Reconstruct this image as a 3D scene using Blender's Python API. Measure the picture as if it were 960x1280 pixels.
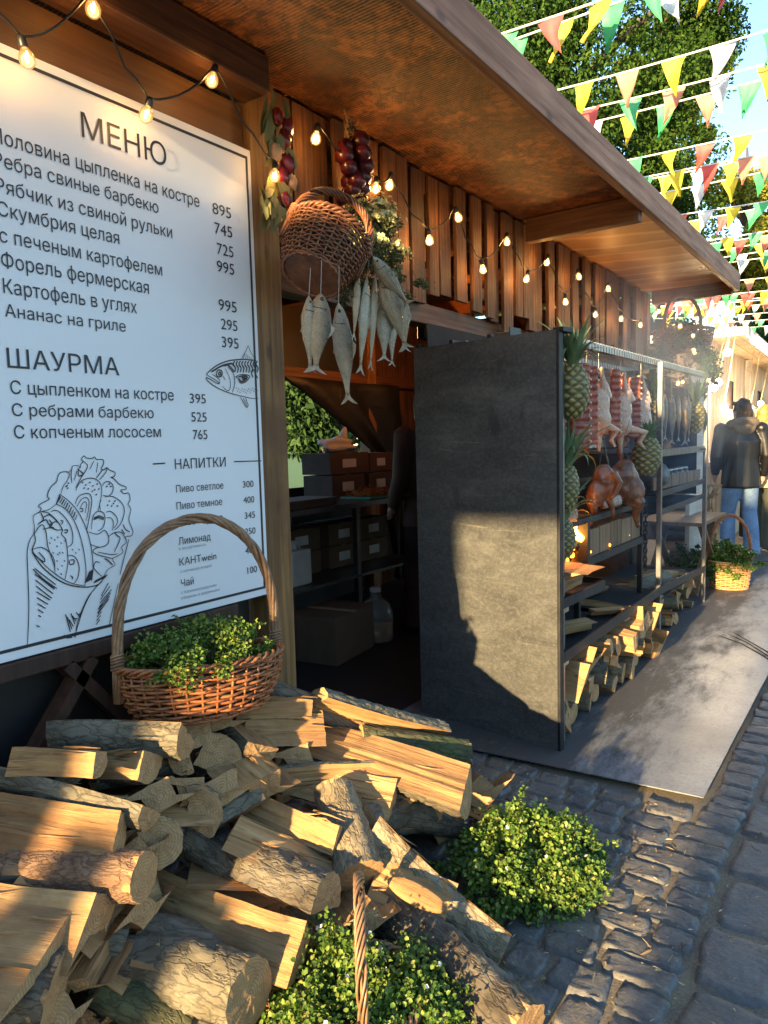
import bpy, bmesh, math, random
import numpy as np
from mathutils import Vector, Matrix, Euler, noise as mnoise
R = math.radians
CAMR = [[0.816267, -0.032718, 0.576748], [0.577068, 0.09197, -0.811501], [-0.026493, 0.995224, 0.093952]]
SC = bpy.context.scene
for o in list(bpy.data.objects): bpy.data.objects.remove(o)

# ---------------------------------------------------------------- camera, light, exposure
cam_d = bpy.data.cameras.new('camera'); cam = bpy.data.objects.new('camera', cam_d); SC.collection.objects.link(cam)
cam_d.sensor_fit = 'VERTICAL'; cam_d.sensor_height = 36; cam_d.sensor_width = 27; cam_d.lens = 900 / 1280 * 36
cam_d.clip_start = 0.05; cam_d.clip_end = 1000
M4 = Matrix(CAMR).to_4x4(); M4.translation = (0, 0, 1.40); cam.matrix_world = M4
SC.camera = cam
SUN_EL = 12.0; SUN_DX = -0.045                      # light travels towards +Y and a touch towards -X
world = bpy.data.worlds.new('World'); SC.world = world; world.use_nodes = True
wn = world.node_tree; wn.nodes.clear()
sky = wn.nodes.new('ShaderNodeTexSky'); sky.sky_type = 'NISHITA'; sky.sun_disc = False
sky.sun_elevation = R(SUN_EL); sky.sun_rotation = R(180) - math.atan(-SUN_DX) ; sky.air_density = 1.0; sky.dust_density = 0.3; sky.ozone_density = 1.7
bg = wn.nodes.new('ShaderNodeBackground'); bg.inputs[1].default_value = 0.105
wo = wn.nodes.new('ShaderNodeOutputWorld')
hs = wn.nodes.new('ShaderNodeHueSaturation'); hs.inputs['Saturation'].default_value = 1.12; wn.links.new(sky.outputs[0], hs.inputs['Color']); wn.links.new(hs.outputs[0], bg.inputs[0]); wn.links.new(bg.outputs[0], wo.inputs[0])
sun_d = bpy.data.lights.new('sun', 'SUN'); sun = bpy.data.objects.new('sun', sun_d); SC.collection.objects.link(sun)
sun_d.energy = 3.7; sun_d.angle = R(0.9); sun_d.color = (1.0, 0.72, 0.36)
sdir = Vector((SUN_DX, 1, -math.tan(R(SUN_EL)))).normalized()
sun.rotation_euler = sdir.to_track_quat('-Z', 'Y').to_euler()
vs = SC.view_settings; vs.view_transform = 'Standard'; vs.look = 'None'; vs.gamma = 1; vs.use_curve_mapping = False; vs.exposure = 2.5
SC.render.engine = 'CYCLES'
SC.cycles.use_denoising = True; SC.cycles.max_bounces = 8; SC.cycles.transparent_max_bounces = 24
SC.cycles.volume_step_rate = 4; SC.cycles.volume_max_steps = 64

# ---------------------------------------------------------------- helpers
def link(o, parent=None):
    SC.collection.objects.link(o)
    if parent is not None: o.parent = parent
    return o
def tag(o, label=None, cat=None, group=None, kind=None):
    if label: o['label'] = label
    if cat: o['category'] = cat
    if group: o['group'] = group
    if kind: o['kind'] = kind
    return o
def thing(name, label, cat, loc=(0, 0, 0), group=None, rot=None):
    o = bpy.data.objects.new(name, None); o.empty_display_size = 0.1; link(o); o.location = loc
    if rot is not None: o.rotation_euler = rot
    return tag(o, label, cat, group)
def copy_tree(o, parent=None):
    c = o.copy(); link(c)
    if parent is not None: c.parent = parent
    for ch in list(o.children): copy_tree(ch, c)
    return c
class MB:
    """collects shapes for ONE mesh"""
    def __init__(s): s.v = []; s.f = []; s.m = []; s.mi = 0
    def add(s, vs, fs, mi=None):
        b = len(s.v); s.v.extend([tuple(p) for p in vs]); s.f.extend([tuple(b + i for i in f) for f in fs]); s.m.extend([s.mi if mi is None else mi] * len(fs)); return s
    def box(s, lo, hi, mi=None, mat=None, jit=0, bev=0):
        x0, y0, z0 = lo; x1, y1, z1 = hi
        p = [(x0,y0,z0),(x1,y0,z0),(x1,y1,z0),(x0,y1,z0),(x0,y0,z1),(x1,y0,z1),(x1,y1,z1),(x0,y1,z1)]
        if jit: p = [(a + RNG.uniform(-jit, jit), b + RNG.uniform(-jit, jit), c + RNG.uniform(-jit, jit)) for a, b, c in p]
        if mat is not None: p = [tuple(mat @ Vector(q)) for q in p]
        return s.add(p, [(0,3,2,1),(4,5,6,7),(0,1,5,4),(1,2,6,5),(2,3,7,6),(3,0,4,7)], mi)
    def bar(s, a, b, w, h, up=(0, 0, 1), mi=None):
        a = Vector(a); b = Vector(b); d = b - a; L = d.length; d.normalize(); u = Vector(up)
        if abs(d.dot(u)) > 0.98: u = Vector((1, 0, 0))
        sd = d.cross(u).normalized(); u = sd.cross(d)
        m = Matrix((d, sd, u)).transposed().to_4x4(); m.translation = a
        return s.box((0, -w / 2, -h / 2), (L, w / 2, h / 2), mi, m)
    def tube(s, pts, r, n=8, closed=False, mi=None, cap=True):
        pts = [Vector(p) for p in pts]; N = len(pts)
        rr = r if hasattr(r, '__len__') else [r] * N
        vs = []; t0 = None; u = None
        for i, p in enumerate(pts):
            if closed: t = pts[(i + 1) % N] - pts[i - 1]
            else: t = pts[min(i + 1, N - 1)] - pts[max(i - 1, 0)]
            t = t.normalized() if t.length > 1e-9 else Vector((0, 0, 1))
            if u is None:
                u = t.orthogonal().normalized()
            else:
                u = u - t * u.dot(t)
                u = u.normalized() if u.length > 1e-6 else t.orthogonal().normalized()
            w = t.cross(u)
            for k in range(n):
                a = 2 * math.pi * k / n
                vs.append(p + (u * math.cos(a) + w * math.sin(a)) * rr[i])
        fs = []
        for i in range(N if closed else N - 1):
            j = (i + 1) % N
            for k in range(n):
                l = (k + 1) % n
                fs.append((i * n + k, i * n + l, j * n + l, j * n + k))
        if not closed and cap: fs += [tuple(range(n - 1, -1, -1)), tuple((N - 1) * n + k for k in range(n))]
        return s.add(vs, fs, mi)
    def lathe(s, prof, n=16, mat=None, mi=None, sx=1, sy=1):
        vs = []; N = len(prof)
        for r, z in prof:
            for k in range(n):
                a = 2 * math.pi * k / n; q = Vector((r * math.cos(a) * sx, r * math.sin(a) * sy, z))
                vs.append(mat @ q if mat is not None else q)
        fs = [(i*n+k, i*n+(k+1)%n, (i+1)*n+(k+1)%n, (i+1)*n+k) for i in range(N-1) for k in range(n)]
        fs += [tuple(range(n - 1, -1, -1)), tuple((N - 1) * n + k for k in range(n))]
        return s.add(vs, fs, mi)
    def ball(s, c, r, n=12, m=8, mi=None, sc=(1, 1, 1), rot=None, nz=0, seed=0):
        prof = []; vs = []
        for i in range(m + 1):
            a = math.pi * i / m
            for k in range(n):
                b = 2 * math.pi * k / n
                q = Vector((math.sin(a) * math.cos(b), math.sin(a) * math.sin(b), -math.cos(a)))
                if nz: q *= 1 + nz * mnoise.noise(q * 2.2 + Vector((seed, seed * 1.7, 0)))
                q = Vector((q.x * sc[0], q.y * sc[1], q.z * sc[2])) * r
                if rot is not None: q = rot @ q
                vs.append(q + Vector(c))
        fs = [(i*n+k, i*n+(k+1)%n, (i+1)*n+(k+1)%n, (i+1)*n+k) for i in range(m) for k in range(n)]
        return s.add(vs, fs, mi)
    def build(s, name, mats, parent=None, smooth=False, loc=None, rot=None, bevel=0):
        me = bpy.data.meshes.new(name); me.from_pydata(s.v, [], s.f)
        for m in (mats if isinstance(mats, (list, tuple)) else [mats]): me.materials.append(m)
        if any(s.m): me.polygons.foreach_set('material_index', s.m)
        if smooth: me.polygons.foreach_set('use_smooth', [True] * len(me.polygons))
        me.validate(); me.update()
        if bevel:
            bm = bmesh.new(); bm.from_mesh(me)
            es = [e for e in bm.edges if len(e.link_faces) == 2 and e.calc_face_angle(0) > 0.6]
            bmesh.ops.bevel(bm, geom=es, offset=bevel, segments=2, affect='EDGES', profile=0.6, clamp_overlap=True)
            bm.to_mesh(me); bm.free()
        o = bpy.data.objects.new(name, me); link(o, parent)
        if loc is not None: o.location = loc
        if rot is not None: o.rotation_euler = rot
        return o
def np_mesh(name, V, F, mats, parent=None, smooth=False, mi=None):
    """fast mesh from numpy arrays; F is (n, k)"""
    V = np.asarray(V, dtype=np.float32); F = np.asarray(F, dtype=np.int32); k = F.shape[1]
    me = bpy.data.meshes.new(name)
    me.vertices.add(len(V)); me.vertices.foreach_set('co', V.ravel())
    me.loops.add(F.size); me.loops.foreach_set('vertex_index', F.ravel())
    me.polygons.add(len(F)); me.polygons.foreach_set('loop_start', np.arange(0, F.size, k, dtype=np.int32))
    me.polygons.foreach_set('loop_total', np.full(len(F), k, dtype=np.int32))
    for m in (mats if isinstance(mats, (list, tuple)) else [mats]): me.materials.append(m)
    if mi is not None: me.polygons.foreach_set('material_index', np.asarray(mi, dtype=np.int32))
    if smooth: me.polygons.foreach_set('use_smooth', [True] * len(F))
    me.update(calc_edges=True); me.validate()
    o = bpy.data.objects.new(name, me); link(o, parent); return o
def leaves_np(P, D, N, L, W, fold=0.25, curl=0.15):
    """P base points, D directions, N normals, L lengths, W widths -> verts, quads (two folded quads a leaf)"""
    n = len(P); D = D / np.linalg.norm(D, axis=1, keepdims=True)
    S = np.cross(D, N); S /= np.linalg.norm(S, axis=1, keepdims=True) + 1e-9; U = np.cross(S, D)
    L = L[:, None]; W = W[:, None]
    b = P; t = P + D * L - U * L * curl
    r1 = P + D * L * .3 + S * W * .45 + U * W * fold; r2 = P + D * L * .72 + S * W * .4 + U * (W * fold - L * curl * .4)
    l1 = P + D * L * .3 - S * W * .45 + U * W * fold; l2 = P + D * L * .72 - S * W * .4 + U * (W * fold - L * curl * .4)
    V = np.stack([b, r1, r2, t, l2, l1], 1).reshape(-1, 3)
    k = np.arange(n)[:, None] * 6
    F = np.concatenate([k + np.array([[0, 1, 2, 3]]), k + np.array([[0, 3, 4, 5]])], 0)
    return V, F
def voxel(mb, name, mats, vox, parent=None, smooth_it=6, loc=None, rot=None):
    """shapes of mb fused into one continuous surface"""
    tmp = mb.build('tmp', mats, None)
    m = tmp.modifiers.new('r', 'REMESH'); m.mode = 'VOXEL'; m.voxel_size = vox; m.use_smooth_shade = True
    s = tmp.modifiers.new('s', 'SMOOTH'); s.iterations = smooth_it; s.factor = 0.5
    dg = bpy.context.evaluated_depsgraph_get()
    me = bpy.data.meshes.new_from_object(tmp.evaluated_get(dg)); me.name = name
    bpy.data.objects.remove(tmp)
    me.materials.clear()
    for q in (mats if isinstance(mats, (list, tuple)) else [mats]): me.materials.append(q)
    me.polygons.foreach_set('use_smooth', [True] * len(me.polygons))
    o = bpy.data.objects.new(name, me); link(o, parent)
    if loc is not None: o.location = loc
    if rot is not None: o.rotation_euler = rot
    return o
RNG = random.Random(7); NR = np.random.default_rng(11)

# ---------------------------------------------------------------- materials
class NT:
    def __init__(s, name):
        s.m = bpy.data.materials.new(name); s.m.use_nodes = True; s.t = s.m.node_tree; s.t.nodes.clear()
        s.out = s.n('ShaderNodeOutputMaterial'); s.p = s.n('ShaderNodeBsdfPrincipled'); s.l(s.p.outputs[0], s.out.inputs[0])
    def n(s, t, **k):
        q = s.t.nodes.new(t)
        for a, b in k.items(): setattr(q, a, b)
        return q
    def l(s, a, b): s.t.links.new(a, b)
    def coord(s, scale=(1, 1, 1), which='Object', rnd=0.0):
        tc = s.n('ShaderNodeTexCoord'); mp = s.n('ShaderNodeMapping'); mp.inputs['Scale'].default_value = scale
        s.l(tc.outputs[which], mp.inputs['Vector'])
        if rnd:
            oi = s.n('ShaderNodeObjectInfo'); mu = s.n('ShaderNodeMath', operation='MULTIPLY'); mu.inputs[1].default_value = rnd
            s.l(oi.outputs['Random'], mu.inputs[0]); s.l(mu.outputs[0], mp.inputs['Location'])
        return mp.outputs[0]
    def noise(s, vec, scale, detail=4, rough=0.55, dist=0.0):
        q = s.n('ShaderNodeTexNoise'); q.inputs['Scale'].default_value = scale; q.inputs['Detail'].default_value = detail
        q.inputs['Roughness'].default_value = rough; q.inputs['Distortion'].default_value = dist; s.l(vec, q.inputs['Vector']); return q.outputs[0]
    def ramp(s, fac, stops):
        q = s.n('ShaderNodeValToRGB'); e = q.color_ramp.elements
        while len(e) < len(stops): e.new(0.5)
        for i, (p, c) in enumerate(stops): e[i].position = p; e[i].color = (c[0], c[1], c[2], 1) if hasattr(c, '__len__') else (c, c, c, 1)
        s.l(fac, q.inputs[0]); return q.outputs[0]
    def mix(s, fac, a, b, mode='MIX'):
        q = s.n('ShaderNodeMix', data_type='RGBA', blend_type=mode)
        for sock, v in ((q.inputs[0], fac), (q.inputs[6], a), (q.inputs[7], b)):
            if hasattr(v, 'is_linked'): s.l(v, sock)
            elif hasattr(v, '__len__'): sock.default_value = (v[0], v[1], v[2], 1)
            else: sock.default_value = v
        return q.outputs[2]
    def bump(s, h, strength, dist=0.01, prev=None):
        q = s.n('ShaderNodeBump'); q.inputs['Strength'].default_value = strength; q.inputs['Distance'].default_value = dist
        s.l(h, q.inputs['Height'])
        if prev is not None: s.l(prev, q.inputs['Normal'])
        s.l(q.outputs[0], s.p.inputs['Normal']); return q.outputs[0]
    def col(s, c):
        if hasattr(c, 'is_linked'): s.l(c, s.p.inputs['Base Color'])
        else: s.p.inputs['Base Color'].default_value = (c[0], c[1], c[2], 1)
    def rough(s, v):
        if hasattr(v, 'is_linked'): s.l(v, s.p.inputs['Roughness'])
        else: s.p.inputs['Roughness'].default_value = v
    def island(s): return s.n('ShaderNodeNewGeometry').outputs['Random Per Island']
def wood(name, dark, light, axis=2, fine=60, rough=0.6, bump=0.35, rnd=40, stain=None):
    t = NT(name); sc = [1, 1, 1]; sc[axis] = 0.045
    v = t.coord(tuple(sc), rnd=rnd); g = t.noise(v, fine, 5, 0.65, 0.35)
    v2 = t.coord((1, 1, 1), rnd=rnd); w = t.noise(v2, 3.5, 3)
    sc3 = [1, 1, 1]; sc3[axis] = 0.02; f = t.noise(t.coord(tuple(sc3), rnd=rnd), fine * 4, 3, .7)
    c = t.ramp(g, [(0.3, dark), (0.7, light)])
    c = t.mix(t.ramp(w, [(0.35, 0.0), (0.75, 1.0)]), c, t.mix(1.0, c, (0.72, 0.66, 0.6), 'MULTIPLY'))
    isl = t.n('ShaderNodeObjectInfo').outputs['Random']
    c = t.mix(t.ramp(isl, [(0, 0.0), (1, 0.75)]), c, t.mix(1.0, c, (0.62, 0.58, 0.55), 'MULTIPLY'))
    vo = t.n('ShaderNodeTexVoronoi'); vo.inputs['Scale'].default_value = 5.5; sck = [1, 1, 1]; sck[axis] = .45; t.l(t.coord(tuple(sck), rnd=rnd), vo.inputs['Vector'])
    c = t.mix(t.ramp(vo.outputs['Distance'], [(0.04, 0.75), (0.11, 0.0)]), c, (dark[0] * .35, dark[1] * .3, dark[2] * .3))
    if stain: c = t.mix(t.ramp(t.noise(v2, 2.2, 5, .65), [(0.5, 0.0), (0.66, 0.85)]), c, stain)
    t.col(c); t.rough(t.ramp(g, [(0.2, min(1, rough + .15)), (0.8, rough - .1)])); t.bump(g, bump, 0.004, t.bump(f, bump * .6, 0.002)); return t.m
def plain(name, c, rough=0.6, metal=0.0, var=0.12, nscale=12, bump=0.1, spec=None):
    t = NT(name); n = t.noise(t.coord(rnd=20), nscale, 5, .6)
    t.col(t.mix(t.ramp(n, [(0.3, 0.0), (0.7, 1.0)]), [x * (1 - var) for x in c], [min(1, x * (1 + var)) for x in c]))
    t.rough(rough); t.p.inputs['Metallic'].default_value = metal
    if bump: t.bump(n, bump, 0.004)
    return t.m
def emit(name, c, k):
    t = NT(name); e = t.n('ShaderNodeEmission'); e.inputs[0].default_value = (*c, 1); e.inputs[1].default_value = k; t.l(e.outputs[0], t.out.inputs[0]); return t.m
def leafmat(name, cols, rough=0.45, trans=0.25):
    t = NT(name); c = t.ramp(t.island(), [(i / (len(cols) - 1), q) for i, q in enumerate(cols)]); t.col(c); t.rough(rough); t.p.inputs['Specular IOR Level'].default_value = .28 if rough < .6 else .08
    tr = t.n('ShaderNodeBsdfTranslucent'); t.l(c, tr.inputs[0]); mx = t.n('ShaderNodeMixShader'); mx.inputs[0].default_value = trans
    t.l(t.p.outputs[0], mx.inputs[1]); t.l(tr.outputs[0], mx.inputs[2]); t.l(mx.outputs[0], t.out.inputs[0]); return t.m

M = {}
M['slat'] = wood('stained_slat_wood', (.026, .009, .0035), (.24, .095, .027), 2, 70, 0.68, .9, stain=(.035, .018, .009))
M['beam'] = wood('stained_beam_wood', (.055, .021, .009), (.19, .078, .03), 1, 45, 0.6, .4)
M['beamx'] = wood('stained_crossbeam_wood', (.07, .028, .012), (.2, .085, .035), 0, 45, 0.6, .4)
M['post'] = wood('post_wood', (.13, .06, .018), (.42, .23, .08), 2, 40, 0.6, .6, stain=(.13, .06, .02))
M['fascia'] = wood('fascia_wood', (.15, .062, .032), (.38, .2, .115), 1, 32, 0.65, .45)
M['ply'] = wood('plywood_backing', (.12, .05, .015), (.27, .13, .045), 1, 14, 0.5, .15)
M['palewood'] = wood('pale_sunned_wood', (.36, .25, .14), (.62, .48, .3), 2, 30, 0.7, .3)
M['darkwood'] = wood('dark_trestle_wood', (.03, .013, .008), (.09, .04, .02), 2, 40, 0.6, .3)
M['trestle'] = wood('trestle_wood', (.13, .07, .03), (.3, .18, .09), 2, 40, 0.65, .3)
M['black'] = plain('black_plastic', (.012, .012, .012), .45)
M['iron'] = plain('blackened_iron', (.018, .018, .019), .55, .4, .4, 18, .25)
M['soot'] = plain('sooty_sheet', (.009, .009, .0095), .8, 0, .4, 22, .3)  # soot on the trays; on back and end sheets stands in for shade
M['steel'] = plain('grey_steel', (.2, .2, .2), .38, .85, .25, 14, .1)
M['bulb_core'] = emit('filament_glow', (1, .62, .22), 14)
def bulbglass():
    t = NT('bulb_glass'); tr = t.n('ShaderNodeBsdfTransparent'); tr.inputs[0].default_value = (1, .93, .8, 1)
    em = t.n('ShaderNodeEmission'); em.inputs[0].default_value = (1, .5, .12, 1); em.inputs[1].default_value = .26
    gl = t.n('ShaderNodeBsdfGlossy'); gl.inputs['Roughness'].default_value = .05
    fr = t.n('ShaderNodeLayerWeight'); fr.inputs[0].default_value = .35
    m1 = t.n('ShaderNodeMixShader'); m1.inputs[0].default_value = .5; t.l(tr.outputs[0], m1.inputs[1]); t.l(em.outputs[0], m1.inputs[2])
    m2 = t.n('ShaderNodeMixShader'); t.l(fr.outputs['Facing'], m2.inputs[0]); t.l(m1.outputs[0], m2.inputs[1]); t.l(gl.outputs[0], m2.inputs[2])
    mu = t.n('ShaderNodeMath', operation='MULTIPLY'); mu.inputs[1].default_value = .5; t.l(fr.outputs['Facing'], mu.inputs[0]); t.l(mu.outputs[0], m2.inputs[0])
    t.l(m2.outputs[0], t.out.inputs[0]); return t.m
M['bulb'] = bulbglass()
# ================================================================ ground, pavement, sky-side setting
def pavement_mats():
    t = NT('cobble_stone'); v = t.coord(); n = t.noise(v, 9, 6, .65); f = t.noise(v, 70, 5, .7)
    c = t.ramp(t.island(), [(0, (.05, .053, .06)), (.3, (.1, .098, .095)), (.6, (.075, .075, .078)), (.8, (.14, .13, .115)), (1, (.065, .065, .065))])
    c = t.mix(t.ramp(n, [(.35, 0.), (.75, .8)]), c, (.16, .15, .135)); sd_ = t.noise(v, 3.2, 6, .7); c = t.mix(t.ramp(sd_, [(.5, 0.), (.68, .7)]), c, (.22, .17, .11)); c = t.mix(t.ramp(f, [(.3, .6), (.6, 0.)]), c, (.035, .036, .04))
    t.col(c); t.rough(t.ramp(n, [(.3, .38), (.7, .7)])); b = t.bump(n, .5, .02); t.bump(f, .55, .006, b); M['cobble'] = t.m
    t = NT('sandy_joint_ground'); v = t.coord(); n = t.noise(v, 6, 6, .6); f = t.noise(v, 160, 3, .7)
    c = t.ramp(n, [(.3, (.07, .06, .05)), (.7, (.19, .145, .09))]); c = t.mix(t.ramp(f, [(.4, 0.), (.65, .7)]), c, (.26, .21, .14))
    t.col(c); t.rough(.9); t.bump(f, .6, .004); M['joint'] = t.m
    t = NT('lawn_grass'); v = t.coord(); n = t.noise(v, .5, 5); f = t.noise(v, 30, 4, .7)
    t.col(t.mix(t.ramp(f, [(.3, 0.), (.7, 1.)]), (.05, .11, .02), (.13, .22, .05))); t.rough(.9); t.bump(f, .6, .03); M['lawn'] = t.m
pavement_mats()
b = MB(); b.box((-400, -400, -.4), (400, 400, -.0105)); tag(b.build('ground', M['joint']), kind='structure')
b = MB(); b.box((-150, 2, -.010), (-5.5, 150, .006)); tag(b.build('lawn', M['lawn']), kind='structure')

def cobbles():
    V = []; F = []; nb = 0; g = 10
    def stone(x0, x1, y0, y1):
        nonlocal nb
        cx, cy, hx, hy = (x0 + x1) / 2, (y0 + y1) / 2, (x1 - x0) / 2, (y1 - y0) / 2
        u = np.linspace(-1, 1, g); U, W = np.meshgrid(u, u, indexing='ij')
        U = np.sign(U) * np.abs(U) ** .62; W = np.sign(W) * np.abs(W) ** .62
        m = np.maximum(np.abs(U), np.abs(W)); rr = np.sqrt(U ** 2 + W ** 2) + 1e-6
        k = 1 - .10 * (np.abs(U) * np.abs(W)) ** 2.2
        ph = NR.uniform(0, 6.28, 4); ang = np.arctan2(W, U)
        k = k * (1 + .035 * np.sin(3 * ang + ph[0]) + .03 * np.sin(5 * ang + ph[1]) + .02 * np.sin(9 * ang + ph[2]))
        rot = NR.uniform(-.06, .06); X = U * hx * k; Y = W * hy * k
        X, Y = X * math.cos(rot) - Y * math.sin(rot), X * math.sin(rot) + Y * math.cos(rot)
        h = NR.uniform(-.005, .006); e = np.clip((1 - m) / .15, 0, 1); e = 1 - (1 - e) ** 3
        z = -.021 + (.021 + h) * e + e * (.003 * np.sin(3 * X / hx + ph[3]) * np.cos(2.3 * Y / hy + ph[0]) + NR.normal(0, .0022, X.shape)) + NR.uniform(-.03, .03) * X + NR.uniform(-.03, .03) * Y
        V.append(np.stack([X + cx, Y + cy, z], -1).reshape(-1, 3))
        i, j = np.meshgrid(np.arange(g - 1), np.arange(g - 1), indexing='ij'); a = nb + i * g + j
        F.append(np.stack([a, a + g, a + g + 1, a + 1], -1).reshape(-1, 4)); nb += g * g
    def column(x0, x1, y0, y1, lo, hi, gap=.007):
        y = y0
        while y < y1:
            L = NR.uniform(lo, hi); stone(x0 + gap / 2 + NR.uniform(-.012, .004), x1 - gap / 2 + NR.uniform(-.006, .008), y + gap / 2, y + L - gap / 2); y += L
    column(-.548, -.40, 2.76, 9, .09, .14)
    x = -.40
    for w in (.21, .24, .19, .26, .22, .24, .2, .26, .22): column(x, x + w, .2 + NR.uniform(0, .1), 7, .2, .34, .008); x += w
    y = .2                                             # courses across the front of the plate
    while y < 2.76:
        h = NR.uniform(.088, .122); x = -2.2 + NR.uniform(0, .12)
        while x < -.45:
            L = NR.uniform(.11, .2); xe = -.405 if x + L > -.5 else x + L; yy = y + .03 * math.sin(x * 2.1) + .012 * NR.normal() * 0
            stone(x + .003, xe - .003, yy + .003, yy + h - .003); x = xe
        y += h
    o = np_mesh('pavement', np.concatenate(V), np.concatenate(F), M['cobble'], smooth=True); tag(o, kind='structure')
cobbles()
# wood chips, bark crumbs and straw lying about: nobody could count them
t = NT('chip_litter'); t.col(t.ramp(t.island(), [(0, (.1, .06, .03)), (.5, (.35, .24, .12)), (.8, (.55, .43, .25)), (1, (.2, .12, .05))])); t.rough(.8); M['chips'] = t.m
def litter(n, fx, name, label):
    P = np.array([fx() for _ in range(n)]); a = NR.uniform(0, 6.28, n)
    D = np.stack([np.cos(a), np.sin(a), NR.uniform(-.1, .25, n)], 1); N = np.tile([0, 0, 1.], (n, 1)) + NR.normal(0, .4, (n, 3))
    V, F = leaves_np(P, D, N, NR.lognormal(-4.35, .55, n), NR.lognormal(-5.75, .5, n), .2, .1)
    o = np_mesh(name, V, F, M['chips']); tag(o, label, 'litter', kind='stuff')
litter(1500, lambda: (NR.uniform(-1.7, .3), NR.uniform(.7, 2.75), .008), 'bark_litter', 'splinters and bark crumbs scattered over the cobbles by the woodpile')
litter(1300, lambda: (min(-.62, NR.normal(-1.0, .16)), abs(NR.normal(0, 1.4)) + 3.0, .012), 'chip_litter', 'wood chips and sawdust scattered over the steel plate below the rack')

# worn steel plate under the rack
t = NT('worn_steel_plate'); v = t.coord(); n = t.noise(v, 1.3, 8, .68); f = t.noise(v, 60, 6, .75); st = t.noise(t.coord((1.6, .5, 1)), 3.2, 9, .78); sc_ = t.noise(t.coord((14, .5, 1)), 9, 3, .6)
sx_ = t.n('ShaderNodeSeparateXYZ'); t.l(v, sx_.inputs[0]); mr = t.n('ShaderNodeMapRange'); mr.inputs[1].default_value = -.62; mr.inputs[2].default_value = -1.2; t.l(sx_.outputs[0], mr.inputs[0])   # soot and ash lie thickest along the rack
so = t.n('ShaderNodeMath', operation='MULTIPLY_ADD'); so.inputs[1].default_value = .34; so.inputs[2].default_value = -.1; t.l(mr.outputs[0], so.inputs[0]); ad = t.n('ShaderNodeMath', operation='ADD'); t.l(so.outputs[0], ad.inputs[0]); t.l(st, ad.inputs[1])
c = t.ramp(n, [(.35, (.19, .2, .22)), (.65, (.33, .345, .36))]); c = t.mix(t.ramp(ad.outputs[0], [(.5, 0.), (.68, .9)]), c, (.055, .053, .052)); c = t.mix(t.ramp(f, [(.5, 0.), (.7, .65)]), c, (.12, .105, .09)); c = t.mix(t.ramp(sc_, [(.66, 0.), (.72, .35)]), c, (.45, .45, .45))
t.col(c); t.p.inputs['Metallic'].default_value = .4; t.rough(t.mix(t.ramp(ad.outputs[0], [(.45, 0.), (.7, 1.)]), (.42, .42, .42), (.66, .66, .66))); bb = t.bump(n, .12, .03); t.bump(f, .25, .003, bb); M['plate'] = t.m
b = MB(); P = [(-2.05, 2.72), (-.556, 2.845), (-.556, 9.2), (-2.05, 9.2)]
nx, ny = 10, 46; vs = []
for j in range(ny + 1):
    for i in range(nx + 1):
        u, w = i / nx, j / ny; x = -2.05 + 1.494 * u; y = (2.72 + .125 * u) * (1 - w) + 9.2 * w
        vs.append((x, y, .0205 + .004 * mnoise.noise(Vector((x * 1.5, y * 1.5, 0)))))
k = len(vs); vs2 = vs + [(x, y, z - .004) for x, y, z in vs]; fs = []
for j in range(ny):
    for i in range(nx):
        a = j * (nx + 1) + i; fs.append((a, a + 1, a + nx + 2, a + nx + 1)); fs.append((k + a, k + a + nx + 1, k + a + nx + 2, k + a + 1))
bd = [i for i in range(nx + 1)] + [j * (nx + 1) + nx for j in range(1, ny + 1)] + [ny * (nx + 1) + i for i in range(nx - 1, -1, -1)] + [j * (nx + 1) for j in range(ny - 1, 0, -1)]
for q in range(len(bd)): p_, n_ = bd[q], bd[(q + 1) % len(bd)]; fs.append((p_, k + p_, k + n_, n_))
b.add(vs2, fs); tag(b.build('floor_plate', M['plate'], smooth=False), 'worn grey steel plate laid over the cobbles in front of the grill rack', 'floor plate')
b = MB()
for k in range(3):
    x0, y0 = -.95 + .03 * k, 5.3 + .05 * k
    b.tube([(x0 + .16 * i, y0 - .2 * i + .05 * math.sin(i * 1.3 + k), .02 + .006 * math.sin(i)) for i in range(7)], [.002, .003, .004, .004, .003, .003, .001], 6)
tag(b.build('fallen_strap', M['black'], smooth=True), 'thin black strap lying in loops on the steel plate', 'strap')

# ================================================================ the big grill stall
stall = thing('market_stall', 'dark stained timber grill stall with deep overhanging roof and hanging slats', 'stall', (-2.4, 3, 0))
def sp(b, name, mat, bevel=0, smooth=False):
    o = b.build(name, mat, stall, smooth, bevel=bevel); o.matrix_parent_inverse = Matrix.Translation((2.4, -3, 0)); return o
# posts
for (x, y, h, w) in ((-1.985, 1.995, 2.73, .14), (-1.985, .5, 2.73, .14), (-1.985, 7.02, 2.73, .12), (-4.1, 1.9, 2.73, .12), (-4.1, .5, 2.73, .12), (-4.1, 7.0, 2.73, .12), (-4.1, 5.55, 2.73, .12)):
    b = MB(); n = 14
    for i in range(n):
        pass
    b.box((x - w / 2, y - w / 2, .0), (x + w / 2, y + w / 2, h)); sp(b, 'post', M['post'], .006)
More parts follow.
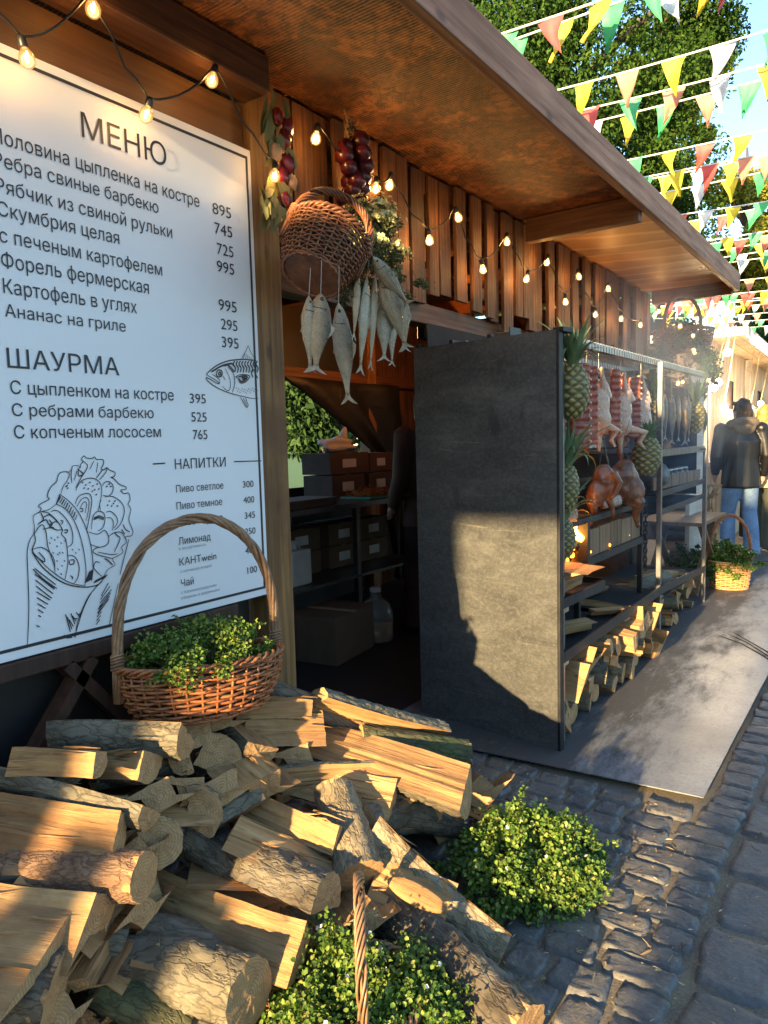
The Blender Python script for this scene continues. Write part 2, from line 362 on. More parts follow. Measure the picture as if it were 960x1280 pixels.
# roof
t = NT('brown_ribbed_roof_sheet'); v = t.coord(); wv = t.n('ShaderNodeTexWave', bands_direction='Y'); wv.inputs['Scale'].default_value = 22; wv.inputs['Distortion'].default_value = .15; t.l(v, wv.inputs['Vector'])
n = t.noise(v, 1.6, 6, .65, .8); f = t.noise(v, 22, 5, .7, .5); sp_ = t.noise(t.coord((1, 3, 1)), 40, 4, .75)
c = t.ramp(n, [(.34, (.06, .018, .006)), (.47, (.34, .115, .028)), (.56, (.08, .025, .008)), (.66, (.24, .075, .018))]); c = t.mix(t.ramp(f, [(.42, 0.), (.6, .9)]), c, (.022, .008, .005)); c = t.mix(t.ramp(sp_, [(.6, 0.), (.72, .6)]), c, (.55, .27, .08))
t.col(c); t.rough(.5); b1 = t.bump(wv.outputs[0], .5, .006)
rg = t.n('ShaderNodeTexWave', wave_type='RINGS', rings_direction='Z'); rg.inputs['Scale'].default_value = 1.1; rg.inputs['Distortion'].default_value = 3; rg.inputs['Detail'].default_value = 2; t.l(v, rg.inputs['Vector']); t.bump(rg.outputs[0], .25, .02, b1); M['roof1'] = t.m
t = NT('varnished_roof_board'); v = t.coord(); n = t.noise(v, 2.2, 6, .6, .6); rg = t.n('ShaderNodeTexWave', wave_type='RINGS', rings_direction='Z'); rg.inputs['Scale'].default_value = 1.3; rg.inputs['Distortion'].default_value = 4; rg.inputs['Detail'].default_value = 3; t.l(v, rg.inputs['Vector'])
c = t.ramp(n, [(.3, (.24, .1, .035)), (.7, (.4, .2, .08))]); c = t.mix(t.ramp(rg.outputs[0], [(.86, 0.), (.97, .55)]), c, (.6, .36, .16)); t.col(c); t.rough(.48); t.bump(rg.outputs[0], .2, .01); M['roof2'] = t.m  # pale ring crests paint the swirling bulb glints into the colour
b = MB(); b.box((-4.4, .42, 2.74), (-1.2, 4.22, 2.765)); sp(b, 'roof_sheet', M['roof1'])
b = MB(); b.box((-4.4, 4.26, 2.735), (-1.2, 7.06, 2.765)); sp(b, 'roof_sheet', M['roof2'])
b = MB(); b.box((-1.2, .4, 2.652), (-1.155, 7.09, 2.80)); sp(b, 'fascia', M['fascia'], .004)
b = MB(); b.box((-1.235, .42, 2.70), (-1.203, 7.05, 2.737)); sp(b, 'batten', M['beam'])
b = MB(); b.box((-4.4, .42, 2.768), (-1.2, 7.05, 2.80)); sp(b, 'roof_deck', M['darkwood'])
for y, z in ((4.24, 2.6), (.46, 2.62), (7.03, 2.62)):
    b = MB(); b.box((-1.88, y - .035, z), (-1.205, y + .035, 2.737)); sp(b, 'rafter', M['beamx'], .004)
for y in (2.9, 4.3, 5.6):
    b = MB(); b.box((-4.1, y - .04, 2.5), (-1.93, y + .04, 2.62)); sp(b, 'rafter', M['beamx'], .004)
# beam over the menu and plywood behind it
b = MB(); b.box((-1.93, .43, 2.615), (-1.80, 1.925, 2.735)); sp(b, 'beam', M['beam'], .008)
b = MB(); b.box((-1.965, .0, 2.3), (-1.94, 1.92, 2.61)); sp(b, 'backing_board', M['ply'])
b = MB(); b.box((-2.02, .0, .02), (-1.995, 1.9, 2.3)); sp(b, 'backing_board', M['black'])
# plate beams behind the slats, headers
for (x0, x1, y0, y1, z0, z1) in ((-2.02, -1.95, 2.07, 7.05, 2.63, 2.735), (-2.02, -1.95, 2.07, 7.05, 2.2, 2.27), (-2.05, -1.96, 2.07, 7.05, 2.0, 2.1), (-4.14, -4.05, 1.95, 7.0, 1.95, 2.05), (-4.14, -4.05, 1.95, 7.0, 2.6, 2.72), (-3.2, -3.08, 2.0, 7.0, 2.36, 2.48)):
    b = MB(); b.box((x0, y0, z0), (x1, y1, z1)); sp(b, 'beam', M['beam'], .006)
# slats of uneven length hung from the plate
y = 2.08; i = 0; rr = random.Random(3)
while y < 7.06:
    w = rr.uniform(.075, .125); near = y < 2.6
    gap = rr.choice([.006, .01, .016, .03, .05, .065]) if not near else .008
    if y > 5.0: gap *= .6
    bot = 2.08 + rr.uniform(-.03, .08) - (.05 if rr.random() < .25 else 0); x = -1.9 - rr.choice([0, 0, .004, .008, .03, .034])
    if near: bot = 2.16 + rr.uniform(-.03, .05)
    b = MB(); th = rr.uniform(.02, .028); n = 8; vs = []
    for k in range(n + 1):
        z = bot + (2.72 - bot) * k / n; a = .008 * mnoise.noise(Vector((y * 9, z * 5, 1))); c_ = .009 * mnoise.noise(Vector((y * 9 + 5, z * 4, 2)))
        vs += [(x - th, y + a, z), (x, y + a, z), (x, y + w + c_, z), (x - th, y + w + c_, z)]
    fs = [(4*k+q, 4*k+(q+1)%4, 4*k+4+(q+1)%4, 4*k+4+q) for k in range(n) for q in range(4)] + [(3,2,1,0), (4*n, 4*n+1, 4*n+2, 4*n+3)]
    b.add(vs, fs); sp(b, 'slat', M['slat'], .003); y += w + gap; i += 1
# boarding of the rear of the stall
rr = random.Random(5); y = 5.62
while y < 7.0:
    w = rr.uniform(.12, .16); b = MB(); b.box((-4.16, y, .02), (-4.135, y + w, 2.7)); sp(b, 'wall_board', M['slat']); y += w + .004
b = MB(); b.box((-4.16, 1.9, 2.0), (-4.145, 7.0, 2.7)); sp(b, 'back_board', M['black'])  # added black board standing in for the dark ceiling above the tarpaulin
b = MB(); b.box((-4.1, 7.0, .02), (-1.93, 7.03, 2.7)); sp(b, 'end_wall', M['ply'])
b = MB(); b.box((-4.2, 1.2, .001), (-2.06, 7.0, .018)); sp(b, 'floor_board', M['black'])
b = MB(); b.box((-4.16, 1.9, .02), (-4.145, 5.6, 1.05)); sp(b, 'back_board', M['black'])  # added black board, shuts out light so the doorway stays dark
b = MB(); b.box((-4.2, .45, .02), (-4.17, 1.9, 2.7)); sp(b, 'side_wall', M['darkwood'])
b = MB(); b.box((-4.15, 1.90, .02), (-2.06, 1.925, 2.6)); sp(b, 'partition', M['darkwood'])

# black tarpaulin at the back, drawn aside
t = NT('black_tarpaulin'); t.col((.008, .0085, .01)); t.rough(.55); n = t.noise(t.coord(), 5, 5, .6, 1); t.bump(n, .5, .03); M['tarp'] = t.m
b = MB(); n, m = 30, 26; vs = []
for j in range(m + 1):
    w = j / m
    for i in range(n + 1):
        u = i / n; z = 1.96 - 1.9 * w
        yl = 4.25 + 1.5 * min(1, w / .42) ** .9 if w < .42 else 5.75 + .1 * (w - .42)
        y = yl + (5.95 - yl) * u * (1 if w < .42 else 1)
        fold = .05 * math.sin(u * 17 + 3 * w) * (.3 + .7 * w) + .03 * math.sin(u * 9 - 5 * w)
        vs.append((-4.0 + fold, y + .02 * math.sin(7 * w + 5 * u), z))
b.add(vs, [(j*(n+1)+i, j*(n+1)+i+1, (j+1)*(n+1)+i+1, (j+1)*(n+1)+i) for j in range(m) for i in range(n)])
tp = b.build('tarpaulin', M['tarp'], smooth=True); tp.modifiers.new('t', 'SOLIDIFY').thickness = .004
tag(tp, 'black tarpaulin drawn aside at the open back of the stall', 'tarpaulin')

# ================================================================ a second stall further down, lit by the sun
st2 = thing('market_stall', 'pale plank stall further down the street with lamps along its white eave', 'stall', (-1.54, 10.2, 0), rot=(0, 0, R(1.6)))
def s2(b, name, mat, bev=0): return b.build(name, mat, st2, bevel=bev)
M['whitewood'] = wood('white_painted_wood', (.55, .5, .42), (.82, .78, .7), 1, 30, .6, .2)
b = MB(); b.box((-.03, -.1, 2.62), (0, 16, 2.74)); s2(b, 'fascia', M['whitewood'])
b = MB(); b.box((-1.5, -.13, 2.64), (.0, -.1, 2.74)); s2(b, 'gable_board', M['whitewood'])
for i in range(9):
    b = MB(); b.box((-.03 - .16 * (i + 1) + .006, -.09, 2.70), (-.03 - .16 * i, 16, 2.72)); s2(b, 'roof_board', M['palewood'])
rr = random.Random(9); y = 0
while y < 16:
    w = rr.uniform(.14, .22); z0, z1 = (1.05, 2.7)
    win = 1.9 < y < 2.6 or 5.6 < y < 6.3 or 10 < y < 11
    b = MB(); b.box((-.56, y, 2.25 if win else z0), (-.54, y + w, z1)); s2(b, 'wall_board', M['palewood'])
    if win:
        b = MB(); b.box((-.56, y, z0), (-.54, y + w, 1.8)); s2(b, 'wall_board', M['palewood'])
    y += w + .008
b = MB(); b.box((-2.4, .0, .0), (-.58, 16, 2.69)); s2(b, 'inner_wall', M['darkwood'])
b = MB(); b.box((-.58, 0, 1.0), (-.2, 16, 1.05)); s2(b, 'counter', M['palewood'])
b = MB(); b.box((-.56, 0, 0), (-.25, 16, .995)); s2(b, 'counter_front', M['palewood'])
for y in (.0, 3.9, 7.9, 12):
    b = MB(); b.box((-.54, y, 1.05), (-.46, y + .08, 2.69)); s2(b, 'post', M['whitewood'])
M['lampwhite'] = emit('frosted_lamp_glow', (1, .9, .72), 6)
for i in range(22):
    y = .25 + i * .5; b = MB(); b.ball((.035, y, 2.6), .055, 12, 8); s2(b, 'lamp', M['lampwhite'])
for (x, y, z) in ((-.25, -.02, 2.45), (-.36, .05, 2.08), (-.42, .1, 2.02), (-.3, .1, 1.75), (-.35, 2.4, 1.8), (-.3, 2.7, 1.82), (-.35, 4.5, 1.95)):
    b = MB(); b.ball((x, y, z), .05, 12, 8); l_ = s2(b, 'lamp', M['lampwhite']); ld = bpy.data.lights.new('lamp_light', 'POINT'); ld.energy = 7; ld.color = (1, .72, .38); ld.shadow_soft_size = .06; lo = bpy.data.objects.new('lamp_light', ld); link(lo, l_); lo.location = (x + .1, y - .12, z - .02)
    b = MB(); b.tube([(x, y, z + .04), (x + .05, y + .02, z + .35), (x + .12, y + .02, 2.69)], .006, 6); c_ = b.build('cord', M['palewood'], l_)

# ================================================================ added timber gateway, out of view behind the camera, shaped to cast the shade
gt = thing('timber_gateway', 'timber gateway with boarded sides across the start of the street', 'gateway', (-.6, -4.0, 0))
def g_(b, name, mat): o = b.build(name, mat, gt); o.matrix_parent_inverse = Matrix.Translation((.6, 4, 0)); return o
b = MB(); b.box((-14, -4.05, 0), (-1.375, -3.98, 3.42)); g_(b, 'boarded_side', M['palewood'])  # stretched far left to keep the sun off the park tree
b = MB(); b.box((-.235, -4.05, 0), (4.5, -3.98, 3.42)); g_(b, 'boarded_side', M['palewood'])
b = MB(); b.box((-1.375, -4.05, 2.52), (-.235, -3.98, 3.42)); g_(b, 'lintel', M['palewood'])
for i, (x0, x1, z0, z1) in enumerate(((-1.345, -1.06, .01, .64), (-1.345, -1.10, .645, 1.28), (-1.345, -1.2, 1.285, 1.48))):  # added unseen stack, stepped to shade the lower left logs
    c_ = thing('crate', ['slatted crate standing on the ground in the gateway', 'slatted crate in the middle of the gateway stack', 'small crate on top of the gateway stack'][i], 'crate', ((x0 + x1) / 2, -3.75, z0), 'crates in the gateway')
    w, h = x1 - x0, z1 - z0
    for k in range(4):
        b = MB(); zz = h * k / 4; b.box((-w / 2, -.2, zz + .004), (w / 2, -.18, zz + h / 4 - .004)); b.box((-w / 2, .18, zz + .004), (w / 2, .2, zz + h / 4 - .004)); b.build('slat', M['palewood'], c_)
    b = MB(); b.box((-w / 2 + .01, -.179, .004), (w / 2 - .01, .179, h - .006)); b.build('liner', M['darkwood'], c_)

# ================================================================ trees
M['barkt'] = plain('tree_bark', (.09, .065, .045), .9, 0, .4, 20, .6)
M['leaf_tree'] = leafmat('tree_leaves', [(.014, .035, .007), (.035, .085, .014), (.065, .13, .022), (.025, .06, .01), (.1, .16, .03)], .7, .3)
M['leaf_yel'] = leafmat('autumn_leaves', [(.1, .15, .02), (.24, .25, .03), (.34, .3, .03), (.15, .2, .03)], .5, .35)
M['leaf_far'] = leafmat('far_leaves', [(.015, .04, .015), (.04, .08, .025), (.06, .11, .03)], .6, .2)
def tree(name, label, x, y, h, cz, rx, rz, n, mat, leaf=.16, seed=1, clumps=26, group='trees behind the market'):
    r = np.random.default_rng(seed); root = thing(name, label, 'tree', (x, y, 0), group)
    b = MB(); b.tube([(0, 0, -.05), (.05, 0, h * .25), (-.05, .1, h * .5), (.1, 0, h * .75), (0, 0, h * .95)], [.03 * h, .024 * h, .018 * h, .011 * h, .003 * h], 10)
    C = []
    for k in range(clumps):
        d = r.normal(size=3); d /= np.linalg.norm(d); q = r.uniform(.45, 1) ** .6
        c = np.array([d[0] * rx * q, d[1] * rx * q, cz + d[2] * rz * q]); C.append(c)
        if k < 14:
            z0 = min(h * .8, max(h * .2, c[2] - rx * .6)); m_ = (c * .5 + np.array([0, 0, z0 * .5 + .1]))
            b.tube([(0, 0, z0), tuple(m_ * np.array([.9, .9, 1])), tuple(c)], [.011 * h, .007 * h, .002 * h], 6)
    b.build('trunk', M['barkt'], root, True)
    P = []
    for c in C:
        k = n // clumps; s = r.uniform(.22, .4) * rx; e = r.normal(size=(k, 3)); e /= np.linalg.norm(e, axis=1, keepdims=True)
        P.append(c + e * (r.uniform(.15, 1, (k, 1)) ** .5) * s * np.array([1, 1, .8]))
    P = np.concatenate(P); D = r.normal(size=P.shape) + np.array([0, 0, -.5]); N = r.normal(size=P.shape) + np.array([0, 0, 1.2])
    V, F = leaves_np(P, D, N, r.uniform(.7, 1.3, len(P)) * leaf, r.uniform(.45, .75, len(P)) * leaf, .2, .2)
    np_mesh('crown', V, F, mat, root); return root
tree('broadleaf_tree', 'tall dense green broadleaf tree rising behind the roof of the grill stall', -6.5, 16.6, 13, 9.4, 3.4, 5.2, 150000, M['leaf_tree'], .095, 2, 70)
tree('broadleaf_tree', 'slim tree with yellowing top behind the tall green tree', -6.1, 23.75, 17, 12.3, 1.5, 4.6, 42000, M['leaf_yel'], .11, 4, 34)
tree('broadleaf_tree', 'golden leaved tree beyond the bunting on the right', -5.45, 34.5, 14, 9.8, 2.3, 2.6, 40000, M['leaf_yel'], .14, 8, 30)
for i, (x, y, s) in enumerate(((-9.5, 44, 7), (-4, 50, 12), (2.5, 46, 9), (-15, 40, 9))):
    tree('far_tree', 'dark green tree in the row at the far end of the street', x, y, 11, s * .55 + 1, 4.4, s * .5, 9000, M['leaf_far'], .34, 20 + i, 26, 'trees closing the far end of the street')
tree('park_tree', 'dark tree with drooping branches seen through the back of the stall', -7.6, 9.4, 5, 2.6, 1.7, 1.4, 16000, M['leaf_far'], .11, 31, 26, 'park trees behind the stall')
tree('park_tree', 'spreading park tree further behind the stall across the lawn', -15, 15.5, 8, 5.2, 3.6, 3.2, 14000, M['leaf_far'], .18, 32, 26, 'park trees behind the stall')
r_ = np.random.default_rng(77); P = []
for k in range(90):
    a = r_.uniform(0, 6.28); d = r_.uniform(90, 130); P.append(r_.normal(size=(260, 3)) * np.array([4, 4, 2.6]) + np.array([d * math.cos(a), d * math.sin(a), 5.5]))
P = np.concatenate(P); P[:, 2] = np.abs(P[:, 2]); V, F = leaves_np(P, r_.normal(size=P.shape), r_.normal(size=P.shape), r_.uniform(1, 2, len(P)), r_.uniform(.8, 1.4, len(P)))
tag(np_mesh('distant_woods', V, F, M['leaf_far']), 'ring of distant woods beyond the park', 'woods', kind='stuff')

# ================================================================ bunting across the street
def cloth(name, c):
    t = NT(name); n = t.noise(t.coord((1, 1, 1), rnd=10), 14, 3); cc = t.mix(t.ramp(n, [(.3, 0.), (.7, 1.)]), [q * .85 for q in c], c); t.col(cc); t.rough(.55); t.p.inputs['Sheen Weight'].default_value = .2
    tr = t.n('ShaderNodeBsdfTranslucent'); t.l(cc, tr.inputs[0]); mx = t.n('ShaderNodeMixShader'); mx.inputs[0].default_value = .35; t.l(t.p.outputs[0], mx.inputs[1]); t.l(tr.outputs[0], mx.inputs[2]); t.l(mx.outputs[0], t.out.inputs[0]); return t.m
FC = [cloth('yellow_flag', (.8, .62, .05)), cloth('green_flag', (.07, .5, .2)), cloth('red_flag', (.72, .1, .09)), cloth('white_flag', (.78, .8, .82)), cloth('pink_flag', (.8, .3, .2))]
M['tape'] = plain('white_tape', (.75, .74, .68), .6, 0, .05, 10, 0)
FLAGS = []
def flag_mesh(v):
    rr = random.Random(v); b = MB(); n = 6; vs = []; tw = rr.choice([0, 0, .3, -.3, .8]); lean = rr.uniform(-.3, .3); bl = rr.uniform(-.15, .5); ph = rr.uniform(0, 6)
    for j in range(n + 1):
        w = j / n; hw = .08 * (1 - w) + .001
        for i in range(5):
            u = i / 2 - 1; a = tw * w; x = u * hw * math.cos(a); y = u * hw * math.sin(a) + .25 * bl * w * w + (.02 * math.sin(u * 4 + 3 * w + ph) + .012 * math.sin(9 * w + u * 2 + ph * 2)) * (.25 + .75 * w)
            vs.append((x + lean * .25 * w * w, y, -.215 * w * (1 - .15 * abs(bl))))
    b.add(vs, [(j*5+i, j*5+i+1, (j+1)*5+i+1, (j+1)*5+i) for j in range(n) for i in range(4)])
    me = bpy.data.meshes.new('flag'); me.from_pydata(b.v, [], b.f); me.polygons.foreach_set('use_smooth', [True] * len(me.polygons)); return me
FV = [[None] * 5 for _ in range(9)]
for v in range(9):
    for c in range(5):
        me = flag_mesh(v * 7 + 1); me.materials.append(FC[c]); FV[v][c] = me
rr = random.Random(21)
ys = [4.15, 4.35, 5.25, 5.55, 6.0, 6.95, 7.25, 7.9, 8.15, 8.7, 9.5, 9.8, 10.4, 11.1, 11.5, 12.1, 12.9, 13.5, 14.1, 14.9, 15.7, 16.4, 17.3, 18.2, 19.2]
BL = {0: 'nearest string of bunting at the top of the picture, above the roof edge', 1: 'string of bunting right behind the nearest one, crossing the tall tree', 2: 'long string of bunting high against the blue sky with a yellow flag mid span',
      3: 'string of bunting hanging just under the one high against the sky', 4: 'string of bunting with loose green and white flags in front of the tall tree', 5: 'string of bunting level with the middle of the roof fascia', 6: 'string of bunting drooping beside the golden tree', 7: 'string of bunting just above the far end of the fascia'}
for i, y in enumerate(ys):
    z0 = 4.0 + rr.uniform(-.12, .12); x0, x1 = -3.4, 2.6
    if y > 9: x0 = -4.6
    sag = rr.uniform(.06, .2); tilt = rr.uniform(-.1, .1); dy = rr.uniform(-.15, .15)
    S = thing('bunting_string', BL.get(i, 'one of the crowded far strings of coloured bunting over the street'), 'bunting', (x0, y, z0), 'bunting strings across the street')
    f_ = lambda u: Vector(((x1 - x0) * u, dy * u, tilt * u - sag * 4 * u * (1 - u)))
    b = MB(); b.tube([f_(k / 24) for k in range(25)], .007, 6); b.build('tape', M['tape'], S, True)
    sp_n = int((x1 - x0) / rr.uniform(.27, .32)); off = rr.uniform(0, .03); last = -1
    for k in range(sp_n):
        u = (k + .5) / sp_n + off; 
        if u > .99: continue
        X = x0 + (x1 - x0) * u
        if X > 1.2 or X + .12 * y < -2.2 + (0 if y < 9 else -1.5): continue
        c = rr.choice([q for q in (0, 0, 0, 1, 1, 2, 3, 3, 4) if q != last]); last = c
        o = bpy.data.objects.new('flag', rr.choice(FV)[c]); link(o, S); o.location = f_(u) + Vector((0, 0, -.004)); o.rotation_euler = (rr.uniform(-.12, .12), rr.uniform(-.12, .12), rr.uniform(-.35, .35))
MENU_TEXT = [('МЕНЮ', 1.2516, 2.2844, 1.5425, 0.0684, 2), ('Половина цыпленка на костре', 0.9967, 2.1922, 1.6677, 0.0389, 0), ('895', 1.7238, 2.1875, 1.8065, 0.0382, 0), ('Ребра свиные барбекю', 0.9967, 2.1339, 1.5019, 0.0368, 0), ('745', 1.7286, 2.124, 1.8081, 0.0385, 0), ('Рябчик из свиной рульки', 0.9967, 2.0689, 1.5496, 0.0375, 0), ('725', 1.735, 2.0576, 1.8096, 0.0387, 0), ('Скумбрия целая', 0.9967, 2.0103, 1.3536, 0.0373, 0), ('995', 1.7313, 1.999, 1.8096, 0.0388, 0), ('с печеным картофелем', 0.9967, 1.9444, 1.5028, 0.0372, 0), ('Форель фермерская', 0.9967, 1.881, 1.4492, 0.0391, 0), ('995', 1.7304, 1.8706, 1.8129, 0.039, 0), ('Картофель в углях', 0.9967, 1.8155, 1.4013, 0.0385, 0), ('295', 1.7372, 1.8072, 1.8128, 0.0379, 0), ('Ананас на гриле', 0.9965, 1.7559, 1.3578, 0.0329, 0), ('395', 1.7371, 1.7466, 1.8147, 0.038, 0), ('ШАУРМА', 0.9929, 1.6248, 1.3266, 0.0517, 2), ('С цыпленком на костре', 0.9962, 1.5573, 1.5217, 0.0354, 0), ('395', 1.5862, 1.5516, 1.6538, 0.0327, 0), ('С ребрами барбекю', 0.9961, 1.4995, 1.4409, 0.0334, 0), ('525', 1.589, 1.4909, 1.6534, 0.0327, 0), ('С копченым лососем', 0.997, 1.4407, 1.4641, 0.0346, 0), ('765', 1.5918, 1.4324, 1.6532, 0.0329, 0), ('НАПИТКИ', 1.5123, 1.3368, 1.7294, 0.0335, 1), ('Пиво светлое', 1.512, 1.2609, 1.7136, 0.0246, 0), ('300', 1.8041, 1.2582, 1.8574, 0.0243, 0), ('Пиво темное', 1.51, 1.2053, 1.7046, 0.0247, 0), ('400', 1.8046, 1.2017, 1.858, 0.0244, 0), ('Пиво короле', 1.5109, 1.1508, 1.7033, 0.0247, 0), ('345', 1.807, 1.1456, 1.8587, 0.0244, 0), ('Лимонад', 1.5103, 1.0897, 1.6453, 0.0248, 0), ('250', 1.8055, 1.0877, 1.8572, 0.0244, 0), ('в ассортименте', 1.5107, 1.0729, 1.6232, 0.0094, 0), ('КАНТwein', 1.5092, 1.0213, 1.6658, 0.0249, 0), ('400', 1.8033, 1.0187, 1.8571, 0.0246, 0), ('с копченой ягодой', 1.5106, 0.9973, 1.643, 0.0095, 0), ('Чай', 1.5109, 0.9511, 1.5638, 0.025, 0), ('100', 1.8087, 0.9458, 1.8567, 0.0247, 0), ('с Калининградским', 1.5093, 0.9273, 1.66, 0.0095, 0), ('сбором и вареньем', 1.5081, 0.9092, 1.6734, 0.0095, 0)]
MENU_FISH = 182
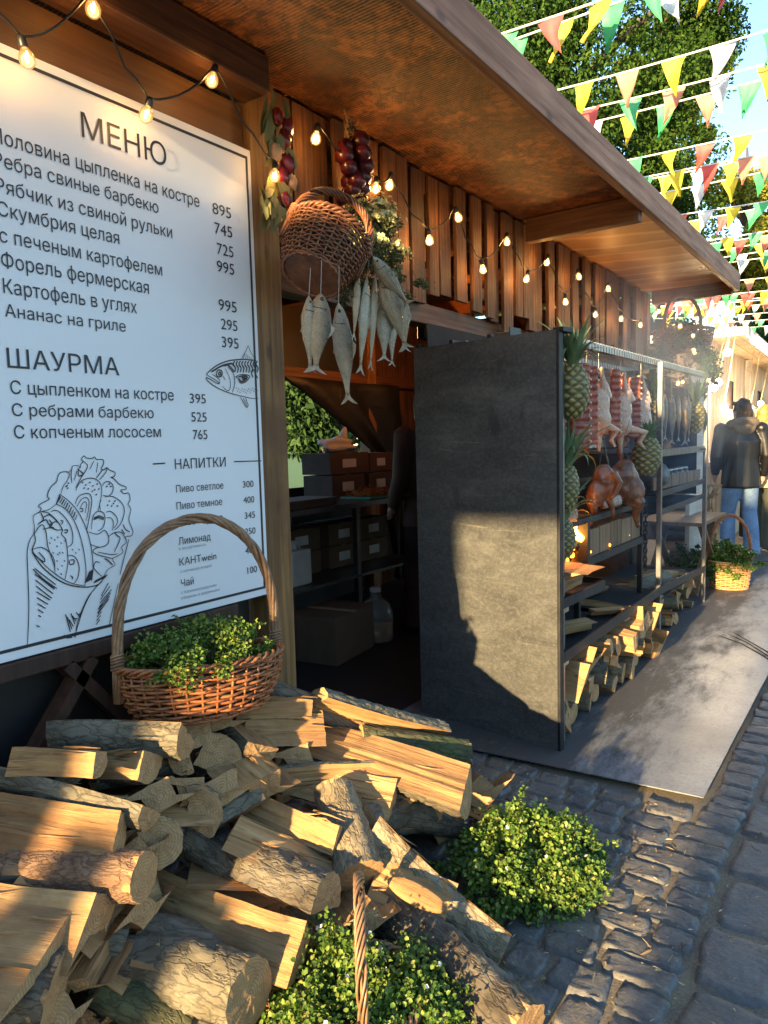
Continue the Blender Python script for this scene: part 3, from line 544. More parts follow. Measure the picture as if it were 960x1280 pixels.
MENU_LINES = [(0.007, [(1.427, 1.3569), (1.4742, 1.3577)]), (0.006, [(1.7678, 1.3525), (1.9015, 1.3507)]), (0.0045, [(1.1007, 1.258), (1.0784, 1.245), (1.0596, 1.2422), (1.0502, 1.2399), (1.0564, 1.2496), (1.0495, 1.2556), (1.0541, 1.2618), (1.0805, 1.2731), (1.0763, 1.2802), (1.0796, 1.2934), (1.0901, 1.3084), (1.1052, 1.3197), (1.1094, 1.3321), (1.1165, 1.3431), (1.1288, 1.3466), (1.1433, 1.3441), (1.1434, 1.3326), (1.1356, 1.3193), (1.1233, 1.3041), (1.1144, 1.2819)]), (0.0045, [(1.1433, 1.3441), (1.1537, 1.3528), (1.1553, 1.361), (1.1734, 1.3621), (1.1788, 1.354), (1.1822, 1.3654), (1.1904, 1.3744), (1.1841, 1.3784), (1.194, 1.3892), (1.2002, 1.3834), (1.2165, 1.3806), (1.2273, 1.385), (1.233, 1.3777), (1.2541, 1.3761), (1.2542, 1.3627), (1.246, 1.3511), (1.2536, 1.346), (1.2648, 1.3527), (1.2724, 1.3452), (1.291, 1.3371), (1.2874, 1.3251), (1.2763, 1.3233), (1.2869, 1.3179), (1.305, 1.2998), (1.3253, 1.2921), (1.3236, 1.2839), (1.3067, 1.2835), (1.3171, 1.272), (1.3341, 1.2718), (1.3373, 1.2507), (1.329, 1.2389), (1.3381, 1.2207), (1.3286, 1.1918), (1.3405, 1.1555), (1.3337, 1.1412), (1.3137, 1.1411), (1.3153, 1.1235), (1.2975, 1.1109), (1.302, 1.0954), (1.2817, 1.0859), (1.2648, 1.0809), (1.2716, 1.0602), (1.2519, 1.0534), (1.2344, 1.0367), (1.2251, 1.0188)]), (0.0045, [(1.1553, 1.361), (1.1503, 1.3391), (1.1509, 1.3138)]), (0.0045, [(1.1841, 1.3784), (1.2023, 1.3623), (1.196, 1.3462), (1.1793, 1.3261), (1.1623, 1.2992)]), (0.0045, [(1.2522, 1.3485), (1.2281, 1.3235)]), (0.0045, [(1.2648, 1.3527), (1.26, 1.3385), (1.2383, 1.3182)]), (0.006, [(1.1713, 1.3543), (1.1783, 1.347), (1.1878, 1.3373), (1.1747, 1.3324), (1.172, 1.3427), (1.1747, 1.3528)]), (0.0035, [(1.2238, 1.3733), (1.2092, 1.3503)]), (0.0035, [(1.2366, 1.3681), (1.2293, 1.34)]), (0.0035, [(1.1683, 1.3475), (1.1588, 1.3203)]), (0.0045, [(1.1617, 1.2914), (1.1705, 1.308), (1.1866, 1.321), (1.2125, 1.3243), (1.2329, 1.3161), (1.2431, 1.2964), (1.2401, 1.2679), (1.2265, 1.226)]), (0.0045, [(1.2465, 1.2986), (1.2537, 1.3092), (1.27, 1.3106), (1.2812, 1.2988), (1.2787, 1.2796), (1.2643, 1.2685), (1.2457, 1.2723)]), (0.0045, [(1.1565, 1.2533), (1.168, 1.2733), (1.1888, 1.2811), (1.204, 1.2777), (1.209, 1.2608), (1.2034, 1.2328), (1.1894, 1.1822), (1.1865, 1.1778)]), (0.004, [(1.161, 1.246), (1.1775, 1.2656), (1.1931, 1.2691), (1.1999, 1.2568), (1.1954, 1.2288), (1.1857, 1.2015)]), (0.0035, [(1.1706, 1.2405), (1.1846, 1.258), (1.1917, 1.2504), (1.1848, 1.2251)]), (0.005, [(1.168, 1.2384), (1.1781, 1.2389), (1.1775, 1.2305), (1.17, 1.2312)]), (0.0045, [(1.2507, 1.2671), (1.2778, 1.2661), (1.3042, 1.2484), (1.315, 1.2253), (1.3092, 1.1987), (1.2936, 1.1756), (1.2762, 1.1653)]), (0.0045, [(1.2528, 1.2212), (1.2692, 1.2221), (1.2871, 1.2033), (1.2887, 1.186), (1.2767, 1.1726)]), (0.0045, [(1.2517, 1.2044), (1.2678, 1.2028), (1.275, 1.1874), (1.2707, 1.1659)]), (0.0045, [(1.2394, 1.2584), (1.2333, 1.2469), (1.2346, 1.2277)]), (0.0045, [(1.2019, 1.176), (1.2098, 1.2133), (1.2265, 1.226), (1.2447, 1.2195), (1.2476, 1.1999), (1.239, 1.1767), (1.2224, 1.169)]), (0.005, [(1.2116, 1.2017), (1.2149, 1.2109)]), (0.005, [(1.2153, 1.2027), (1.2186, 1.2119)]), (0.005, [(1.2191, 1.2038), (1.2224, 1.213)]), (0.005, [(1.2229, 1.2048), (1.2262, 1.2141)]), (0.005, [(1.2266, 1.2059), (1.23, 1.2151)]), (0.005, [(1.2302, 1.2041), (1.2335, 1.2134)]), (0.005, [(1.2338, 1.2023), (1.2371, 1.2116)]), (0.005, [(1.2374, 1.2005), (1.2408, 1.2098)]), (0.005, [(1.241, 1.1987), (1.2444, 1.208)]), (0.0045, [(1.1912, 1.1701), (1.2218, 1.1594), (1.2438, 1.1689), (1.2558, 1.1481), (1.2516, 1.1267), (1.2243, 1.1206), (1.1938, 1.1342)]), (0.0045, [(1.2558, 1.1481), (1.2757, 1.158), (1.3005, 1.1551), (1.3132, 1.1337)]), (0.0045, [(1.2243, 1.1206), (1.2083, 1.118), (1.2024, 1.1092), (1.2226, 1.0967), (1.2648, 1.0809)]), (0.0045, [(1.2211, 1.0752), (1.2082, 1.0796), (1.2016, 1.0614), (1.2261, 1.0332)]), (0.007, [(1.2378, 1.0849), (1.2482, 1.0785), (1.2634, 1.0615)]), (0.006, [(1.2757, 1.158), (1.286, 1.1469), (1.2936, 1.1362), (1.2716, 1.0996)]), (0.004, [(1.218, 1.107), (1.2602, 1.0938), (1.2822, 1.0932)]), (0.006, [(1.1986, 1.0186), (1.207, 1.0258)]), (0.006, [(1.2018, 1.0194), (1.2102, 1.0267)]), (0.006, [(1.205, 1.0203), (1.2135, 1.0276)]), (0.006, [(1.2082, 1.0212), (1.2167, 1.0285)]), (0.006, [(1.2115, 1.0221), (1.22, 1.0294)]), (0.006, [(1.2147, 1.023), (1.2232, 1.0303)]), (0.006, [(1.218, 1.0239), (1.2265, 1.0312)]), (0.006, [(1.2213, 1.0248), (1.2298, 1.0321)]), (0.006, [(1.2245, 1.0257), (1.2331, 1.033)]), (0.006, [(1.2278, 1.0266), (1.2364, 1.0339)]), (0.006, [(1.2311, 1.0275), (1.2397, 1.0349)]), (0.006, [(1.2344, 1.0284), (1.243, 1.0358)]), (0.0055, [(1.3078, 1.179), (1.3152, 1.1633), (1.3289, 1.1543)]), (0.0055, [(1.3012, 1.1649), (1.3114, 1.1489)]), (0.0045, [(1.1007, 1.258), (1.1261, 1.2421), (1.1484, 1.21), (1.165, 1.1614), (1.1739, 1.1084), (1.1763, 1.0558), (1.1697, 1.0141)]), (0.0045, [(1.1122, 1.2843), (1.1375, 1.2641), (1.1648, 1.2293), (1.1865, 1.1778), (1.1979, 1.1194), (1.199, 1.0618), (1.1911, 1.0247)]), (0.006, [(1.1007, 1.258), (1.1122, 1.2843)]), (0.006, [(1.1045, 1.2645), (1.1151, 1.2786)]), (0.004, [(1.1099, 1.2602), (1.1202, 1.2744)]), (0.006, [(1.1154, 1.2554), (1.1251, 1.2697)]), (0.004, [(1.1208, 1.2501), (1.1301, 1.2645)]), (0.006, [(1.1262, 1.2444), (1.1351, 1.2588)]), (0.004, [(1.1316, 1.2381), (1.1401, 1.2526)]), (0.006, [(1.1371, 1.2314), (1.145, 1.246)]), (0.004, [(1.1425, 1.2242), (1.15, 1.2388)]), (0.006, [(1.1479, 1.2165), (1.1549, 1.2312)]), (0.004, [(1.1532, 1.2083), (1.1598, 1.223)]), (0.005, [(1.1704, 1.0235), (1.187, 1.0541)]), (0.005, [(1.1735, 1.0244), (1.1886, 1.0548)]), (0.005, [(1.1767, 1.0252), (1.1902, 1.0555)]), (0.005, [(1.1798, 1.0261), (1.1918, 1.0562)]), (0.005, [(1.183, 1.027), (1.1934, 1.0569)]), (0.005, [(1.1862, 1.0279), (1.1951, 1.0576)]), (0.005, [(1.1894, 1.0288), (1.1967, 1.0583)]), (0.005, [(1.1925, 1.0297), (1.1983, 1.059)]), (0.0045, [(1.0827, 1.2392), (1.1017, 1.2397), (1.1242, 1.217), (1.1393, 1.1877), (1.1422, 1.1595), (1.1384, 1.1414), (1.1241, 1.1339)]), (0.005, [(1.1093, 1.2116), (1.1163, 1.2086), (1.1109, 1.2)]), (0.0055, [(1.1169, 1.1833), (1.1276, 1.183), (1.1251, 1.1754), (1.1174, 1.1763)]), (0.004, [(1.1223, 1.1573), (1.117, 1.151)]), (0.0045, [(1.0306, 1.2219), (1.0337, 1.2326), (1.0502, 1.2399), (1.0709, 1.238), (1.0864, 1.2253), (1.0996, 1.2103), (1.1123, 1.1861), (1.1089, 1.1727), (1.1199, 1.1576), (1.1228, 1.1295), (1.1225, 1.0924), (1.1153, 1.061), (1.1092, 1.0434)]), (0.0045, [(1.0306, 1.2219), (1.0335, 1.1994), (1.0299, 1.182), (1.0474, 1.2023), (1.0576, 1.2035), (1.0645, 1.1825), (1.0665, 1.1461), (1.0738, 1.1179), (1.0812, 1.0894), (1.082, 1.0687)]), (0.0045, [(1.0224, 1.1408), (1.0477, 1.1441), (1.0698, 1.1276), (1.0822, 1.103), (1.082, 1.0687)]), (0.006, [(1.0303, 1.1864), (1.0331, 1.1639), (1.0224, 1.1408), (1.0302, 1.1241), (1.0516, 1.103), (1.0546, 1.1116), (1.0399, 1.1317)]), (0.006, [(1.0582, 1.2235), (1.0774, 1.2307), (1.093, 1.2178), (1.0992, 1.2058)]), (0.006, [(1.0432, 1.2072), (1.0671, 1.2182), (1.0754, 1.2038), (1.0948, 1.2108)]), (0.005, [(1.0559, 1.1924), (1.0794, 1.1943), (1.0978, 1.1855), (1.1123, 1.1861)]), (0.006, [(1.0546, 1.2373), (1.0602, 1.2189), (1.0481, 1.2112)]), (0.006, [(1.0764, 1.2172), (1.0847, 1.2028), (1.0751, 1.1993), (1.0888, 1.1933)]), (0.0045, [(1.1213, 1.1088), (1.1361, 1.109), (1.1501, 1.0953), (1.1557, 1.0686), (1.1487, 1.0414), (1.1378, 1.0291)]), (0.0055, [(1.1277, 1.0963), (1.1411, 1.0952), (1.1393, 1.0843), (1.1284, 1.0845), (1.1272, 1.0954)]), (0.0055, [(1.127, 1.0521), (1.134, 1.0462), (1.1312, 1.0406)]), (0.004, [(1.0774, 1.1674), (1.0809, 1.1629)]), (0.004, [(1.0865, 1.1617), (1.09, 1.1572)]), (0.004, [(1.0964, 1.1673), (1.0999, 1.1628)]), (0.004, [(1.0718, 1.1545), (1.0752, 1.15)]), (0.004, [(1.0922, 1.1427), (1.0957, 1.1382)]), (0.004, [(1.1048, 1.1503), (1.1083, 1.1457)]), (0.004, [(1.0791, 1.1263), (1.0826, 1.1217)]), (0.004, [(1.093, 1.1198), (1.0965, 1.1151)]), (0.004, [(1.1076, 1.1223), (1.1112, 1.1177)]), (0.004, [(1.0893, 1.102), (1.0928, 1.0973)]), (0.004, [(1.1026, 1.0862), (1.1061, 1.0815)]), (0.004, [(1.09, 1.0789), (1.0935, 1.0742)]), (0.004, [(1.1108, 1.0988), (1.1143, 1.0941)]), (0.004, [(1.0985, 1.0637), (1.102, 1.059)]), (0.004, [(1.098, 1.1236), (1.1016, 1.119)]), (0.004, [(1.1374, 1.1275), (1.1411, 1.1228)]), (0.004, [(1.1466, 1.1169), (1.1503, 1.1122)]), (0.004, [(1.1573, 1.1248), (1.161, 1.1201)]), (0.006, [(1.1809, 1.312), (1.1856, 1.315)]), (0.006, [(1.1905, 1.3044), (1.1953, 1.3074)]), (0.006, [(1.2038, 1.3107), (1.2087, 1.3137)]), (0.006, [(1.2134, 1.3007), (1.2183, 1.3037)]), (0.006, [(1.2268, 1.3046), (1.2317, 1.3076)]), (0.006, [(1.1847, 1.2955), (1.1896, 1.2984)]), (0.006, [(1.1973, 1.2923), (1.2022, 1.2953)]), (0.006, [(1.2178, 1.2885), (1.2227, 1.2915)]), (0.006, [(1.231, 1.29), (1.236, 1.293)]), (0.006, [(1.222, 1.274), (1.2269, 1.277)]), (0.006, [(1.2097, 1.2844), (1.2146, 1.2873)]), (0.006, [(1.2631, 1.2517), (1.2682, 1.2547)]), (0.006, [(1.2762, 1.2433), (1.2813, 1.2463)]), (0.006, [(1.2894, 1.2349), (1.2946, 1.2379)]), (0.006, [(1.2702, 1.2366), (1.2753, 1.2395)]), (0.006, [(1.2569, 1.2401), (1.262, 1.2431)]), (0.006, [(1.2821, 1.2502), (1.2873, 1.2532)]), (0.006, [(1.2667, 1.3021), (1.2718, 1.3052)]), (0.006, [(1.2716, 1.2946), (1.2767, 1.2976)]), (0.006, [(1.2581, 1.2954), (1.2632, 1.2985)]), (0.006, [(1.1331, 1.3057), (1.1377, 1.3086)]), (0.006, [(1.1385, 1.3123), (1.1431, 1.3152)]), (0.006, [(1.1351, 1.2987), (1.1397, 1.3016)]), (0.006, [(1.1305, 1.3036), (1.1351, 1.3065)]), (0.0045, [(1.0299, 1.182), (1.0175, 1.1658), (1.0085, 1.136), (1.0059, 1.0833), (1.0028, 0.9992), (0.9965, 0.9333), (0.9892, 0.8767)]), (0.006, [(1.0219, 1.1342), (1.0399, 1.1003), (1.0655, 1.0691), (1.1015, 1.0378), (1.1396, 1.0194), (1.1797, 1.0099), (1.2113, 1.0115), (1.2251, 1.0188)]), (0.004, [(1.0302, 1.1241), (1.0663, 1.0804), (1.1114, 1.0407), (1.1449, 1.0232), (1.1698, 1.0164)]), (0.0045, [(1.2338, 1.0271), (1.1888, 0.9914), (1.1599, 0.9491), (1.1418, 0.9101), (1.1265, 0.8731)]), (0.004, [(1.2251, 1.0188), (1.1833, 0.9876), (1.1545, 0.9455), (1.1365, 0.9065), (1.13, 0.8723)]), (0.0045, [(1.3245, 1.1323), (1.3104, 1.0942), (1.2861, 1.0282)]), (0.004, [(1.2788, 1.0046), (1.261, 0.9483), (1.247, 0.9065), (1.2383, 0.8763)]), (0.005, [(1.0253, 1.0891), (1.0819, 1.0343)]), (0.005, [(1.0255, 1.0729), (1.0772, 1.0223)]), (0.005, [(1.0256, 1.0568), (1.0725, 1.0103)]), (0.005, [(1.0258, 1.0406), (1.0678, 0.9983)]), (0.005, [(1.026, 1.0244), (1.0628, 0.9942)]), (0.005, [(1.0261, 1.0081), (1.0554, 0.9838)]), (0.005, [(1.0263, 0.9918), (1.0481, 0.9734)]), (0.005, [(1.0265, 0.9755), (1.0408, 0.963)]), (0.005, [(1.0267, 0.9592), (1.0336, 0.9527)]), (0.005, [(1.0268, 0.9428), (1.0263, 0.9425)]), (0.005, [(1.027, 0.9265), (1.0192, 0.9323)]), (0.0045, [(1.0207, 1.0876), (1.0415, 1.0595)]), (0.0045, [(1.0265, 1.0804), (1.0476, 1.0544)]), (0.0045, [(1.0323, 1.0732), (1.0537, 1.0493)]), (0.0045, [(1.0382, 1.0659), (1.0599, 1.0441)]), (0.0045, [(1.0442, 1.0586), (1.0661, 1.0389)]), (0.0045, [(1.0501, 1.0512), (1.0723, 1.0337)]), (0.0045, [(1.0561, 1.0438), (1.0786, 1.0284)]), (0.0045, [(1.0621, 1.0364), (1.0849, 1.0232)]), (0.005, [(1.1045, 0.9455), (1.1154, 0.8923)]), (0.005, [(1.1093, 0.937), (1.1204, 0.8987)]), (0.005, [(1.1141, 0.9284), (1.1253, 0.9052)]), (0.005, [(1.1207, 0.9449), (1.1303, 0.9117)]), (0.005, [(1.1256, 0.9363), (1.1353, 0.9181)]), (0.005, [(1.1305, 0.9277), (1.1403, 0.9247)]), (0.005, [(1.1372, 0.9443), (1.1453, 0.9312)]), (0.005, [(1.1421, 0.9357), (1.1504, 0.9377)]), (0.005, [(1.1471, 0.927), (1.1555, 0.9443)]), (0.005, [(1.0954, 0.8876), (1.1053, 0.8749)]), (0.005, [(1.1001, 0.8851), (1.1102, 0.8747)]), (0.005, [(1.1048, 0.8826), (1.1151, 0.8744)]), (0.005, [(1.1096, 0.88), (1.1201, 0.8742)]), (0.0045, [(1.2051, 0.9253), (1.2432, 0.9616)]), (0.0045, [(1.208, 0.9354), (1.2472, 0.9707)]), (0.0045, [(1.2108, 0.9455), (1.2511, 0.9799)]), (0.0045, [(1.2137, 0.9557), (1.255, 0.989)]), (0.0045, [(1.2165, 0.9658), (1.2503, 0.9997)]), (0.0045, [(1.2194, 0.976), (1.2456, 1.0104)]), (0.0045, [(1.2062, 0.9396), (1.2241, 0.9516)]), (0.0045, [(1.2038, 0.9285), (1.2206, 0.9406)]), (0.0045, [(1.2014, 0.9173), (1.2172, 0.9296)]), (0.0045, [(1.199, 0.9061), (1.2137, 0.9186)]), (0.0045, [(1.1966, 0.895), (1.2103, 0.9076)]), (0.007, [(1.6618, 1.6485), (1.6848, 1.6672), (1.7192, 1.6864), (1.7618, 1.701), (1.8011, 1.7083), (1.8493, 1.713), (1.8995, 1.7116)]), (0.005, [(1.6618, 1.6485), (1.6724, 1.6442), (1.6902, 1.6369), (1.7117, 1.6269), (1.717, 1.6209), (1.7004, 1.6235), (1.679, 1.6335), (1.6604, 1.6379), (1.6642, 1.6298), (1.6887, 1.6144), (1.7251, 1.6007), (1.7703, 1.5898), (1.8172, 1.5829), (1.8615, 1.5772), (1.8998, 1.5771)]), (0.004, [(1.6874, 1.6507), (1.7053, 1.6434), (1.7196, 1.6329), (1.717, 1.6209)]), (0.008, [(1.7062, 1.6575), (1.7142, 1.6664), (1.7273, 1.6667), (1.7325, 1.6592), (1.728, 1.6476), (1.7147, 1.6439), (1.7057, 1.649), (1.7062, 1.6575)]), (0.008, [(1.7143, 1.6552), (1.7214, 1.6613), (1.7254, 1.6545), (1.7188, 1.6498), (1.7143, 1.6552)]), (0.005, [(1.7605, 1.6809), (1.7826, 1.6624), (1.789, 1.6397), (1.7856, 1.6164), (1.7744, 1.5928)]), (0.004, [(1.7467, 1.6743), (1.7624, 1.6496), (1.7686, 1.6242), (1.7634, 1.6039), (1.7516, 1.599), (1.7297, 1.6137)]), (0.004, [(1.8251, 1.7117), (1.8338, 1.724), (1.8513, 1.7459), (1.8604, 1.7619), (1.8714, 1.7418), (1.8908, 1.7198)]), (0.0028, [(1.8331, 1.7117), (1.8447, 1.7366)]), (0.0028, [(1.8428, 1.7125), (1.8509, 1.733)]), (0.0028, [(1.8526, 1.7132), (1.8572, 1.7294)]), (0.0028, [(1.8624, 1.714), (1.8635, 1.7259)]), (0.0028, [(1.8723, 1.7148), (1.8699, 1.7223)]), (0.0028, [(1.8822, 1.7156), (1.8762, 1.7186)]), (0.009, [(1.7929, 1.7034), (1.7851, 1.6913), (1.7946, 1.679), (1.7889, 1.6642)]), (0.009, [(1.8064, 1.7044), (1.7985, 1.6923), (1.808, 1.6799), (1.8022, 1.6633)]), (0.009, [(1.8199, 1.7054), (1.812, 1.6933), (1.8216, 1.6809), (1.8159, 1.666)]), (0.009, [(1.8336, 1.7065), (1.8256, 1.6943), (1.8353, 1.6818), (1.8294, 1.6651)]), (0.009, [(1.8473, 1.7076), (1.8393, 1.6953), (1.8491, 1.6828), (1.8433, 1.6677)]), (0.009, [(1.8612, 1.7086), (1.8532, 1.6963), (1.863, 1.6838), (1.8571, 1.6669)]), (0.009, [(1.8753, 1.7097), (1.8671, 1.6973), (1.8771, 1.6847), (1.8712, 1.6695)]), (0.009, [(1.8894, 1.7108), (1.8812, 1.6983), (1.8912, 1.6857), (1.8852, 1.6687)]), (0.009, [(1.9037, 1.7119), (1.8954, 1.6994), (1.9055, 1.6867), (1.8996, 1.6714)]), (0.009, [(1.8843, 1.6808), (1.8711, 1.6681), (1.8783, 1.6507)]), (0.009, [(1.8988, 1.6996), (1.8881, 1.6751), (1.9012, 1.6491)]), (0.006, [(1.7935, 1.6486), (1.8138, 1.6571), (1.842, 1.6589), (1.862, 1.6542), (1.8447, 1.637), (1.828, 1.6288), (1.8121, 1.6309), (1.805, 1.6435), (1.7935, 1.6486)]), (0.01, [(1.8053, 1.6493), (1.8295, 1.6537), (1.8497, 1.652), (1.8325, 1.6363), (1.8164, 1.6354), (1.811, 1.6453)]), (0.01, [(1.8211, 1.6474), (1.8412, 1.6471), (1.8247, 1.6403)]), (0.005, [(1.811, 1.5798), (1.824, 1.5627), (1.839, 1.544), (1.8476, 1.5516), (1.8404, 1.5661), (1.837, 1.5778)]), (0.004, [(1.8248, 1.5759), (1.8413, 1.5485)]), (0.01, [(1.6918, 1.6621), (1.7302, 1.6816), (1.7767, 1.6935), (1.784, 1.6855)]), (0.009, [(1.7415, 1.6824), (1.7609, 1.6867), (1.7794, 1.6737), (1.7867, 1.6655)]), (0.004, [(1.7356, 1.648), (1.7442, 1.6343)]), (0.009, [(1.6842, 1.6588), (1.7032, 1.6685)]), (0.003, [(1.7911, 1.6109), (1.7965, 1.6077)]), (0.003, [(1.7964, 1.6004), (1.8017, 1.5972)]), (0.003, [(1.8028, 1.6074), (1.8081, 1.6042)]), (0.003, [(1.8081, 1.5969), (1.8134, 1.5936)]), (0.003, [(1.8145, 1.6039), (1.8199, 1.6006)]), (0.003, [(1.8209, 1.6109), (1.8263, 1.6076)]), (0.003, [(1.8263, 1.6003), (1.8317, 1.597)]), (0.003, [(1.8327, 1.6073), (1.8382, 1.6041)]), (0.003, [(1.8382, 1.5967), (1.8437, 1.5934)]), (0.003, [(1.8447, 1.6038), (1.8502, 1.6005)]), (0.003, [(1.8512, 1.6108), (1.8568, 1.6075)]), (0.003, [(1.8567, 1.6001), (1.8623, 1.5968)]), (0.003, [(1.8633, 1.6073), (1.8689, 1.6039)]), (0.003, [(1.8699, 1.6144), (1.8755, 1.6111)]), (0.003, [(1.8755, 1.6036), (1.8811, 1.6003)]), (0.003, [(1.8822, 1.6108), (1.8878, 1.6075)]), (0.003, [(1.8878, 1.6), (1.8934, 1.5967)]), (0.003, [(1.8945, 1.6072), (1.9002, 1.6038)])]
# ================================================================ menu board
t = NT('menu_white_print'); n = t.noise(t.coord(), 3, 3); t.col(t.mix(n, (.76, .77, .78), (.8, .81, .82))); t.rough(.42); M['menu'] = t.m
M['ink'] = plain('dark_ink', (.022, .022, .028), .5, 0, .05, 10, 0); M['greyink'] = plain('grey_ink', (.28, .28, .3), .5, 0, .05, 10, 0)
menu = thing('menu_board', 'large white menu board with black Cyrillic price list on the stall front', 'menu board', (-1.915, .9, .85))
def mp(o): o.matrix_parent_inverse = Matrix.Translation((1.915, -.9, -.85)); return o
b = MB(); b.box((-1.93, .02, .852), (-1.9, 1.914, 2.447)); mp(b.build('panel', M['menu'], menu, bevel=.003))
b = MB(); Y0, Y1, Z0, Z1, w, x = .05, 1.897, .877, 2.421, .009, -1.8985
for (a, c, d, e) in ((Y0, Y1, Z1 - w, Z1), (Y0, Y1, Z0, Z0 + w), (Y0, Y0 + w, Z0 + w, Z1 - w), (Y1 - w, Y1, Z0 + w, Z1 - w)): b.box((x - .001, a, d), (x, c, e))
mp(b.build('printed_frame', M['ink'], menu))
FONT = None
def glyph_faces(body, off):
    """outlines of a line of type, every contour filled on its own with the holes that lie in it"""
    cu = bpy.data.curves.new('t', 'FONT'); cu.body = body; cu.size = 1; cu.offset = off
    o = bpy.data.objects.new('t', cu); SC.collection.objects.link(o); dg = bpy.context.evaluated_depsgraph_get(); dg.update()
    cc = o.evaluated_get(dg).to_curve(dg, apply_modifiers=False); C = []
    for sp_ in cc.splines:
        P = []; bp = sp_.bezier_points; n = len(bp)
        for k in range(n):
            a, c = bp[k], bp[(k + 1) % n]; p0, p1, p2, p3 = a.co, a.handle_right, c.handle_left, c.co
            st = (p1 - p0).cross(p3 - p0).length < 1e-6 and (p2 - p0).cross(p3 - p0).length < 1e-6
            for q in range(1 if st else 6):
                u = q / 6; P.append(p0 * (1-u)**3 + p1 * 3*u*(1-u)**2 + p2 * 3*u*u*(1-u) + p3 * u**3)
        if n == 0: P = [Vector(p.co[:3]) for p in sp_.points]
        ar = sum(P[k].x * P[(k+1) % len(P)].y - P[(k+1) % len(P)].x * P[k].y for k in range(len(P))) / 2; C.append((ar, P))
    o.evaluated_get(dg).to_curve_clear(); bpy.data.objects.remove(o); bpy.data.curves.remove(cu)
    from mathutils.geometry import delaunay_2d_cdt
    P = []; E = []
    for ar, c in C:
        b0 = len(P); n = len(c); P += [Vector((p.x, p.y)) for p in c]; E += [(b0 + k, b0 + (k + 1) % n) for k in range(n)]
    v2, _, f2, *_r = delaunay_2d_cdt(P, E, [], 0, 1e-5); A = np.array([tuple(v) for v in v2]); T = np.array(f2); G = A[T].mean(1)
    W = np.zeros(len(G)); Q = np.array([tuple(p) for p in P])
    for a, c in E:                                    # winding number of every triangle: nonzero means ink
        (x0, y0), (x1, y1) = Q[a], Q[c]
        if y0 == y1: continue
        up = (y0 <= G[:, 1]) & (y1 > G[:, 1]); dn = (y1 <= G[:, 1]) & (y0 > G[:, 1]); xi = x0 + (G[:, 1] - y0) / (y1 - y0) * (x1 - x0)
        W += (up & (xi > G[:, 0])).astype(float) - (dn & (xi > G[:, 0])).astype(float)
    return [(v[0], v[1], 0) for v in A], [tuple(int(q) for q in t_) for t_ in T[W != 0]]
def text_mesh(s, y0, z, y1, cap, wgt, name='lettering', ink='ink'):
    V, F = glyph_faces(s, {0: -.006, 1: 0, 2: .012}[wgt]); co = np.array(V); x0, x1 = co[:, 0].min(), co[:, 0].max(); k = cap / .73; sx = (y1 - y0) / (x1 - x0)
    me = bpy.data.meshes.new(name); me.from_pydata([(v[2] * .5, (v[0] - x0) * sx, v[1] * k) for v in V], [], F); me.materials.append(M[ink])
    o = bpy.data.objects.new(name, me); link(o, menu); o.location = (-1.8978, y0, z); mp(o)
for s, y0, z, y1, cap, wgt in MENU_TEXT: text_mesh(s, y0, z, y1, cap, wgt, ink='greyink' if cap < .012 else 'ink')
def strokes(lines, name, x):
    b = MB()
    for i, (w, pts) in enumerate(lines):
        p = [Vector((0, a, c)) for a, c in pts]; w *= .62; xx = x + .00002 * (i % 40)
        q = []
        for j in range(len(p) - 1):
            q.append(p[j])
            if len(p) > 2:
                p0, p1, p2, p3 = p[max(j - 1, 0)], p[j], p[j + 1], p[min(j + 2, len(p) - 1)]
                for u in (.33, .67): q.append(.5 * ((2 * p1) + (p2 - p0) * u + (2 * p0 - 5 * p1 + 4 * p2 - p3) * u * u + (3 * p1 - p0 - 3 * p2 + p3) * u ** 3))
        q.append(p[-1]); N = len(q); vs = []
        for j in range(N):
            d = q[min(j + 1, N - 1)] - q[max(j - 1, 0)]; d = d.normalized() if d.length > 1e-8 else Vector((0, 1, 0)); nn = Vector((0, -d.z, d.y)); h = w / 2 * (1 if N < 4 else (.45 + .55 * math.sin(math.pi * (j + .6) / (N + .2)) ** .5))
            vs += [q[j] + nn * h + Vector((xx, 0, 0)), q[j] - nn * h + Vector((xx, 0, 0))]
        b.add(vs, [(2*j, 2*j+1, 2*j+3, 2*j+2) for j in range(N - 1)])
    mp(b.build(name, M['ink'], menu))
strokes(MENU_LINES[:2], 'heading_dashes', -1.8978)
fi = MENU_FISH
strokes(MENU_LINES[2:fi], 'wrap_drawing', -1.8978); strokes(MENU_LINES[fi:], 'fish_drawing', -1.8978)
# dark trestle the board stands on
tr = thing('trestle_table', 'dark brown crossed leg trestle table under the menu board', 'trestle table', (-2.0, .9, 0))
def tp_(o): o.matrix_parent_inverse = Matrix.Translation((2.0, -.9, 0)); return o
b = MB(); b.box((-1.975, -.2, .80), (-1.89, 1.75, .848)); tp_(b.build('tabletop', M['darkwood'], tr, bevel=.004))
for (a, c, x) in (((-1.92, .55, .0), (-1.92, 1.18, .8), 0), ((-1.965, 1.2, .0), (-1.965, .75, .8), 0), ((-1.92, 1.75, 0), (-1.92, 1.1, .8), 0), ((-1.965, 1.15, 0), (-1.965, 1.68, .8), 0)):
    b = MB(); b.bar(a, c, .035, .06, (1, 0, 0)); tp_(b.build('leg', M['darkwood'], tr))
b = MB(); b.bar((-1.942, .3, .36), (-1.942, 1.7, .36), .02, .05); tp_(b.build('stretcher', M['darkwood'], tr))

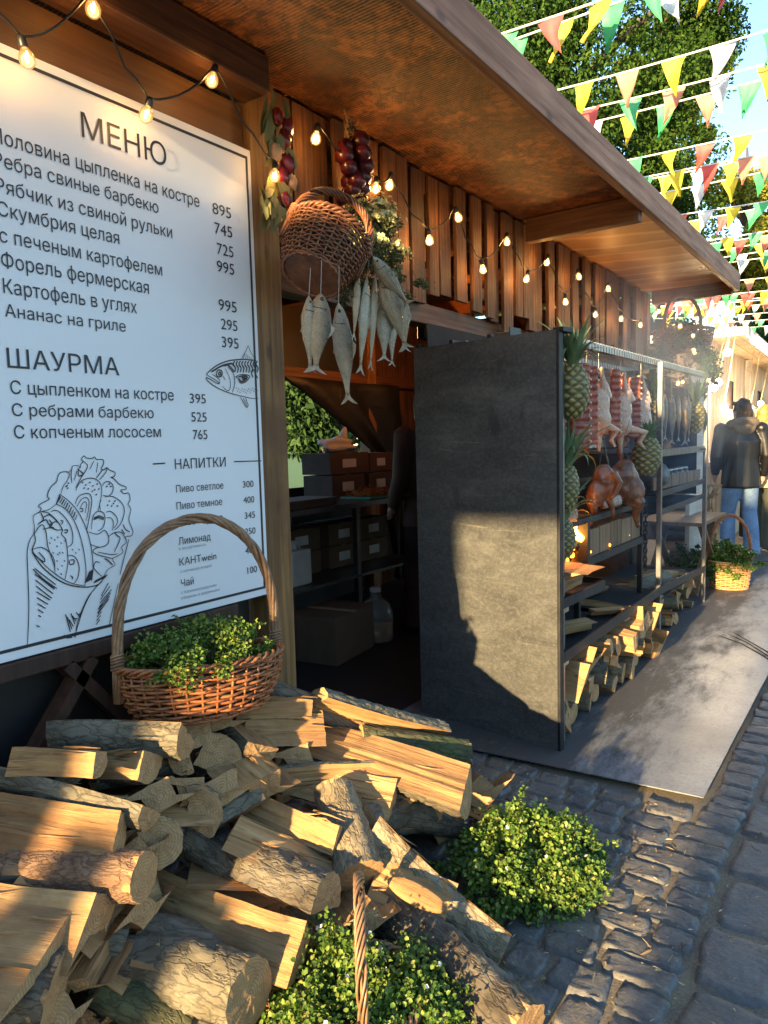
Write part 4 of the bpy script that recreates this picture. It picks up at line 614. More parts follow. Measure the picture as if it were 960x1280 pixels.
# ================================================================ string lights
BULB = []
def light_string(label, pts, watts, nails=None, every=1):
    S = thing('string_lights', label, 'string lights', pts[0], 'warm string lights on the stall'); o0 = Vector(pts[0])
    P = [Vector(p) - o0 for p in pts]; w = []
    for i, p in enumerate(P):
        top = p + Vector((-.005, 0, .062))
        if w:
            a = w[-1]; m = 7
            for k in range(1, m + 1):
                u = k / m; q = a.lerp(top, u) - Vector((0, 0, .035 * 4 * u * (1 - u))) + Vector((.008 * math.sin(k * 2.1 + i), 0, 0)); w.append(q)
        else: w.append(top)
    b = MB(); b.tube(w, .0035, 6); b.build('cable', M['black'], S, True)
    for i, p in enumerate(P):
        tl = Euler((RNG.uniform(-.35, .35), RNG.uniform(-.2, .3), 0)).to_matrix().to_4x4(); tl.translation = p + Vector((-.005, 0, .06))
        if not BULB:
            b = MB(); b.lathe([(.004, .004), (.012, 0), (.0135, -.012), (.0135, -.03), (.012, -.034)], 12); s = b.build('socket', M['black'], S, True)
            b = MB(); b.lathe([(.011, -.032), (.013, -.038), (.021, -.05), (.0245, -.064), (.022, -.078), (.013, -.087), (.001, -.09)], 16); g = b.build('bulb', M['bulb'], S, True)
            b = MB(); b.tube([(-.007, 0, -.045), (-.008, .002, -.07), (-.004, -.002, -.05), (0, .002, -.073), (.004, -.002, -.05), (.008, 0, -.07), (.007, 0, -.045)], .0026, 6); f = b.build('filament', M['bulb_core'], g, True)
            BULB.extend([s.data, g.data, f.data])
        else:
            s = bpy.data.objects.new('socket', BULB[0]); link(s, S); g = bpy.data.objects.new('bulb', BULB[1]); link(g, S); f = bpy.data.objects.new('filament', BULB[2]); link(f, g)
        tl = tl @ Matrix.Diagonal((.84, .84, .84, 1)); s.matrix_local = tl; g.matrix_local = tl
        if i % every == 0:
            ld = bpy.data.lights.new('bulb_light', 'POINT'); ld.energy = watts; ld.color = (1, .52, .16); ld.shadow_soft_size = .02
            lo = bpy.data.objects.new('bulb_light', ld); link(lo, g); lo.location = (0, 0, -.062)
light_string('black cable of warm bulbs zigzagging above the top of the menu board', [(-1.78, .75, 2.62), (-1.8, 1.04, 2.37), (-1.77, 1.225, 2.56), (-1.8, 1.42, 2.36), (-1.79, 1.67, 2.545), (-1.8, 1.94, 2.33)], .24)
light_string('black cable of warm bulbs zigzagging along the hanging slats', [(-1.8, 2.18, 2.54), (-1.8, 2.55, 2.45), (-1.8, 2.66, 2.5), (-1.8, 2.96, 2.33), (-1.8, 3.21, 2.49), (-1.8, 3.48, 2.29), (-1.8, 3.79, 2.49), (-1.8, 4.08, 2.34), (-1.8, 4.38, 2.49), (-1.8, 4.66, 2.29), (-1.8, 4.89, 2.49), (-1.8, 5.25, 2.28), (-1.8, 5.53, 2.51), (-1.8, 5.87, 2.33), (-1.8, 6.37, 2.34), (-1.78, 6.9, 2.52)], .75)
light_string('short cable of warm bulbs looped round the herb basket at the end of the stall', [(-1.42, 6.15, 2.26), (-1.36, 6.35, 2.2), (-1.42, 6.62, 2.1), (-1.36, 6.9, 2.22), (-1.4, 7.2, 2.1), (-1.5, 6.6, 1.85), (-1.46, 6.3, 1.82)], .5, every=2)

# ================================================================ wicker baskets
def wick(name, a, c):
    t = NT(name); n = t.noise(t.coord((1, 1, 1), rnd=9), 26, 4, .6); f = t.noise(t.coord((1, 1, .3), rnd=9), 140, 3, .6)
    t.col(t.mix(t.ramp(f, [(.35, .0), (.7, .5)]), t.ramp(n, [(.3, a), (.7, c)]), a)); t.rough(.42); t.bump(f, .3, .001); return t.m
M['wick_red'] = wick('red_brown_wicker', (.2, .06, .02), (.42, .17, .06)); M['wick_dark'] = wick('dark_wicker', (.1, .032, .014), (.31, .115, .042)); M['wick_pale'] = wick('brown_wicker', (.15, .075, .036), (.36, .215, .11)); M['wick_gold'] = wick('golden_wicker', (.38, .2, .07), (.58, .34, .13))
M['moss'] = plain('dry_moss_liner', (.05, .04, .02), .95, 0, .5, 40, .8)
def basket(name, label, loc, rx, ry, h, mat, hmat=None, rot=(0, 0, 0), handle=.42, flare=1.25, rows=15, stakes=26, group='wicker baskets', hturn=0, hr=.0052):
    B = thing(name, label, 'basket', loc, group, rot); b = MB(); sg = stakes * 4; hmat = hmat or mat
    k0 = 1 / flare; rad = lambda w: k0 + (1 - k0) * (math.sin(w * math.pi / 2) ** .8)
    for i in range(rows):
        w = (i + .5) / rows; pts = []
        for k in range(sg):
            a = 2 * math.pi * k / sg; q = .0052 * math.cos(a * stakes / 2 + math.pi * (i % 2)); kk = rad(w)
            pts.append(((rx * kk + q) * math.cos(a), (ry * kk + q) * math.sin(a), h * w + .0022 * math.sin(5 * a + i * 2.2) + .0012 * mnoise.noise(Vector((a * 3, i, 0)))))
        b.tube(pts, h / rows * RNG.uniform(.32, .46), 5, True)
    b.build('weave', mat, B, True)
    b = MB()
    for k in range(stakes // 2 * 2):
        a = 2 * math.pi * k / stakes; b.tube([((rx * rad(w)) * math.cos(a), (ry * rad(w)) * math.sin(a), h * w) for w in (0, .25, .5, .75, 1)], .004, 5)
    b.build('stakes', mat, B, True)
    b = MB()
    for s in range(3):
        pts = []
        for k in range(120):
            a = 2 * math.pi * k / 120; ph = a * 14 + 2 * math.pi * s / 3; pts.append(((rx + .009 * math.cos(ph)) * math.cos(a), (ry + .009 * math.cos(ph)) * math.sin(a), h + .006 + .008 * math.sin(ph)))
        b.tube(pts, .0056, 6, True)
    for s in range(2):
        b.tube([((rx * k0 + .002) * math.cos(2*math.pi*k/80), (ry * k0 + .002) * math.sin(2*math.pi*k/80), .004 + .008 * s + .003 * math.sin(k * 1.9 + s * 3)) for k in range(80)], .006, 6, True)
    b.build('rim', mat, B, True)
    b = MB(); b.lathe([(k0 * .98, .004), (k0 * .99, .012)], 40, sx=rx, sy=ry); b.build('base', mat, B)
    b = MB(); b.lathe([(k0 * .9, .014), (k0 * .96, .03), (.9, h * .72), (.5, h * .8), (.01, h * .82)], 32, sx=rx, sy=ry); b.build('liner', M['moss'], B, True)
    if handle:
        b = MB(); nst = 7; ch, sh = math.cos(hturn), math.sin(hturn)
        for s in range(nst):
            pts = []; rr = []
            for k in range(61):
                u = k / 60; a = math.pi * u; ph = u * 22 + 2 * math.pi * s / nst
                ex = rx * 1.0 * math.cos(a); c_ = math.sin(a) ** .72 if math.sin(a) > 0 else 0
                z = h - .09 * (1 - min(1, c_ * 3)) + handle * c_; q = .0105 if s else 0
                dx = q * math.cos(ph) * (abs(math.sin(a)) * .0 + 1); dy = q * math.sin(ph)
                x_, y_ = ex + dx * math.cos(a), dy; r_e = 1 / math.sqrt((ch * ch) / (1) + (sh * sh) * (rx / ry) ** 2)
                pts.append((x_ * r_e * ch - y_ * sh, x_ * r_e * sh + y_ * ch, z + dx * math.sin(a))); rr.append(hr)
            b.tube(pts, rr, 6)
        for e in (0, 60):
            a = math.pi * e / 60; r_e = 1 / math.sqrt((ch * ch) + (sh * sh) * (rx / ry) ** 2)
            for j in range(5):
                cz = h + .012 + j * .009; cx_, cy_ = rx * math.cos(a) * r_e * ch, rx * math.cos(a) * r_e * sh
                b.tube([(cx_ + .017 * math.cos(q / 10 * 6.283), cy_ + .017 * math.sin(q / 10 * 6.283), cz + .004 * math.sin(q)) for q in range(10)], .004, 5, True)
        b.build('handle', hmat, B, True)
    return B
def herb(name, label, loc, rx, ry, h, n, mat, leaf=.013, group='leafy herbs', flowers=0, fmat=None, seed=3, droop=0, rot=(0, 0, 0), clumps=60, fz=.55, fsz=.55):
    r = np.random.default_rng(seed); root = thing(name, label, 'plant', loc, group, rot)
    b = MB(); C = []
    for k in range(clumps):
        a = r.uniform(0, 6.283); q = r.uniform(0, 1) ** .55; z = h * math.sqrt(max(0, 1 - q * q * .85)) * r.uniform(.72, 1.08)
        lob = 1 + .22 * math.sin(2 * a + seed) + .14 * math.sin(5 * a + seed * 2.3); c = np.array([rx * q * lob * math.cos(a), ry * q * lob * math.sin(a), z * (1 + .2 * math.sin(3 * a + seed)) - droop * q * q]); C.append(c)
        b.tube([(c[0] * .3, c[1] * .3, 0), (c[0] * .7, c[1] * .7, z * .6), tuple(c)], [.003, .002, .001], 4)
    b.build('stems', M['stem'], root, True)
    P = []; NN = []
    for c in C:
        k = n // clumps; e = r.normal(size=(k, 3)); e /= np.linalg.norm(e, axis=1, keepdims=True); s = r.choice([.1, .16, .22, .3]) * r.uniform(.8, 1.2) * (rx + ry) / 2
        P.append(c + e * (r.uniform(.05, 1, (k, 1)) ** .6) * s * np.array([1, 1, .8])); NN.append(e + np.array([0, 0, 1.1]))
    for k in range(clumps // 2):                      # single sprigs that stand out of the cushion
        c = C[r.integers(len(C))]; d_ = c / np.array([rx, ry, h]) + r.normal(0, .5, 3); d_ /= np.linalg.norm(d_); L_ = r.uniform(.15, .5) * (rx + ry) / 2; m_ = 26; u_ = r.uniform(0, 1, (m_, 1))
        P.append(c + d_ * L_ * u_ + np.array([0, 0, -.3]) * L_ * u_ ** 2 + r.normal(0, .008, (m_, 3))); NN.append(r.normal(0, 1, (m_, 3)) + np.array([0, 0, 1.]))
    P = np.concatenate(P); NN = np.concatenate(NN) + r.normal(0, .35, P.shape); P[:, 2] = np.maximum(P[:, 2], .008 - droop)
    D = r.normal(size=P.shape) + P / np.array([rx, ry, h]) * .8
    V, F = leaves_np(P, D, NN, r.uniform(.6, 1.25, len(P)) * leaf, r.uniform(.7, 1.1, len(P)) * leaf, .16, .12)
    np_mesh('foliage', V, F, mat, root)
    if flowers:
        idx = np.argsort(-P[:, 2])[: int(len(P) * fz)]; idx = r.choice(idx, flowers, replace=False); Q = P[idx] * np.array([1.03, 1.03, 1.0]) + np.array([0, 0, .012]); VV = []; FF = []; nb = 0
        ax_ = r.normal(size=(flowers, 3)) + Q / np.array([rx, ry, h]) * 1.2; ax_ /= np.linalg.norm(ax_, axis=1, keepdims=True); e1 = np.cross(ax_, [.3, .2, 1.]); e1 /= np.linalg.norm(e1, axis=1, keepdims=True); e2 = np.cross(ax_, e1)
        Q = np.repeat(Q + ax_ * .012, 5, 0); a = np.tile(np.arange(5) * 1.2566, flowers)[:, None]; ax5 = np.repeat(ax_, 5, 0); D = np.repeat(e1, 5, 0) * np.cos(a) + np.repeat(e2, 5, 0) * np.sin(a) + ax5 * .35; a = a[:, 0]
        kk = np.arange(5)[:, None] * 6; F_one = np.concatenate([kk + np.array([[0, 1, 2, 3]]), kk + np.array([[0, 3, 4, 5]])], 0)
        V, F = leaves_np(Q, D, ax5, np.full(len(a), leaf * fsz), np.full(len(a), leaf * fsz * .9), .1, -.1)
        if flowers < 60:                                   # few enough to count: each blossom a part
            for k in range(flowers): np_mesh('blossom', V[k * 30:(k + 1) * 30], F_one, fmat, root)
        else: np_mesh('flowers', V, F, fmat, root)
    return root
M['stem'] = plain('green_stem', (.09, .12, .04), .7, 0, .2, 20, 0)
M['herb1'] = leafmat('fresh_herb_leaf', [(.02, .055, .012), (.06, .13, .02), (.11, .2, .03), (.24, .32, .06), (.06, .13, .02), (.3, .3, .08)], .42, .28)
M['herb2'] = leafmat('dark_herb_leaf', [(.014, .035, .012), (.03, .07, .02), (.06, .11, .03), (.1, .14, .04)], .45, .22)
M['herb3'] = leafmat('grey_green_leaf', [(.09, .1, .04), (.17, .17, .07), (.1, .12, .05), (.24, .22, .1)], .6, .2)
M['petal_y'] = leafmat('pale_yellow_petal', [(.7, .62, .25), (.75, .7, .42), (.62, .55, .15)], .5, .3); M['petal_w'] = leafmat('white_petal', [(.75, .76, .74), (.8, .8, .8)], .5, .3)

basket('wicker_basket', 'big red brown wicker basket with tall handle standing on top of the woodpile', (-1.715, 1.428, .60), .255, .17, .16, M['wick_red'], M['wick_pale'], (R(-3), R(2), R(72)), .43, 1.3, 14, 34, hr=.0058)
herb('herb_plant', 'low bushy herb filling the basket on top of the woodpile', (-1.715, 1.428, .725), .23, .15, .115, 10000, M['herb1'], .0115, seed=5, rot=(0, 0, R(72)), clumps=80)
basket('wicker_basket', 'dark wicker basket tipped over and hung by its handle from the slats', (-1.645, 1.925, 1.975), .142, .142, .175, M['wick_dark'], M['wick_dark'], (R(-33), R(5), R(8)), .2, 1.4, 22, 24, hturn=R(45), hr=.0042)
herb('trailing_plant', 'grey green trailing plant with pale yellow flowers spilling from the hanging basket', (-1.67, 2.33, 2.10), .15, .2, .2, 10000, M['herb3'], .011, seed=8, droop=.2, clumps=80, flowers=1300, fmat=M['petal_y'], fz=.6, fsz=.95)
basket('wicker_basket', 'low wicker basket at the very front with a pale twisted handle', (-.985, 1.245, .012), .16, .14, .10, M['wick_pale'], M['wick_pale'], (0, 0, R(128)), .265, 1.2, 11, 26, hr=.0034)
herb('herb_plant', 'bushy herb at the very front spilling out of its basket', (-.985, 1.235, .0), .275, .25, .175, 18000, M['herb1'], .0125, seed=11, clumps=120, droop=.06, flowers=36, fmat=M['petal_w'])
herb('herb_plant', 'bright round bush of herb on the cobbles at the right end of the woodpile', (-.925, 2.0, .0), .225, .2, .2, 17000, M['herb1'], .0135, seed=12, clumps=120, droop=.05, flowers=30, fmat=M['petal_w'])
basket('wicker_basket', 'small golden wicker basket with tall arched handle on the far end of the plate', (-1.19, 7.05, .016), .17, .13, .24, M['wick_gold'], M['wick_red'], (0, 0, R(15)), .42, 1.15, 14, 24)
herb('herb_plant', 'sunlit yellow green herb spilling from the far golden basket', (-1.2, 7.05, .23), .23, .17, .17, 6000, M['herb1'], .02, seed=15, clumps=60, droop=.12, flowers=60, fmat=M['petal_y'])
herb('herb_plant', 'dark green herb standing just left of the far golden basket', (-1.48, 6.95, .0), .2, .18, .36, 4500, M['herb2'], .02, seed=16, clumps=50)
basket('wicker_basket', 'dark round basket with an arched handle hung at the far end of the stall', (-1.50, 6.55, 2.12), .24, .22, .16, M['wick_dark'], M['wick_dark'], (0, 0, R(35)), .30, 1.2, 10, 24, hturn=R(30))
herb('trailing_plant', 'dark dried herb hanging out of the round basket at the far end of the stall', (-1.50, 6.55, 2.13), .33, .36, .2, 7000, M['herb2'], .022, seed=17, clumps=70, droop=.3)

# ================================================================ dried garlands
M['bay'] = leafmat('bay_leaf', [(.09, .105, .035), (.16, .165, .06), (.2, .19, .08), (.07, .09, .03)], .5, .15)
G = thing('dried_garland', 'dried garland of bay leaves, apples and red peppers on the post by the menu', 'garland', (-1.86, 2.0, 2.62)); rr = random.Random(4)
def leaf_obj(parent, p, d, L, w, mat):
    n = Vector((1, rr.uniform(-.5, .5), rr.uniform(-.2, .4))); V, F = leaves_np(np.array([p]), np.array([d]), np.array([tuple(n)]), np.array([L]), np.array([w]), .12, .1); return np_mesh('leaf', V, F, mat, parent)
b = MB(); b.tube([(0, 0, .05), (.01, -.01, -.12), (.0, -.02, -.28), (.01, -.05, -.42)], .006, 6); b.build('cord', M['barkt'], G)
for k in range(40):
    z = -.2 - .22 * (k / 40) if k > 14 else rr.uniform(-.25, .02); leaf_obj(G, (rr.uniform(.005, .04), rr.uniform(-.06, .04) - .05 * (k > 14), z + .03), (rr.uniform(0, .3), rr.uniform(-.6, .5), -1), rr.uniform(.075, .105), rr.uniform(.034, .046), M['bay'])
fr = {'apple_slice': plain('dried_apple', (.5, .27, .13), .7, 0, .3, 30, .4), 'pepper': plain('dark_red_pepper', (.16, .012, .014), .3, 0, .4, 20, .2)}
for k, (y, z, kind, r) in enumerate(((-.03, -.18, 'apple_slice', .03), (.02, -.12, 'pepper', .032), (.03, -.2, 'pepper', .035), (.0, -.25, 'pepper', .03), (.04, -.07, 'pepper', .03), (.05, -.26, 'apple_slice', .026), (-.01, -.05, 'pepper', .026), (.01, -.33, 'pepper', .028))):
    b = MB(); b.ball((.03, y, z), r, 14, 9, sc=(.6, .9, 1.1), nz=.35, seed=k); b.build(kind, fr[kind], G, True)
M['onion'] = plain('red_onion_skin', (.075, .008, .014), .3, 0, .7, 14, .2); M['straw'] = plain('dry_straw', (.3, .2, .1), .8, 0, .3, 40, .2)
O = thing('onion_braid', 'plaited string of dark red onions hanging on the slats', 'onion braid', (-1.85, 2.42, 2.66))
b = MB()
for s in range(3): b.tube([(.012 * math.cos(k * .8 + s * 2.1), .012 * math.sin(k * .8 + s * 2.1), .04 - .036 * k) for k in range(13)], .006, 6)
for k in range(14): b.tube([(.01, rr.uniform(-.02, .02), .0), (.03, rr.uniform(-.06, .06), .03 + rr.uniform(-.06, .03)), (.05, rr.uniform(-.09, .09), rr.uniform(-.08, .05))], [.003, .002, .001], 4)
b.build('braid', M['straw'], O, True)
for k in range(24):
    z = -.05 - .35 * k / 24; a = k * 2.2; w = (.035 + .05 * math.sin(min(1, k / 14) * 1.6)) * rr.uniform(.3, 1.25); r = rr.uniform(.027, .042)
    m = Euler((rr.uniform(-.6, .6), rr.uniform(-.6, .6), 0)).to_matrix().to_4x4(); m.translation = (.035 + .03 * math.cos(a), w * math.sin(a), z)
    b = MB(); b.lathe([(r * .05, -r * .95), (r * .6, -r * .75), (r * .98, -r * .15), (r * .9, r * .35), (r * .45, r * .8), (r * .14, r * 1.15), (r * .08, r * 1.6)], 14, mat=m); b.build('onion', M['onion'], O, True)

# ================================================================ dried fish
t = NT('dried_fish_skin'); v = t.coord(); sx = t.n('ShaderNodeSeparateXYZ'); t.l(v, sx.inputs[0])
vo = t.n('ShaderNodeTexVoronoi'); vo.inputs['Scale'].default_value = 250; t.l(t.coord((1, 1, .8)), vo.inputs['Vector']); n = t.noise(v, 18, 5, .6)
ad = t.n('ShaderNodeMath', operation='MULTIPLY_ADD'); ad.inputs[1].default_value = 17; ad.inputs[2].default_value = .45; t.l(sx.outputs[0], ad.inputs[0])
c = t.ramp(ad.outputs[0], [(.05, (.52, .45, .31)), (.45, (.42, .37, .27)), (.8, (.16, .13, .085)), (1, (.06, .05, .035))]); c = t.mix(t.ramp(n, [(.4, 0.), (.7, .6)]), c, (.36, .26, .13)); c = t.mix(t.ramp(vo.outputs['Distance'], [(.3, 0.), (.75, .35)]), c, (.1, .09, .07))
oi = t.n('ShaderNodeObjectInfo').outputs['Random']; c = t.mix(t.ramp(oi, [(0, 0.), (.4, .2), (1, 1.)]), c, t.mix(1., c, (.82, .58, .32), 'MULTIPLY')); t.col(c); t.rough(t.ramp(n, [(.3, .2), (.7, .5)])); t.p.inputs['Metallic'].default_value = .12; t.bump(t.noise(t.coord((1, 1, .35), rnd=9), 60, 4, .7), .8, .006, t.bump(vo.outputs['Distance'], .7, .002)); M['fish'] = t.m
M['fishfin'] = plain('dried_fin', (.3, .25, .17), .5, 0, .3, 60, .4); M['thread'] = plain('grey_thread', (.3, .28, .25), .8, 0, .1, 10, 0); M['eye'] = plain('fish_eye', (.02, .02, .02), .15, 0, 0, 5, 0)
def fish(label, a, c, wid, thick, yaw, bend=0, thread=None, mat='fish', group='dried fish hung from the basket', name='dried_fish'):
    a = Vector(a); c = Vector(c); d = c - a; L = d.length; rt = thing(name, label, 'fish', tuple(a), group)
    q = Vector((0, 0, -1)).rotation_difference(d); rt.rotation_mode = 'QUATERNION'; rt.rotation_quaternion = q @ Euler((0, 0, yaw + .45)).to_quaternion()
    prof = [(0, .05), (.015, .16), (.05, .36), (.1, .54), (.17, .74), (.27, .95), (.36, 1), (.46, .96), (.56, .8), (.66, .58), (.75, .38), (.82, .25), (.87, .2), (.9, .19)]
    b = MB(); n = 16; vs = []
    for (w, p) in prof:
        for k in range(n):
            an = 2 * math.pi * k / n; x = math.cos(an); y = math.sin(an); hx = wid / 2 * p; hy = thick / 2 * (p ** .8) * (1 - .25 * abs(x))
            dent = 1 + .05 * mnoise.noise(Vector((x * 5, y * 3, w * 30 + L * 50))) + .14 * mnoise.noise(Vector((x * 2, y * 2, w * 9 + L * 30)))
            vs.append((x * hx * dent - bend * w * w * .3 + (.0 if x < 0 else -.08 * hx), math.copysign(abs(y) ** .8, y) * hy * dent, -L * w))
    N = len(prof); fs = [(i*n+k, (i+1)*n+k, (i+1)*n+(k+1)%n, i*n+(k+1)%n) for i in range(N-1) for k in range(n)] + [tuple(range(n)), tuple((N-1)*n+k for k in range(n-1, -1, -1))]
    b.add(vs, fs); bo = b.build('body', M[mat], rt, True)
    b = MB()
    for sg in (1, -1): b.ball((wid * .06, sg * thick * .26, -L * .075), wid * .075, 10, 6, sc=(1, .5, 1))
    b.build('eye', M['eye'], bo, True)
    b = MB()
    for sg in (1, -1):
        pts = [(wid / 2 * .62 * math.cos(u), sg * (thick * .36 + .001), -L * (.17 + .035 * math.cos(u * .5))) for u in np.linspace(.3, 2.6, 9)]
        b.tube([(x * .9, y * (1 - .35 * abs(x) / (wid * .4)), z) for x, y, z in pts], .0016, 5)
    b.build('gill', M['eye'], bo, True)
    def fin(name, pts, w):
        b = MB(); m = len(pts); b.add([(x, -w, z) for x, z in pts] + [(x, w, z) for x, z in pts], [tuple(range(m)), tuple(range(2 * m - 1, m - 1, -1))] + [(i, m + i, m + (i + 1) % m, (i + 1) % m) for i in range(m)]); b.build(name, M['fishfin'], rt)
    bx = -bend * .81 * .3; tw = wid * .42
    fin('tail_fin', [(bx - wid * .09, -L * .89), (bx - wid * .14, -L * .93), (bx - tw, -L), (bx - tw * .5, -L * .985), (bx, -L * .95), (bx + tw * .45, -L * .985), (bx + tw, -L * 1.005), (bx + wid * .13, -L * .93), (bx + wid * .09, -L * .89)], .0012)
    bd = -bend * .2 * .3
    fin('dorsal_fin', [(wid * .42 + bd, -L * .36), (wid * .60 + bd, -L * .42), (wid * .5 + bd, -L * .5), (wid * .34 + bd, -L * .56)], .001)
    fin('belly_fin', [(-wid * .46 + bd, -L * .4), (-wid * .56 + bd, -L * .47), (-wid * .42 + bd, -L * .48)], .001)
    if thread is not None:
        q_ = rt.rotation_quaternion.inverted(); b = MB(); b.tube([(0, 0, -.004), tuple(q_ @ (Vector(thread) - a))], .0012, 5); b.build('thread', M['thread'], rt)
    return rt
FISH = [('slim dried fish at the left end of the hanging row', [-1.55, 1.797, 1.878], [-1.55, 1.791, 1.635], 0.055, 0.026, 0.5, 0, [-1.55, 1.81, 1.968]), ('broad flat dried fish, widest of the hanging row', [-1.53, 1.833, 1.889], [-1.53, 1.792, 1.631], 0.09, 0.03, 0.25, 0, [-1.53, 1.843, 1.996]), ('long silver dried fish hanging lowest with curved tail', [-1.53, 1.923, 1.871], [-1.53, 1.984, 1.54], 0.08, 0.036, -0.3, 0.06, [-1.53, 1.933, 2.0]), ('thin brown dried fish just right of the lowest one', [-1.58, 2.105, 2.012], [-1.58, 2.065, 1.77], 0.04, 0.026, 1.2, 0, [-1.58, 2.142, 2.08]), ('narrow golden dried fish in the middle of the bunch', [-1.58, 2.157, 2.004], [-1.58, 2.097, 1.651], 0.05, 0.03, 0.9, 0, [-1.58, 2.176, 2.086]), ('slender dried fish hanging left beside the big diagonal one', [-1.6, 2.235, 2.023], [-1.6, 2.188, 1.676], 0.05, 0.03, 1.3, 0, [-1.6, 2.234, 2.101]), ('large silver dried fish slanting to the right across the bunch', [-1.55, 2.201, 2.029], [-1.55, 2.359, 1.76], 0.075, 0.034, 0.2, 0, [-1.55, 2.174, 2.081]), ('golden dried fish lying slanted on top of the bunch', [-1.52, 2.112, 2.056], [-1.52, 2.337, 1.922], 0.06, 0.034, 0.3, 0, [-1.52, 2.094, 2.077]), ('pale dried fish with split tail behind the big diagonal one', [-1.6, 2.299, 1.954], [-1.6, 2.278, 1.712], 0.07, 0.03, 0.2, 0, [-1.6, 2.273, 2.073]), ('small dried fish hanging behind the bunch with thin tail', [-1.63, 2.384, 1.93], [-1.63, 2.374, 1.704], 0.05, 0.028, 1.0, 0, [-1.63, 2.359, 2.094]), ('shaded dried fish at the right end of the bunch', [-1.63, 2.462, 2.019], [-1.63, 2.474, 1.768], 0.06, 0.03, 0.6, 0, [-1.63, 2.45, 2.141])]
for q in FISH: fish(*q)
